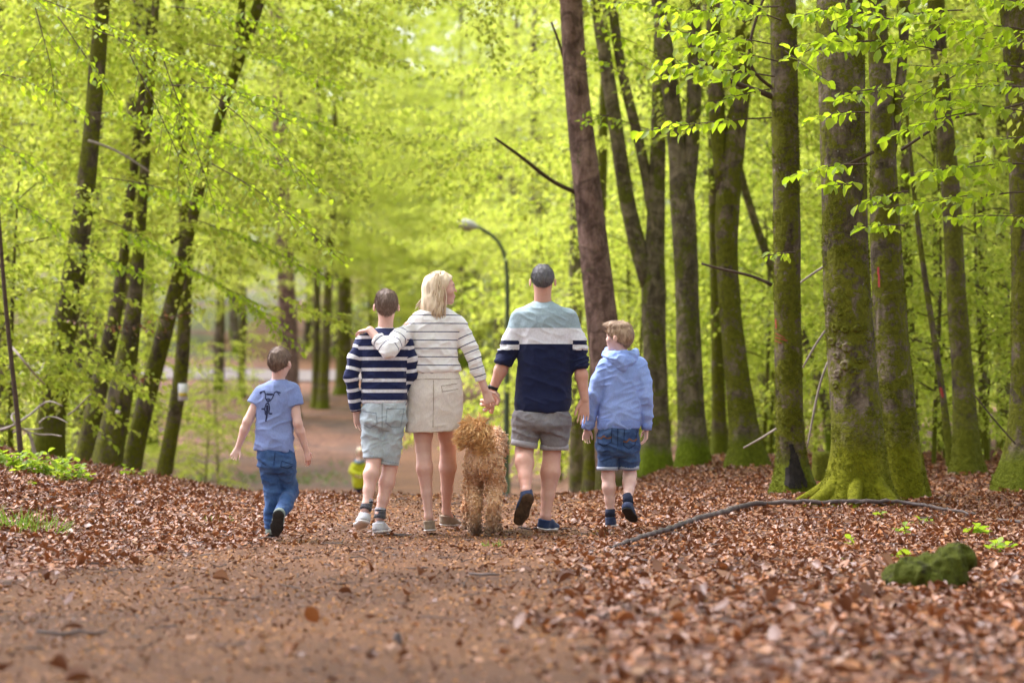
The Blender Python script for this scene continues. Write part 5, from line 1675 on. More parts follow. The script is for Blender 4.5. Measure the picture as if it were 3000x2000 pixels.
# ---------------------------------------------------------------- the older boy
def build_big_boy():
    J = Jat(16.12)
    root = thing('person', 'boy in a navy and white striped jumper and pale denim shorts', 'boy', J(1105, 1560))
    root.location.z = tz(root.location.x, root.location.y)
    skin = M['skin_mid']
    B = Field(0.0056)
    H = 0.212
    C = J(1132, 897); ax = head_axes((-.06, 1.0), 0.0)
    add_head(B, C, H, ax, J(1128, 980, .02), .050)
    B.loft(torso_secs(J, [(968, 1105, 1150, .045, .01), (985, 1082, 1172, .06, 0), (1010, 1068, 1182, .078, 0), (1100, 1068, 1184, .085, 0), (1180, 1066, 1185, .095, 0), (1230, 1064, 1186, .10, 0)]), 0.02)
    sl, el, wl = J(1056, 1003), J(1028, 1102, -.03), J(1044, 1200, .01)
    sr, er, wr = J(1194, 1003), J(1206, 1095, .02), J(1200, 1180, .12)
    B.chain([sl, el, wl], (.026, .032, .024), 0.02)
    B.chain([sr, er, wr], (.026, .032, .024), 0.02)
    add_hand(B, wl, J(1052, 1250, .03) - wl, (.5, -1, 0), (.9, .4, 0), .160, (.25, .45, .3), .05, (.8, .4))
    add_hand(B, wr, J(1196, 1230, .14) - wr, (-.5, 1, 0), (-1, 0, 0), .155)
    hl, kl, al = J(1096, 1232), J(1095, 1352, -.02), J(1074, 1478, -.14)
    hr, kr, ar = J(1154, 1236), J(1142, 1372, .04), J(1112, 1506, -.03)
    add_leg(B, hl, kl, al, .055, .046, .050, .030, (-.2, -.9, .1), .016)
    add_leg(B, hr, kr, ar, .055, .047, .051, .031, (.1, -1, 0), .016)
    B.cone(al, J(1062, 1520, -.10), .032, .028); B.cone(ar, J(1114, 1540, .06), .03, .03)
    V, Q = B.mesh()
    body = part(root, 'body', V, Q, skin)
    eyes(root, body, C, H, ax)
    trows = [(960, 1103, 1152, .055, .012), (967, 1090, 1165, .068, .01), (976, 1070, 1182, .08, .005), (990, 1054, 1198, .090, 0), (1015, 1050, 1200, .096, 0), (1100, 1060, 1192, .098, 0), (1150, 1058, 1193, .102, 0), (1168, 1056, 1193, .106, 0), (1178, 1058, 1191, .106, 0), (1182, 1062, 1188, .10, 0)]
    A = Field(0.006)
    A.loft(torso_secs(J, trows), 0.025, 2.4)
    pl = [J(1062, 1004), J(1040, 1050, -.02), J(1028, 1104, -.03), J(1036, 1160, -.01), J(1042, 1203, .01)]
    A.chain(pl, (.053, .048, .045, .039, .033), 0.02, [(J(1042, 1200, .01), nrm(wl - el))])
    pr = [J(1188, 1004), J(1202, 1050), J(1207, 1095, .02), J(1203, 1150, .08), J(1200, 1182, .12)]
    A.chain(pr, (.053, .047, .045, .04, .034), 0.02, [(J(1200, 1182, .12), nrm(wr - er))])
    tx = interp_x(J, trows)
    mat = striped('navy_white_stripe', (0.016, 0.022, 0.075), (0.76, 0.76, 0.80), .0715, .31, J(0, 1176)[2] * -1 + .012, .15)
    o, V, Q = garment(root, 'jumper', A, mat, [(.005, (7, 7, 15), low(J(0, 1185)[2], J(0, 1000)[2])), (.003, (16, 16, 26), None)], 15,
        arms=[(pl, .085, J(0, 1000)[2], -1), (pr, .085, J(0, 1000)[2], 1)], torso_x=tx)
    rib = simple('navy_collar', (0.016, .022, .075), .9, .2, 80, .4, 150)
    ring(root, J(1128, 964, .012), (0, -.25, 1), .063, .006, rib, 'collar', o, (1, .95))
    part(root, 'cuff', *tube(np.array([J(1040, 1180, 0), J(1043, 1203, .01)]), (.0365, .0345), 18), rib, parent=o)
    # pale denim shorts
    S = Field(0.006)
    S.loft(torso_secs(J, [(1170, 1066, 1186, .095, 0), (1195, 1060, 1188, .105, -.004), (1235, 1062, 1186, .110, -.006), (1258, 1085, 1165, .085, 0)]), 0.03, 2.4)
    hemL, hemR = J(1094, 1342, -.01), J(1139, 1360, .03)
    a0, b0 = J(1092, 1232, 0), J(1154, 1236)
    S.chain([a0, hemL + (hemL - a0) * .1], (.080, .0655), 0.025, [(hemL, nrm(J(1094, 1400, -.02) - a0))])
    S.chain([b0, hemR + (hemR - b0) * .1], (.080, .067), 0.025, [(hemR, nrm(J(1136, 1420, .02) - b0))])
    m = cloth('pale_denim', (0.36, 0.44, 0.475), (0.54, 0.61, 0.64), scale=6)
    o, V, Q = garment(root, 'shorts', S, m, [(.006, (8, 8, 13), above(J(0, 1352)[2])), (.0035, (18, 18, 34), above(J(0, 1352)[2]))], 17)
    st = simple('denim_seam', (0.26, 0.32, 0.36), .9, .1)
    seams(root, (V, [Q]), [[[(1120, 1182), (1119, 1258), 1.1]], [[(1063, 1204), (1102, 1210), 1.2], [(1102, 1210), (1105, 1242), 1.0], [(1105, 1242), (1084, 1254), 1.0], [(1084, 1254), (1066, 1244), 1.0]], [[(1134, 1196), (1184, 1197), 1.3], [(1134, 1196), (1130, 1238), 1.0], [(1130, 1238), (1146, 1250), 1.0], [(1146, 1250), (1174, 1250), 1.0], [(1174, 1250), (1184, 1197), 1.0]], [[(1082, 1335), (1108, 1339), .9]], [[(1112, 1348), (1166, 1357), .9]]], 1.2, st, o)
    # socks and shoes
    sock = striped('striped_sock', (0.02, 0.02, 0.028), (0.35, 0.35, 0.38), .0085, .22, 0, .1)
    for (a, k, top, kn) in ((al, kl, (1079, 1463, -.12), (1071, 1492, -.15)), (ar, kr, (1116, 1487, -.02), (1112, 1518, -.03))):
        P = np.array([J(*top), (J(*top) + J(*kn)) / 2, J(*kn)])
        V, fs = tube(resample(P, (.036, .038, .041), .012)[0], resample(P, (.036, .038, .041), .012)[1], 18)
        s = part(root, 'sock', V, fs, sock)
        lv = np.zeros(len(s.data.loops), np.int32); s.data.loops.foreach_get('vertex_index', lv)
        set_corner_attr(s, 'stripe', np.minimum(V[lv, 2], J(*top)[2] - .0135) )
    M['shoe_grey'] = cloth('grey_trainer', (0.42, 0.43, 0.45), (0.55, 0.56, 0.58), scale=15)
    add_shoe(root, J(1070, 1494, -.14), J(1068, 1532, -.24), J(1046, 1553, .0), .098, M['shoe_grey'], M['sole_white'], th=.034)
    add_shoe(root, J(1110, 1520, -.03), J(1105, 1564, -.10), J(1138, 1562, .13), .098, M['shoe_grey'], M['sole_white'], th=.034)
    hair_cap(root, body, C, H, ax, .013, M['hair_brown'], 41, nape=-.33, fore=.30, n=1500, L=.026, r=.0012, lift=.001)
    return root
build_big_boy()

# ---------------------------------------------------------------- the boy in the T-shirt
def build_left_boy():
    J = Jat(15.57)
    root = thing('person', 'small boy in a blue T-shirt with a bicycle print and blue jeans', 'boy', J(805, 1573))
    root.location.z = tz(root.location.x, root.location.y)
    B = Field(0.0056)
    H = 0.186
    C = J(820, 1062); ax = head_axes((.36, .93), -.02)
    add_head(B, C, H, ax, J(815, 1130, .015), .042)
    B.loft(torso_secs(J, [(1120, 800, 838, .04, .01), (1138, 770, 858, .06, 0), (1165, 760, 862, .07, 0), (1240, 764, 852, .07, 0), (1310, 764, 850, .065, 0), (1360, 768, 850, .065, 0)]), 0.02)
    sl, el, wl = J(765, 1155), J(725, 1234, -.02), J(698, 1310, .02)
    sr, er, wr = J(856, 1140), J(872, 1240, -.04), J(897, 1318, .02)
    B.chain([sl, el, el + (wl - el) * .3, wl], (.036, .029, .029, .019), 0.015)
    B.chain([sr, er, er + (wr - er) * .3, wr], (.036, .029, .029, .019), 0.015)
    add_hand(B, wl, J(683, 1340, .0) - wl, (.3, -1, .25), (.75, .1, -.5), .125, (.45, .75, .5), .04, (.7, .5))
    add_hand(B, wr, J(906, 1362, .03) - wr, (-.7, .7, 0), (-.3, .9, 0), .125, (.3, .45, .3), .05)
    hl, kl, al = J(790, 1360), J(801, 1440, .03), J(795, 1545, .02)
    hr, kr, ar = J(834, 1360), J(848, 1442, .10), J(822, 1498, -.16)
    add_leg(B, hl, kl, al, .045, .032, .030, .024, (0, -1, 0), .0)
    add_leg(B, hr, kr, ar, .045, .034, .030, .024, (0, -.3, .9), .0)
    V, Q = B.mesh()
    body = part(root, 'body', V, Q, M['skin_pale'])
    eyes(root, body, C, H, ax)
    # T-shirt
    trows = [(1112, 796, 840, .048, .01), (1118, 786, 848, .058, .008), (1128, 768, 862, .068, .003), (1146, 754, 868, .078, 0), (1175, 750, 864, .083, 0), (1240, 750, 858, .083, 0), (1290, 747, 860, .088, 0), (1314, 746, 861, .092, 0), (1324, 748, 860, .09, 0)]
    A = Field(0.005)
    A.loft(torso_secs(J, trows), 0.02, 2.4)
    A.cut(J(803, 1320), (-.06, 0, -1))
    A.chain([J(766, 1152), J(744, 1186, -.01)], (.050, .050), 0.02, [(J(745, 1184, -.01), nrm(el - sl))])
    A.chain([J(856, 1142), J(868, 1194, -.02)], (.052, .056), 0.02, [(J(867, 1187, -.02), nrm(J(878, 1240) - J(858, 1150)))])
    m = cloth('blue_cotton', (0.20, 0.265, 0.52), (0.27, 0.335, 0.60), scale=5)
    o, V, Q = garment(root, 't_shirt', A, m, [(.006, (8, 8, 19), low(J(0, 1325)[2], J(0, 1180)[2])), (.003, (14, 14, 22), None)], 21)
    ring(root, J(818, 1114, .012), (.1, -.2, 1), .052, .004, simple('blue_rib', (0.2, .25, .52), .9, .1, 80, .3, 150), 'collar', o, (1, .95))
    ink = simple('shirt_print', (0.022, 0.028, 0.075), .9, .2, 40)
    z = lambda x, y: (640 + x / 2.45, 960 + y / 2.45)
    L = []
    def ln(w, *p): L.append([z(*q) for q in p] + [w])
    ln(1.3, (298, 468), (318, 456), (332, 460), (338, 478), (338, 508), (350, 524))
    ln(1.3, (440, 468), (420, 456), (404, 462), (396, 480), (386, 506), (370, 524))
    ln(1.6, (298, 462), (330, 452)); ln(1.6, (412, 458), (442, 464)); ln(1.0, (300, 474), (312, 462)); ln(1.0, (436, 482), (424, 464))
    ln(2.6, (348, 476), (386, 476))
    ln(1.3, (348, 508), (348, 526), (368, 526), (368, 508), (348, 508)); ln(1.2, (358, 506), (358, 540))
    ln(1.5, (336, 620), (333, 575), (340, 548), (352, 538), (362, 548), (366, 575), (362, 605))
    ln(3.0, (350, 560), (350, 585), (346, 630)); ln(2.2, (346, 630), (340, 668)); ln(1.0, (356, 575), (348, 650))
    ln(2.2, (312, 582), (324, 580)); ln(2.2, (368, 616), (382, 615)); ln(.9, (324, 585), (340, 600)); ln(.9, (352, 606), (370, 616))
    surface_patch(root, (V, [Q]), near_lines(L), (758, 1140, 824, 1238), 0.75, ink, 'bicycle_print', 0.002, parent=o)
    # jeans
    S = Field(0.006)
    S.loft(torso_secs(J, [(1310, 756, 858, .082, 0), (1335, 754, 862, .090, -.003), (1365, 758, 864, .092, -.005), (1385, 775, 850, .07, 0)]), 0.025, 2.4)
    S.chain([J(786, 1360), J(800, 1440, .03), J(794, 1500, .02), J(794, 1552, .02)], (.066, .051, .044, .040), 0.02, [(J(794, 1550, .02), np.array((0, 0, -1.0)))])
    S.chain([J(836, 1362), J(848, 1440, .10), J(838, 1470, -.03), J(822, 1500, -.17)], (.066, .054, .049, .043), 0.02, [(J(819, 1505, -.19), nrm(J(819, 1505, -.19) - J(848, 1440, .10)))])
    m = cloth('blue_denim', (0.025, 0.065, 0.19), (0.075, 0.145, 0.30), scale=7)
    o, V, Q = garment(root, 'jeans', S, m, [(.005, (9, 9, 24), None), (.0025, (22, 22, 40), None)], 23)
    st = simple('jeans_seam', (0.012, 0.03, 0.09), .9, .1)
    seams(root, (V, [Q]), [[[(806, 1324), (802, 1362), 1.0]], [[(826, 1350), (858, 1360), 1.0], [(826, 1350), (822, 1366), .9], [(822, 1366), (842, 1372), .9], [(842, 1372), (858, 1364), .9]], [[(764, 1352), (778, 1362), 1.0]]], 1.2, st, o)
    sho = cloth('grey_trainer_small', (0.16, 0.19, 0.17), (0.25, 0.30, 0.26), scale=30)
    add_shoe(root, J(821, 1502, -.17), J(817, 1496, -.26), J(806, 1573, -.20), .090, sho, M['sole_black'], th=.022, laces=False, top=.06, ankle_r=.038)
    add_shoe(root, J(795, 1550, .02), J(795, 1573, -.02), J(792, 1570, .17), .082, sho, M['sole_black'], laces=False, top=.06, ankle_r=.036)
    hair_cap(root, body, C, H, ax, .012, M['hair_brown'], 43, nape=-.30, fore=.26, n=1400, L=.026, r=.0012, lift=.001)
    return root
build_left_boy()

# ---------------------------------------------------------------- the boy in the hooded sweater
def build_hood_boy():
    J = Jat(16.75)
    root = thing('person', 'fair-haired boy in a light blue hooded sweatshirt and dark denim shorts', 'boy', J(1805, 1541))
    root.location.z = tz(root.location.x, root.location.y)
    B = Field(0.0056)
    H = 0.200
    C = J(1812, 988); ax = head_axes((-.90, .42), 0.02)
    add_head(B, C, H, ax, J(1818, 1055, .01), .046)
    B.loft(torso_secs(J, [(1045, 1800, 1842, .04, .01), (1062, 1765, 1880, .06, 0), (1090, 1762, 1880, .075, 0), (1180, 1768, 1872, .075, 0), (1250, 1764, 1870, .085, 0), (1300, 1762, 1868, .09, 0)]), 0.02)
    sl, el, wl = J(1768, 1068), J(1739, 1158, -.03), J(1721, 1252, .03)
    sr, er, wr = J(1880, 1066), J(1894, 1160, -.04), J(1894, 1254, .02)
    B.chain([sl, el, wl], (.026, .030, .021), 0.015); B.chain([sr, er, wr], (.026, .030, .021), 0.015)
    add_hand(B, wl, J(1716, 1285, .03) - wl, (.3, -1, 0), (.9, .3, 0), .135, (.4, .6, .4), .05, (.75, .5))
    add_hand(B, wr, J(1892, 1295, .03) - wr, (-.8, -.2, 0), (-.3, .9, 0), .135, (.3, .5, .3), .05)
    hl, kl, al = J(1780, 1310), J(1782, 1395, .02), J(1788, 1500, .0)
    hr, kr, ar = J(1846, 1310), J(1845, 1392, .05), J(1840, 1462, -.14)
    add_leg(B, hl, kl, al, .052, .045, .046, .027)
    add_leg(B, hr, kr, ar, .052, .045, .046, .027, (0, -.8, .3))
    V, Q = B.mesh()
    body = part(root, 'body', V, Q, M['skin_pale'])
    eyes(root, body, C, H, ax)
    trows = [(1036, 1794, 1846, .055, .01), (1042, 1780, 1862, .066, .008), (1052, 1764, 1880, .076, .003), (1066, 1755, 1890, .084, 0), (1090, 1754, 1890, .090, 0), (1160, 1757, 1882, .092, 0), (1215, 1753, 1878, .098, 0), (1230, 1751, 1877, .10, 0), (1246, 1751, 1875, .097, 0), (1256, 1754, 1872, .092, 0)]
    A = Field(0.006)
    A.loft(torso_secs(J, trows), 0.025, 2.4)
    pl = [J(1774, 1068), J(1752, 1115, -.02), J(1739, 1160, -.03), J(1728, 1210, .0), J(1721, 1252, .03)]
    A.chain(pl, (.050, .047, .046, .043, .041), 0.02, [(J(1721, 1252, .03), nrm(wl - el))])
    pr = [J(1875, 1066), J(1889, 1115, -.02), J(1894, 1162, -.04), J(1895, 1210, 0), J(1894, 1254, .02)]
    A.chain(pr, (.050, .046, .044, .040, .036), 0.02, [(J(1894, 1254, .02), nrm(wr - er))])
    m = cloth('light_blue_fleece', (0.25, 0.365, 0.74), (0.33, 0.445, 0.82), scale=6)
    o, V, Q = garment(root, 'hooded_sweatshirt', A, m, [(.007, (7, 7, 14), low(J(0, 1270)[2], J(0, 1080)[2])), (.0035, (15, 15, 28), None)], 27)
    rib = simple('blue_ribbing', (0.22, 0.32, 0.68), .9, .12, 90, .5, 130)
    secs = torso_secs(J, [(1227, 1750, 1878, .1015, 0), (1242, 1749.5, 1877, .1005, 0), (1255, 1751, 1875, .097, 0)])
    Rb = Field(.006); Rb.loft(secs, .02, 2.4); Vr, Qr = Rb.mesh(1); part(root, 'waistband', Vr, Qr, rib, parent=o)
    part(root, 'cuff', *tube(np.array([J(1724, 1231, .018), J(1720, 1255, .03)]), (.0435, .040), 18), rib, parent=o)
    part(root, 'cuff', *tube(np.array([J(1895, 1236, .014), J(1894, 1258, .02)]), (.039, .036), 18), rib, parent=o)
    # hood lying on the back
    Hd = Field(0.005)
    Hd.cone(J(1776, 1036, .05), J(1790, 1046, -.03), .030, .036, 0.02); Hd.cone(J(1790, 1046, -.03), J(1848, 1046, -.04), .036, .036, 0.02); Hd.cone(J(1848, 1046, -.04), J(1860, 1036, .05), .036, .030, .02)
    Hd.ell(J(1822, 1056, -.070), (.082, .036, .068), None, 0.03)
    Hd.cone(J(1822, 1060, -.075), J(1824, 1078, -.085), .045, .022, .03)
    Hd.cone(J(1780, 1026, .09), J(1777, 1034, .05), .018, .026, .02)
    V2, Q2 = Hd.mesh(2)
    V2 = folds(V2, Q2, [(.007, (9, 9, 26), None), (.003, (20, 20, 30), None)], 29)
    part(root, 'hood', V2, Q2, m, parent=o)
    # denim shorts with turned-up hems
    S = Field(0.006)
    S.loft(torso_secs(J, [(1245, 1756, 1870, .088, 0), (1275, 1748, 1872, .098, -.003), (1320, 1748, 1870, .10, -.005), (1338, 1770, 1850, .08, 0)]), 0.025, 2.4)
    a0, b0 = J(1780, 1315), J(1844, 1315)
    hemL, hemR = J(1780, 1374, .01), J(1842, 1372, .03)
    S.chain([a0, hemL + (hemL - a0) * .15], (.076, .070), 0.02, [(hemL, nrm(hemL - a0))]); S.chain([b0, hemR + (hemR - b0) * .15], (.076, .068), 0.02, [(hemR, nrm(hemR - b0))])
    md = cloth('dark_denim', (0.022, 0.05, 0.145), (0.075, 0.13, 0.25), scale=7)
    o, V, Q = garment(root, 'shorts', S, md, [(.006, (8, 8, 16), above(J(0, 1376)[2])), (.003, (20, 20, 36), above(J(0, 1376)[2]))], 33)
    th_ = simple('brown_stitch', (0.16, 0.075, 0.045), .9, .1); sd_ = simple('dark_seam', (0.012, 0.025, 0.07), .9, .1)
    zz = lambda x, y: (1660 + x / 2.307, 900 + y / 2.307)
    Lb = []
    for p in ([(212, 880), (232, 886), (250, 868), (268, 884), (285, 884), (300, 878)], [(388, 906), (405, 910), (425, 888), (445, 902), (462, 900), (474, 890)]): Lb.append([zz(*q) for q in p] + [2.0])
    seams(root, (V, [Q]), [[l] for l in Lb], 1.0, th_, o, 'pocket_stitching', .004)
    Ls = [[zz(*q) for q in p] + [1.1] for p in ([(305, 818), (302, 910), (250, 940), (212, 915), (208, 830)], [(392, 826), (385, 932), (420, 955), (462, 930), (478, 830)], [(345, 818), (345, 940)])]
    seams(root, (V, [Q]), [[l] for l in Ls], 1.1, sd_, o)
    pale = simple('pale_denim_cuff', (0.34, 0.37, 0.44), .9, .12, 60, .3, 150)
    part(root, 'trouser_cuff', *tube(np.array([J(1780, 1366, .01), J(1780, 1377, .01)]), (.0755, .075), 24), pale, parent=o)
    part(root, 'trouser_cuff', *tube(np.array([J(1842, 1364, .03), J(1842, 1375, .03)]), (.0735, .073), 24), pale, parent=o)
    sk = simple('navy_sock', (0.02, 0.026, 0.05), .95, .15, 60, .3, 150)
    part(root, 'sock', *tube(np.array([J(1787, 1490, 0), J(1788, 1512, 0)]), (.033, .037), 16), sk)
    part(root, 'sock', *tube(np.array([J(1838, 1450, -.11), J(1841, 1474, -.15)]), (.034, .037), 16), sk)
    sho = cloth('dark_trainer', (0.018, 0.026, 0.06), (0.035, 0.05, 0.10), scale=30)
    add_shoe(root, J(1788, 1510, 0), J(1788, 1545, -.05), J(1793, 1543, .17), .086, sho, M['sole_white'], laces=False, top=.07, ankle_r=.04)
    add_shoe(root, J(1842, 1472, -.15), J(1832, 1492, -.26), J(1860, 1534, -.10), .088, sho, M['sole_black'], laces=False, top=.07, ankle_r=.04)
    def ext(A):
        r, f, u = ax
        A.ell(C + u * .40 * H + f * .02 * H, (.30 * H, .44 * H, .16 * H), np.stack(ax), .02)
        A.cone(C + u * .46 * H + f * .25 * H, C + u * .44 * H + f * .46 * H, .08 * H, .075 * H, .02)
        A.ell(C + u * .05 * H - f * .32 * H, (.26 * H, .20 * H, .30 * H), np.stack(ax), .02)
    hair_cap(root, body, C, H, ax, .013, M['hair_sandy'], 47, nape=-.36, fore=.20, n=1400, L=.036, r=.0013, lift=.001, extra=ext)
    return root
build_hood_boy()
# ------------------------------------------------------------------ the dog
def fur_mat(name, lo, mid, hi, mud):
    m, nt, b = new_mat(name)
    g = nt.nodes.new('ShaderNodeNewGeometry')
    oc = coords(nt)
    f = math_n(nt, 'ADD', math_n(nt, 'MULTIPLY', g.outputs['Random Per Island'], 0.6), math_n(nt, 'MULTIPLY', noise(nt, 14, 3, 0.6, oc), 0.4))
    c = ramp(nt, f, [(0.2, lo), (0.5, mid), (0.85, hi)])
    sep = nt.nodes.new('ShaderNodeSeparateXYZ'); nt.links.new(oc, sep.inputs[0])
    mr = nt.nodes.new('ShaderNodeMapRange'); nt.links.new(math_n(nt, 'ADD', sep.outputs['Z'], math_n(nt, 'MULTIPLY', noise(nt, 12, 3, 0.6, oc), 0.12)), mr.inputs['Value'])
    mr.inputs['From Min'].default_value = 0.23; mr.inputs['From Max'].default_value = 0.05
    c = mixc(nt, math_n(nt, 'MULTIPLY', mr.outputs[0], mud), c, (0.055, 0.033, 0.02))      # wet, muddy feet
    nt.links.new(c, b.inputs['Base Color'])
    b.inputs['Roughness'].default_value = 0.6
    b.inputs['Specular IOR Level'].default_value = 0.25
    b.inputs['Sheen Weight'].default_value = 0.2
    return m
def build_dog():
    J = Jat(16.05)
    root = thing('dog', 'curly golden-brown dog seen from behind, bushy tail raised, between woman and man', 'dog', J(1415, 1560))
    root.location.z = tz(root.location.x, root.location.y)
    fur = fur_mat('curly_fur', (0.62, 0.30, 0.12), (0.92, 0.56, 0.30), (0.98, 0.74, 0.50), 0.75)
    red = fur_mat('tail_fur', (0.62, 0.30, 0.09), (0.82, 0.46, 0.16), (0.92, 0.64, 0.32), 0.0)
    B = Field(0.008)
    # rump, ribs and chest; the dog walks away and a little to the right
    B.ell(J(1416, 1356, .05), (.108, .14, .105), None, .05)
    B.cone(J(1416, 1346, .05), J(1424, 1338, .62), .095, .10, .05)
    B.ell(J(1424, 1345, .66), (.105, .13, .13), None, .05)
    # neck and head carried forward
    B.cone(J(1430, 1320, .75), J(1440, 1292, .92), .10, .085, .04)
    B.ell(J(1442, 1288, 1.0), (.085, .10, .08), None, .03)
    B.cone(J(1443, 1294, 1.05), J(1446, 1304, 1.18), .05, .038, .02)
    for sx in (1420, 1466):
        B.cone(J(sx, 1283, .98), J(sx + (-6 if sx < 1440 else 6), 1318, .98), .03, .035, .02)      # hanging ears
    # hind legs: knee forward against the belly, hock back, upright shank
    for (hx, kx, ox, fx, dy) in ((1388, 1384, 1391, 1393, 0.02), (1446, 1452, 1446, 1438, -.05)):
        B.chain([J(hx, 1375, .06 + dy), J(kx, 1425, .12 + dy), J(ox, 1480, -.04 + dy), J(fx, 1535, .0 + dy)], (.066, .055, .036, .031), .02)
        B.ell(J(fx, 1548, .05 + dy), (.036, .055, .028), None, .02)
    # front legs: straight, wrist low
    for (ex, fx, dy) in ((1398, 1372, .62), (1446, 1448, .50)):
        B.chain([J(ex, 1385, dy), J((ex + fx) / 2 - 4, 1450, dy - .04), J(fx, 1500, dy), J(fx + 2, 1540, dy - .06)], (.05, .038, .032, .030), .02)
        B.ell(J(fx + 2, 1546, dy - .03), (.042, .055, .03), None, .02)
    V, Q = B.mesh(2)
    body = part(root, 'body', V, Q, fur_mat('under_fur', (0.34, 0.17, 0.07), (0.48, 0.26, 0.12), (0.60, 0.35, 0.18), 0.85))  # darker base colour stands in for the shade deep between the curls
    T_ = Field(0.007)
    tp = [J(1420, 1316, -.02), J(1416, 1290, -.06), J(1405, 1265, -.08), J(1388, 1256, -.08), J(1370, 1270, -.08), J(1358, 1292, -.08)]
    T_.chain(tp, (.035, .040, .042, .042, .038, .022), .03)
    Vt, Qt = T_.mesh(2)
    tail = part(root, 'tail', Vt, Qt, red)
    rs = np.random.default_rng(5)
    def coat(V, Q, n, L, r, curl, down, seed, hair_r=3):
        Nv = vnormals(V, Q)
        fc = V[Q].mean(1); fn = nrm(Nv[Q].mean(1))
        per = 8
        cl = rs.integers(0, len(fc), n // per)
        pick = np.repeat(cl, per); n = len(pick)
        cid = np.repeat(np.arange(n // per), per)
        P0, N0 = fc[pick] + rs.normal(0, .0075, (n, 3)), fn[pick]
        dn = down(P0) if callable(down) else np.tile(np.array(down, float), (n, 1))
        tn = dn - N0 * (dn * N0).sum(1, keepdims=True); tn = nrm(tn + rs.normal(0, .5, (n // per, 3))[cid] + rs.normal(0, .10, (n, 3)))
        bn = np.cross(N0, tn)
        l = rs.uniform(.6, 1.25, n)[:, None] * L; ph = (rs.uniform(0, 6.28, n // per)[cid] + rs.normal(0, .35, n))[:, None]
        K = 5
        rings = []
        pts = []
        for k in range(K):
            t = k / (K - 1)
            w = curl * (0.35 + .65 * t)
            p = P0 + tn * l * t * .85 + N0 * (l * (.42 * t - .36 * t * t)) + bn * np.sin(ph + t * 8.5) * w + N0 * np.cos(ph + t * 8.5) * w * .8
            pts.append(p)
        for k in range(K):
            a = pts[min(k + 1, K - 1)] - pts[max(k - 1, 0)]
            a = nrm(a); e1 = nrm(np.cross(a, N0 + 1e-3)); e2 = np.cross(a, e1)
            rr = r * (1, 1.1, 1, .8, .2)[k]
            for j in range(hair_r):
                th = j * 2 * pi / hair_r
                rings.append(pts[k] + rr * (math.cos(th) * e1 + math.sin(th) * e2))
        VV = np.stack(rings, 1).reshape(-1, 3)
        i = np.arange(hair_r); jn = (i + 1) % hair_r
        q = np.concatenate([np.stack([k * hair_r + i, k * hair_r + jn, (k + 1) * hair_r + jn, (k + 1) * hair_r + i], 1) for k in range(K - 1)])
        return VV, (np.arange(n)[:, None, None] * (K * hair_r) + q[None]).reshape(-1, 4)
    VV, QQ = coat(V, Q, 15200, .021, .0036, .0085, (0, -.2, -1), 1)
    part(root, 'fur_curls', VV, QQ, fur, parent=body)
    cen = J(1402, 1285, -.07)
    VV, QQ = coat(Vt, Qt, 2600, .075, .0030, .010, lambda P: np.stack([-np.ones(len(P)) * .9, np.zeros(len(P)) - .15, -.25 - 9.0 * (P[:, 2] - cen[2])], 1), 2)
    part(root, 'tail_locks', VV, QQ, red, parent=tail)
build_dog()

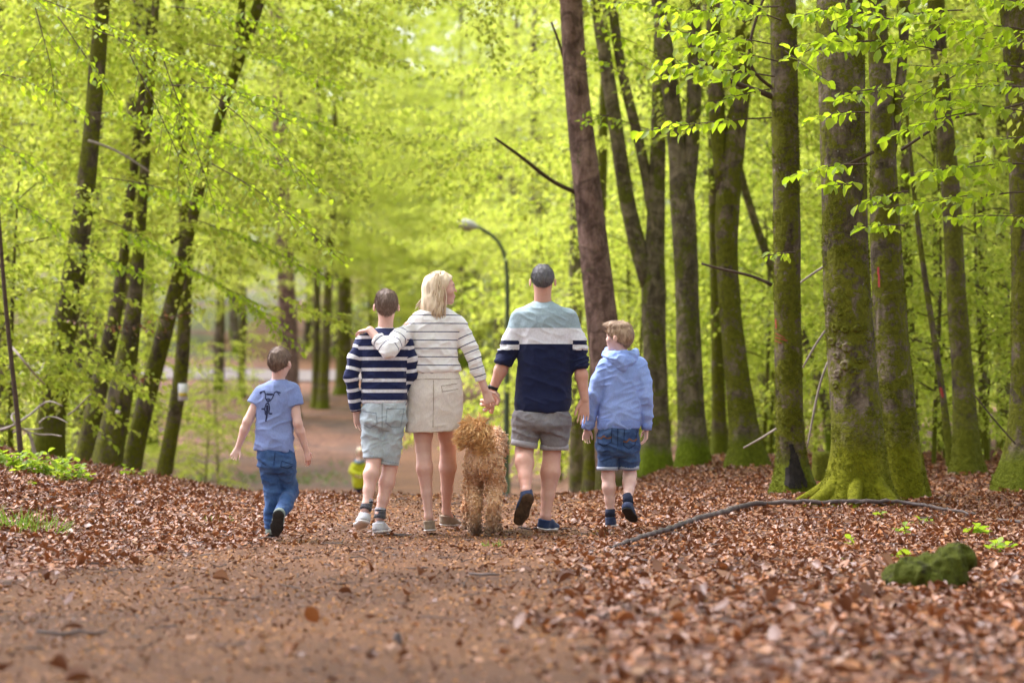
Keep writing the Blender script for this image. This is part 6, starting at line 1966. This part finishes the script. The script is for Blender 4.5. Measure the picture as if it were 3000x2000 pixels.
# ------------------------------------------------------------------ the child further down the path
def build_child():
    J = lambda px, py, dy=0.0: W(px - 9, py, 50.0 + dy)
    root = thing('person', 'small far-off child in a yellow-green jacket on the path', 'child', J(1056, 1463))
    root.location.z = tz(root.location.x, root.location.y)
    g0 = root.location.z
    zf = J(1056, 1470)[2]
    B = Field(0.012)
    H = .19
    C = J(1064, 1326); ax = head_axes((.3, -1.0), 0)
    add_head(B, C, H, ax, J(1062, 1345), .04)
    B.loft(torso_secs(J, [(1346, 1054, 1070, .05, 0), (1370, 1044, 1074, .08, 0), (1400, 1044, 1074, .08, 0)]), .03)
    for (x, x2) in ((1053, 1056), (1066, 1066)):
        B.chain([J(x, 1410), J(x2, 1440, .02), np.array((J(x2, 1470)[0], 50.0, g0 + .05))], (.06, .045, .03), .02)
    for (a, b, c) in (((1046, 1362), (1040, 1380, -.05), (1052, 1390, -.14)), ((1074, 1362), (1078, 1382, -.05), (1066, 1392, -.14))):
        B.chain([J(*a), J(*b), J(*c)], (.035, .03, .024), .02)
        add_hand(B, J(*c), np.array((.2 if a[0] < 1060 else -.2, -.6, -.5)), (0, 0, -1), (1 if a[0] > 1060 else -1, 0, 0), .10)
    body = part(root, 'body', *B.mesh(), M['skin_pale'])
    A = Field(.012)
    A.loft(torso_secs(J, [(1350, 1050, 1072, .07, 0), (1362, 1042, 1077, .095, 0), (1395, 1041, 1078, .105, 0), (1428, 1043, 1077, .10, 0)]), .03)
    for (a, b, c) in (((1046, 1362), (1039, 1381, -.05), (1051, 1389, -.13)), ((1074, 1362), (1079, 1382, -.05), (1067, 1391, -.13))):
        A.chain([J(*a), J(*b), J(*c)], (.05, .05, .042), .02)
    V, Q = A.mesh()
    part(root, 'jacket', folds(V, Q, [(.01, (6, 6, 12), None)], 3), Q, simple('lime_jacket', (0.50, 0.52, 0.015), .7, .15, 12))
    part(root, 'scarf', *tube(np.array([J(1050, 1352, -.05), J(1062, 1354, -.11), J(1074, 1352, -.05), J(1066, 1349, .08), J(1052, 1350, .08), J(1049, 1352, -.03)]), (.035,) * 6, 8), simple('blue_scarf', (.16, .24, .33), .9, .1))
    T_ = Field(.012)
    for (x, x2) in ((1053, 1056), (1066, 1066)):
        T_.chain([J(x, 1422), J(x2, 1442, .02), np.array((J(x2, 1470)[0], 50.0, g0 + .10))], (.075, .06, .05), .03)
    part(root, 'trousers', *T_.mesh(), simple('navy_trousers', (.02, .03, .08), .9, .2))
    for x2 in (1056, 1066):
        hx = J(x2, 1470)[0]
        add_shoe(root, np.array((hx, 50.0, g0 + .11)), np.array((hx, 50.04, g0 + .02)), np.array((hx, 49.86, g0 + .02)), .075, M['sole_black'], M['sole_black'], laces=False)
    hair_cap(root, body, C, H, ax, .02, M['hair_blond'], 61, n=100, L=.03, r=.003)
build_child()
# ------------------------------------------------------------------ lamp post, notice and what lies about
def build_lamp():
    d = 44.0
    J = Jat(d)
    base = J(1483, 1470); base[2] = tz(base[0], base[1])
    root = thing('lamp_post', 'slim green-grey lamp post with curved arm beside the path', 'lamp post', base)
    paint = simple('grey_green_paint', (0.075, 0.095, 0.055), .6, .2, 6)
    P = np.array([base - (0, 0, .3), base + (0, 0, .9), J(1485, 1100), J(1487, 850), J(1486, 780), J(1480, 740), J(1466, 705), J(1448, 688), J(1420, 674), J(1398, 664)])
    R = np.array((.062, .058, .050, .042, .038, .036, .034, .032, .03, .03))
    V, fs = tube(*resample(P, R, .12), 12)
    part(root, 'pole', V, fs, paint)
    part(root, 'base_sleeve', *tube(np.array([base - (0, 0, .3), base + (0, 0, .75)]), (.085, .08), 14), paint)
    B = Field(.012)
    c = J(1366, 657); ax = nrm(J(1398, 664) - J(1340, 648))
    R3 = np.stack([ax, np.array((0, 1.0, 0)), np.cross(ax, (0, 1.0, 0))])
    B.ell(c + ax * .02, (.19, .11, .095), R3, .03); B.cone(c, J(1396, 664), .07, .035, .04)
    V, Q = B.mesh()
    hd = part(root, 'lamp_head', V, Q, simple('grey_plastic', (.42, .42, .38), .5, .1))
    B = Field(.012); B.ell(c + np.array((-.02, 0, -.045)), (.15, .095, .075), R3, .02)
    part(root, 'diffuser', *B.mesh(), simple('dim_diffuser', (.30, .27, .22), .3, .1), parent=hd)
build_lamp()

def board(root_name, label, cat, px, py, w, h, d, cols, tilt=0.0):
    c = W(px, py, d)
    root = thing(root_name, label, cat, c)
    hw, hh = w * d / F_PX / 2, h * d / F_PX / 2
    n = len(cols)
    def slab(z0, z1, th, y, x=hw):
        v = np.array([(sx * x, y + sy * th, z) for z in (z0, z1) for sy in (0, 1) for sx in (-1, 1)]) + c
        f = np.array([(0, 1, 5, 4), (2, 6, 7, 3), (0, 4, 6, 2), (1, 3, 7, 5), (4, 5, 7, 6), (0, 2, 3, 1)])
        return v, f
    v, f = slab(-hh, hh, .012, 0)
    b = part(root, 'panel', v, f, simple(cat.replace(' ', '_') + '_white', cols[0], .5, .04), smooth=False)
    for k, (a0, a1, col) in enumerate(cols[1:]):
        v, f = slab(-hh + 2 * hh * a0, -hh + 2 * hh * a1, .002, -.004, hw * .86)
        part(root, 'printed_band', v, f, simple(f'{root_name}_print', col, .5, .05), smooth=False)
    return root
board('trail_notice', 'small white notice with a yellow band fixed to a slender mossy trunk', 'notice', 536, 1148, 28, 50, 32.75, [(.72, .72, .76), (.24, .46, (.62, .47, .05))])
board('trail_marker', 'tiny white marker on a thick slanting mossy trunk behind the bank', 'marker', 345, 1207, 13, 11, 29.1, [(.7, .6, .55)])

# a white boulder beyond, by the path
def rock(name, label, cat, c, r, mat, seed, squash=(1, 1, 1), res=0.03, cut=None):
    root = thing(name, label, cat, c)
    B = Field(res); B.ell(np.array(c), np.array(squash) * r, None, .02)
    if cut: B.cut(*cut)
    V, Q = B.mesh(1)
    Nv = vnormals(V, Q)
    V = V + Nv * (r * .14 * vnoise(V * (1.6 / r), seed) + r * .06 * vnoise(V * (4.5 / r), seed + 1))[:, None]
    part(root, 'stone', V, Q, mat)
    return root
g = G(1412, 1208)
rock('boulder', 'pale whitish boulder by the path, seen below the joined hands', 'boulder', (g[0], g[1], g[2] + .1), .24 * g[1] / 75, simple('white_stone', (.24, .24, .25), .8, .1), 3, (1.1, .8, .62), .05)

# mossy stump behind, right of the scarred beech
def stump(label, px, py_top, py_base, w, d, seed, mat, name='tree_stump'):
    b = W(px, py_base, d); b[2] = tz(b[0], b[1])
    top = W(px, py_top, d)
    root = thing(name, label, 'stump', b)
    R = w / 2 * d / F_PX
    P = np.array([b - (0, 0, .1), b, b + (top - b) * .5, top])
    V, fs = trunk_mesh(P, np.array((R * 1.15, R * 1.1, R, R * .98)), seed, 18, .25, .03, .10, .08)
    n = 18
    zt = V[:, 2].max()
    r_ = np.random.default_rng(seed)
    m = V[:, 2] > zt - .02
    V[m, 2] += r_.uniform(-.035, .03, m.sum())
    part(root, 'trunk', V, fs, mat)
    return root
stump('jagged dark mossy stump between the scarred and the thickest beech', 2405, 1330, 1402, 52, 22.5, 51, M['bark_dark'])
stump('low mossy stump beside the foot of the trunk at the right edge', 2930, 1395, 1425, 46, 21.5, 52, M['moss'])

# cut mossy stump close to the camera
def near_stump():
    g = G(2720, 1728)
    c = g + np.array((0, .10, .05))
    root = thing('tree_stump', 'low slanting moss-covered stump in the leaves at the lower right', 'stump', (c[0], c[1], tz(c[0], c[1])))
    B = Field(.008)
    B.ell(c + (0.0, 0, -.01), (.17, .15, .14), None, .04)
    B.cone(c + (.10, 0, .05), c + (.17, .04, .10), .085, .06, .05)
    B.cone(c + (-.14, -.04, -.03), c + (-.22, -.08, -.10), .06, .04, .05)
    B.cut(c + (0, 0, .105), (-.32, -.18, 1))
    V, Q = B.mesh(1)
    Nv = vnormals(V, Q)
    V = V + Nv * (.030 * vnoise(V * 8, 4) + .020 * (1 - 2 * np.abs(vnoise(V * np.array((22, 22, 9)), 5))) + .006 * vnoise(V * 60, 6))[:, None]
    part(root, 'wood', V, Q, M['moss'])
near_stump()

def on_ground(pts, lift=0.0):
    P = []
    for p in pts:
        g = G(p[0], p[1]); P.append(g + np.array((0, 0, lift + (p[3] if len(p) > 3 else 0))))
    return np.array(P)
def stick(label, pts, mat, name='fallen_branch', cat='branch', twigs=()):
    P = on_ground(pts)
    R = np.array([p[2] * .5 * q[1] / F_PX for p, q in zip(pts, P)])
    R = R * 1.25
    P[:, 2] += R + (.035 if len(pts) > 6 else .012)
    root = thing(name, label, cat, (P[0][0], P[0][1], tz(P[0][0], P[0][1])))
    P2, R2 = resample(P, R, .05)
    P2 += np.random.default_rng(len(pts)).normal(0, .004, P2.shape)
    V, fs = tube(P2, R2, 8)
    part(root, 'wood', V, fs, mat)
    for tw in twigs:
        Pt = on_ground(tw); Rt = np.array([p[2] * .5 * q[1] / F_PX for p, q in zip(tw, Pt)]); Pt[:, 2] += Rt + .01
        V, fs = tube(*resample(Pt, Rt, .05), 6)
        part(root, 'twig', V, fs, mat)
    return root
stick('long bare branch curving over the leaves in front of the thickest beech', [(1788, 1624, 5), (1830, 1611, 9), (1880, 1594, 11), (1950, 1573, 12), (2020, 1549, 12), (2060, 1534, 13), (2100, 1528, 12), (2150, 1508, 12), (2200, 1495, 12), (2260, 1490, 11), (2400, 1489, 11), (2550, 1486, 10), (2650, 1488, 9), (2720, 1499, 8), (2790, 1512, 7), (2860, 1522, 5)], M['wet_stick'], twigs=[[(2560, 1486, 6), (2610, 1450, 5), (2670, 1425, 4)]])
stick('short dark stick on the leaves at the far right edge', [(2920, 1532, 9), (2960, 1536, 10), (3015, 1542, 9)], M['wet_stick'], 'stick', 'stick')
stick('thin dark twig lying across the path at lower left', [(108, 1868, 8), (180, 1866, 9), (250, 1866, 8), (312, 1862, 5)], M['wet_stick'], 'twig', 'twig')
stick('thin twig on the path under the man\'s feet', [(1520, 1553, 4), (1580, 1556, 5), (1640, 1557, 5), (1700, 1553, 3)], M['wet_stick'], 'twig', 'twig')
stick('short twig on the path below the older boy', [(1130, 1571, 4), (1160, 1573, 5), (1200, 1571, 3)], M['wet_stick'], 'twig', 'twig')
stick('short twig on the path below the dog', [(1370, 1690, 5), (1420, 1692, 6), (1465, 1689, 4)], M['wet_stick'], 'twig', 'twig')
g = G(1165, 1885)
rock('wood_chunk', 'small dark chunk of wood on the path in the foreground', 'wood chunk', (g[0], g[1], g[2] + .012), .022, M['wet_stick'], 8, (.8, .8, 1.5), .004)

# tangle of dead pale branches behind the left bank
def tangle():
    d = 23.5
    J = Jat(d)
    b = J(110, 1330); b[2] = tz(b[0], b[1])
    root = thing('dead_branch', 'tangle of bleached bare branches arching behind the left bank', 'branch', b)
    z = lambda x, y, dy=0.0: J(x / 3.483, 1000 + y / 3.483, dy)
    for (w, pts) in ((9, [(0, 900), (120, 870), (230, 800), (330, 730), (420, 640), (500, 605), (580, 625), (640, 660)]), (8, [(180, 720), (120, 740), (115, 800), (200, 880), (300, 930), (400, 955), (520, 945), (630, 965)]), (6, [(400, 830), (470, 760), (560, 765), (640, 800), (690, 830)]), (7, [(690, 750), (760, 710), (830, 630), (930, 530)]), (7, [(130, 930), (230, 885), (340, 900), (440, 880)]), (6, [(280, 930), (320, 1000), (330, 1060)]), (9, [(120, 60), (200, 140), (280, 250), (370, 350), (460, 440)])):
        P = np.array([z(x, y, .25 * math.sin(k * 1.3 + w)) for k, (x, y) in enumerate(pts)])
        R = np.linspace(w, w * .45, len(pts)) * .5 * d / F_PX
        part(root, 'branch', *tube(*resample(P, R, .05), 6), M['dead_wood'])
    P = np.array([b + (0, 0, -.05), z(330, 1060), z(330, 1000), z(300, 930)])
    part(root, 'branch', *tube(*resample(P, (.02, .018, .016, .012), .05), 6), M['dead_wood'])
tangle()

# ------------------------------------------------------------------ low plants
def plant(label, x, y, n, R, h, leaf, mat, seed, name='leafy_plant', cat='plant'):
    r = np.random.default_rng(seed)
    b = np.array((x, y, tz(x, y)))
    root = thing(name, label, cat, b)
    bag = Bag(); P, D, Nn = [], [], []
    for k in range(n):
        a = r.uniform(0, 6.28); rr = R * math.sqrt(r.uniform(0, 1))
        px_, py_ = x + rr * math.cos(a), y + rr * math.sin(a)
        p0 = np.array((px_, py_, tz(px_, py_) - .01)); hh = h * r.uniform(.5, 1.1)
        tip = p0 + np.array((r.normal(0, .25) * hh, r.normal(0, .25) * hh, hh))
        bag.add(*tube(np.array([p0, (p0 + tip) / 2 + r.normal(0, .01, 3), tip]), (.003, .0025, .0015), 4, False))
        m = max(2, int(3 + hh / .04))
        for j in range(m):
            t = .3 + .7 * j / m
            az = j * 2.4 + a
            P.append(p0 + (tip - p0) * t); D.append((math.cos(az), math.sin(az), r.normal(.1, .3))); Nn.append((r.normal(0, .4), r.normal(0, .4), 1))
    part(root, 'stem', *bag.get(), M['green_plant'])
    n_ = len(P); ln = r.uniform(.7, 1.2, n_) * leaf
    V, fs = leaf_cloud(np.array(P), np.array(D), np.array(Nn), ln, ln * .7, 'near', r.normal(.15, .1, n_))
    part(root, 'foliage', V, fs, mat, parent=None)['kind'] = 'stuff'
    return root
for k, (px, py, n, R, h, leaf, mt, lab) in enumerate([
    (30, 1385, 26, .45, .22, .075, 'green_plant', 'bright yellow-green bramble patch on the bank at the left edge'),
    (140, 1395, 26, .45, .20, .07, 'green_plant', 'yellow-green leafy patch on the bank below the bleached branches'),
    (20, 1305, 14, .35, .4, .09, 'dull_plant', 'dark green fern-like clump behind the bank at the left edge'),
    (120, 1310, 14, .3, .35, .09, 'dull_plant', 'dark green clump under the bleached branches'),
    (2612, 1640, 1, .02, .05, .075, 'green_plant', 'lone bright seedling above the low slanting stump'),
    (2580, 1515, 2, .05, .08, .06, 'green_plant', 'bright green seedling just before the long bare branch'),
    (2705, 1535, 2, .05, .07, .06, 'green_plant', 'bright seedling by the thin end of the long bare branch'),
    (2640, 1565, 2, .04, .07, .055, 'green_plant', 'small seedling among leaves below the dark mossy beech'),
    (2508, 1600, 1, .03, .08, .07, 'green_plant', 'small seedling in the leaves left of the slanting stump'),
    (2870, 1570, 3, .06, .10, .085, 'green_plant', 'large-leaved bright seedling above the slanting stump'),
    (2960, 1612, 4, .12, .08, .07, 'green_plant', 'pale green seedlings near the right edge by the slanting stump'),
    (2490, 1650, 1, .02, .04, .05, 'green_plant', 'tiny seedling in the fallen leaves right of centre'),
    (95, 1425, 2, .05, .06, .05, 'green_plant', 'tiny bright seedling on the left bank among fallen leaves'),
    (380, 1400, 5, .3, .12, .05, 'green_plant', 'sparse green seedlings at the foot of the slanting trunks')]):
    g = G(px, py)
    plant(lab, g[0], g[1], n, R, h, leaf, M[mt], 800 + k, 'seedling' if n < 6 else 'leafy_plant', 'seedling' if n < 6 else 'plant')

def grass(label, px, py, n, R, h, seed):
    r = np.random.default_rng(seed)
    g = G(px, py)
    root = thing('grass_tuft', label, 'grass tuft', g)
    a = r.uniform(0, 6.28, n); rr = R * np.sqrt(r.uniform(0, 1, n))
    x, y = g[0] + rr * np.cos(a), g[1] + rr * np.sin(a)
    P = np.stack([x, y, terrain(x, y)], 1)
    D = np.stack([np.cos(a) * .5 + r.normal(0, .3, n), np.sin(a) * .5 + r.normal(0, .3, n), r.uniform(.5, 1.2, n)], 1)
    ln = r.uniform(.5, 1.2, n) * h
    V, fs = leaf_cloud(P, D, np.cross(D, r.normal(0, 1, (n, 3))), ln, np.full(n, .006), 'near', 0.3, .35)
    part(root, 'blade_clump', V, fs, M['grass'])
grass('green grass tuft in the leaves at the left edge', 60, 1552, 150, .28, .14, 1)
grass('thin grass wisp on the path edge before the left boy', 640, 1530, 30, .12, .05, 2)
grass('tiny moss and grass patch at the path edge near the hooded boy', 1780, 1567, 40, .10, .035, 3)
grass('small grass wisp on the path right of the dog', 1440, 1600, 24, .06, .04, 4)

# ground cover in the hollow behind the left boy, and on the far slope
rc = np.random.default_rng(55)
n = 15000
y = rc.uniform(29, 66, n); x = rc.uniform(-.23, .02, n) * y
pn = vnoise(np.stack([x * .45, y * .22, x * 0], 1), 77)
xl, xr = path_edges(y)
k_ = (x < xl - .6) & (pn > np.where(y < 46, -.05, .22))
x, y = x[k_], y[k_]; n = len(x)
P = np.stack([x, y, terrain(x, y) + rc.uniform(.02, .22, n) ** 1.3], 1)
D = rc.normal(0, 1, (n, 3)) * np.array((1, 1, .4)); Nn = rc.normal(0, .4, (n, 3)) + np.array((0, 0, 1.0))
ln = rc.uniform(.06, .13, n)
V, fs = leaf_cloud(P, D, Nn, ln, ln * .7, 'far', .2)
gc = link('undergrowth', mk_mesh('undergrowth', V, fs, (M['dull_plant'],), smooth=False))
tag(gc, 'dull green undergrowth covering the hollow behind the left boy', None, None, 'stuff')

# mossy logs lying in the hollow
for (a, b, w, lab) in (((800, 1408), (905, 1418), 22, 'mossy log lying in the hollow just left of the left boy\'s hand'), ((640, 1385), (740, 1398), 16, 'shorter mossy log in the hollow near the notice tree')):
    d_ = 38.0
    p0, p1 = W(a[0] - 130, a[1], d_), W(b[0] - 130, b[1], d_ - .6)
    for q in (p0, p1): q[2] = tz(q[0], q[1]) + .05
    root = thing('fallen_log', lab, 'log', p0)
    R_ = w * .5 * d_ / F_PX
    part(root, 'wood', *trunk_mesh(np.array([p0, (p0 + p1) / 2 + (0, 0, .02), p1]), (R_, R_ * .95, R_ * .8), 71, 12, 0.0, .08, .12), M['moss'])
# fine twigs and husks in the litter
n = 900
x, y = litter_points(n, 6.5, 24)
a_ = rng.uniform(0, 2 * pi, n)
bag = Bag()
for k in range(n):
    l = rng.uniform(.03, .16) ; z0 = tz(x[k], y[k]) + rng.uniform(.012, .04)
    dv = np.array((math.cos(a_[k]), math.sin(a_[k]), rng.normal(0, .12)))
    p0 = np.array((x[k], y[k], z0))
    bag.add(*tube(np.array([p0, p0 + dv * l * .5 + rng.normal(0, .008, 3), p0 + dv * l]), (.0035, .003, .0018), 4, False))
V, fs = bag.get()
tg = link('twig_litter', mk_mesh('twig_litter', V, fs, (M['wet_stick'],)))
tag(tg, 'fine dark twigs scattered through the fallen leaves', None, None, 'stuff')

# unseen beeches added behind and beside the camera to shade the foreground
rb = np.random.default_rng(91)
for k, (x, y, c) in enumerate([(-6.2, 1.5, 0), (-7.0, 7.5, 3), (-7.6, 13.5, 2), (5.6, 0.5, 2), (6.4, 6.5, 3), (6.8, 12.5, 0), (-4.8, -6.5, 4), (5.2, -7.0, 0), (0.4, -11.0, 2), (-1.0, -4.5, 4)]):
    if k == 9: x, y = 3.2, -3.5
    where = ('left of' if x < 0 else 'right of') + ' the viewpoint, added for shade, ' + ('behind the camera' if y < -2 else 'beside the camera' if y < 4 else 'halfway to the family' if y < 10 else 'level with the family')
    place_tree(CROWNS[c], x, y, rb.uniform(0, 6.28), rb.uniform(1.0, 1.2), f'beech outside the picture {where}, stem {k + 1}' if False else f'beech outside the picture {where}' + (' and close to it' if k == 9 else ' on the path line' if k == 8 else ''), 'shade beeches added around the viewpoint, outside the picture')
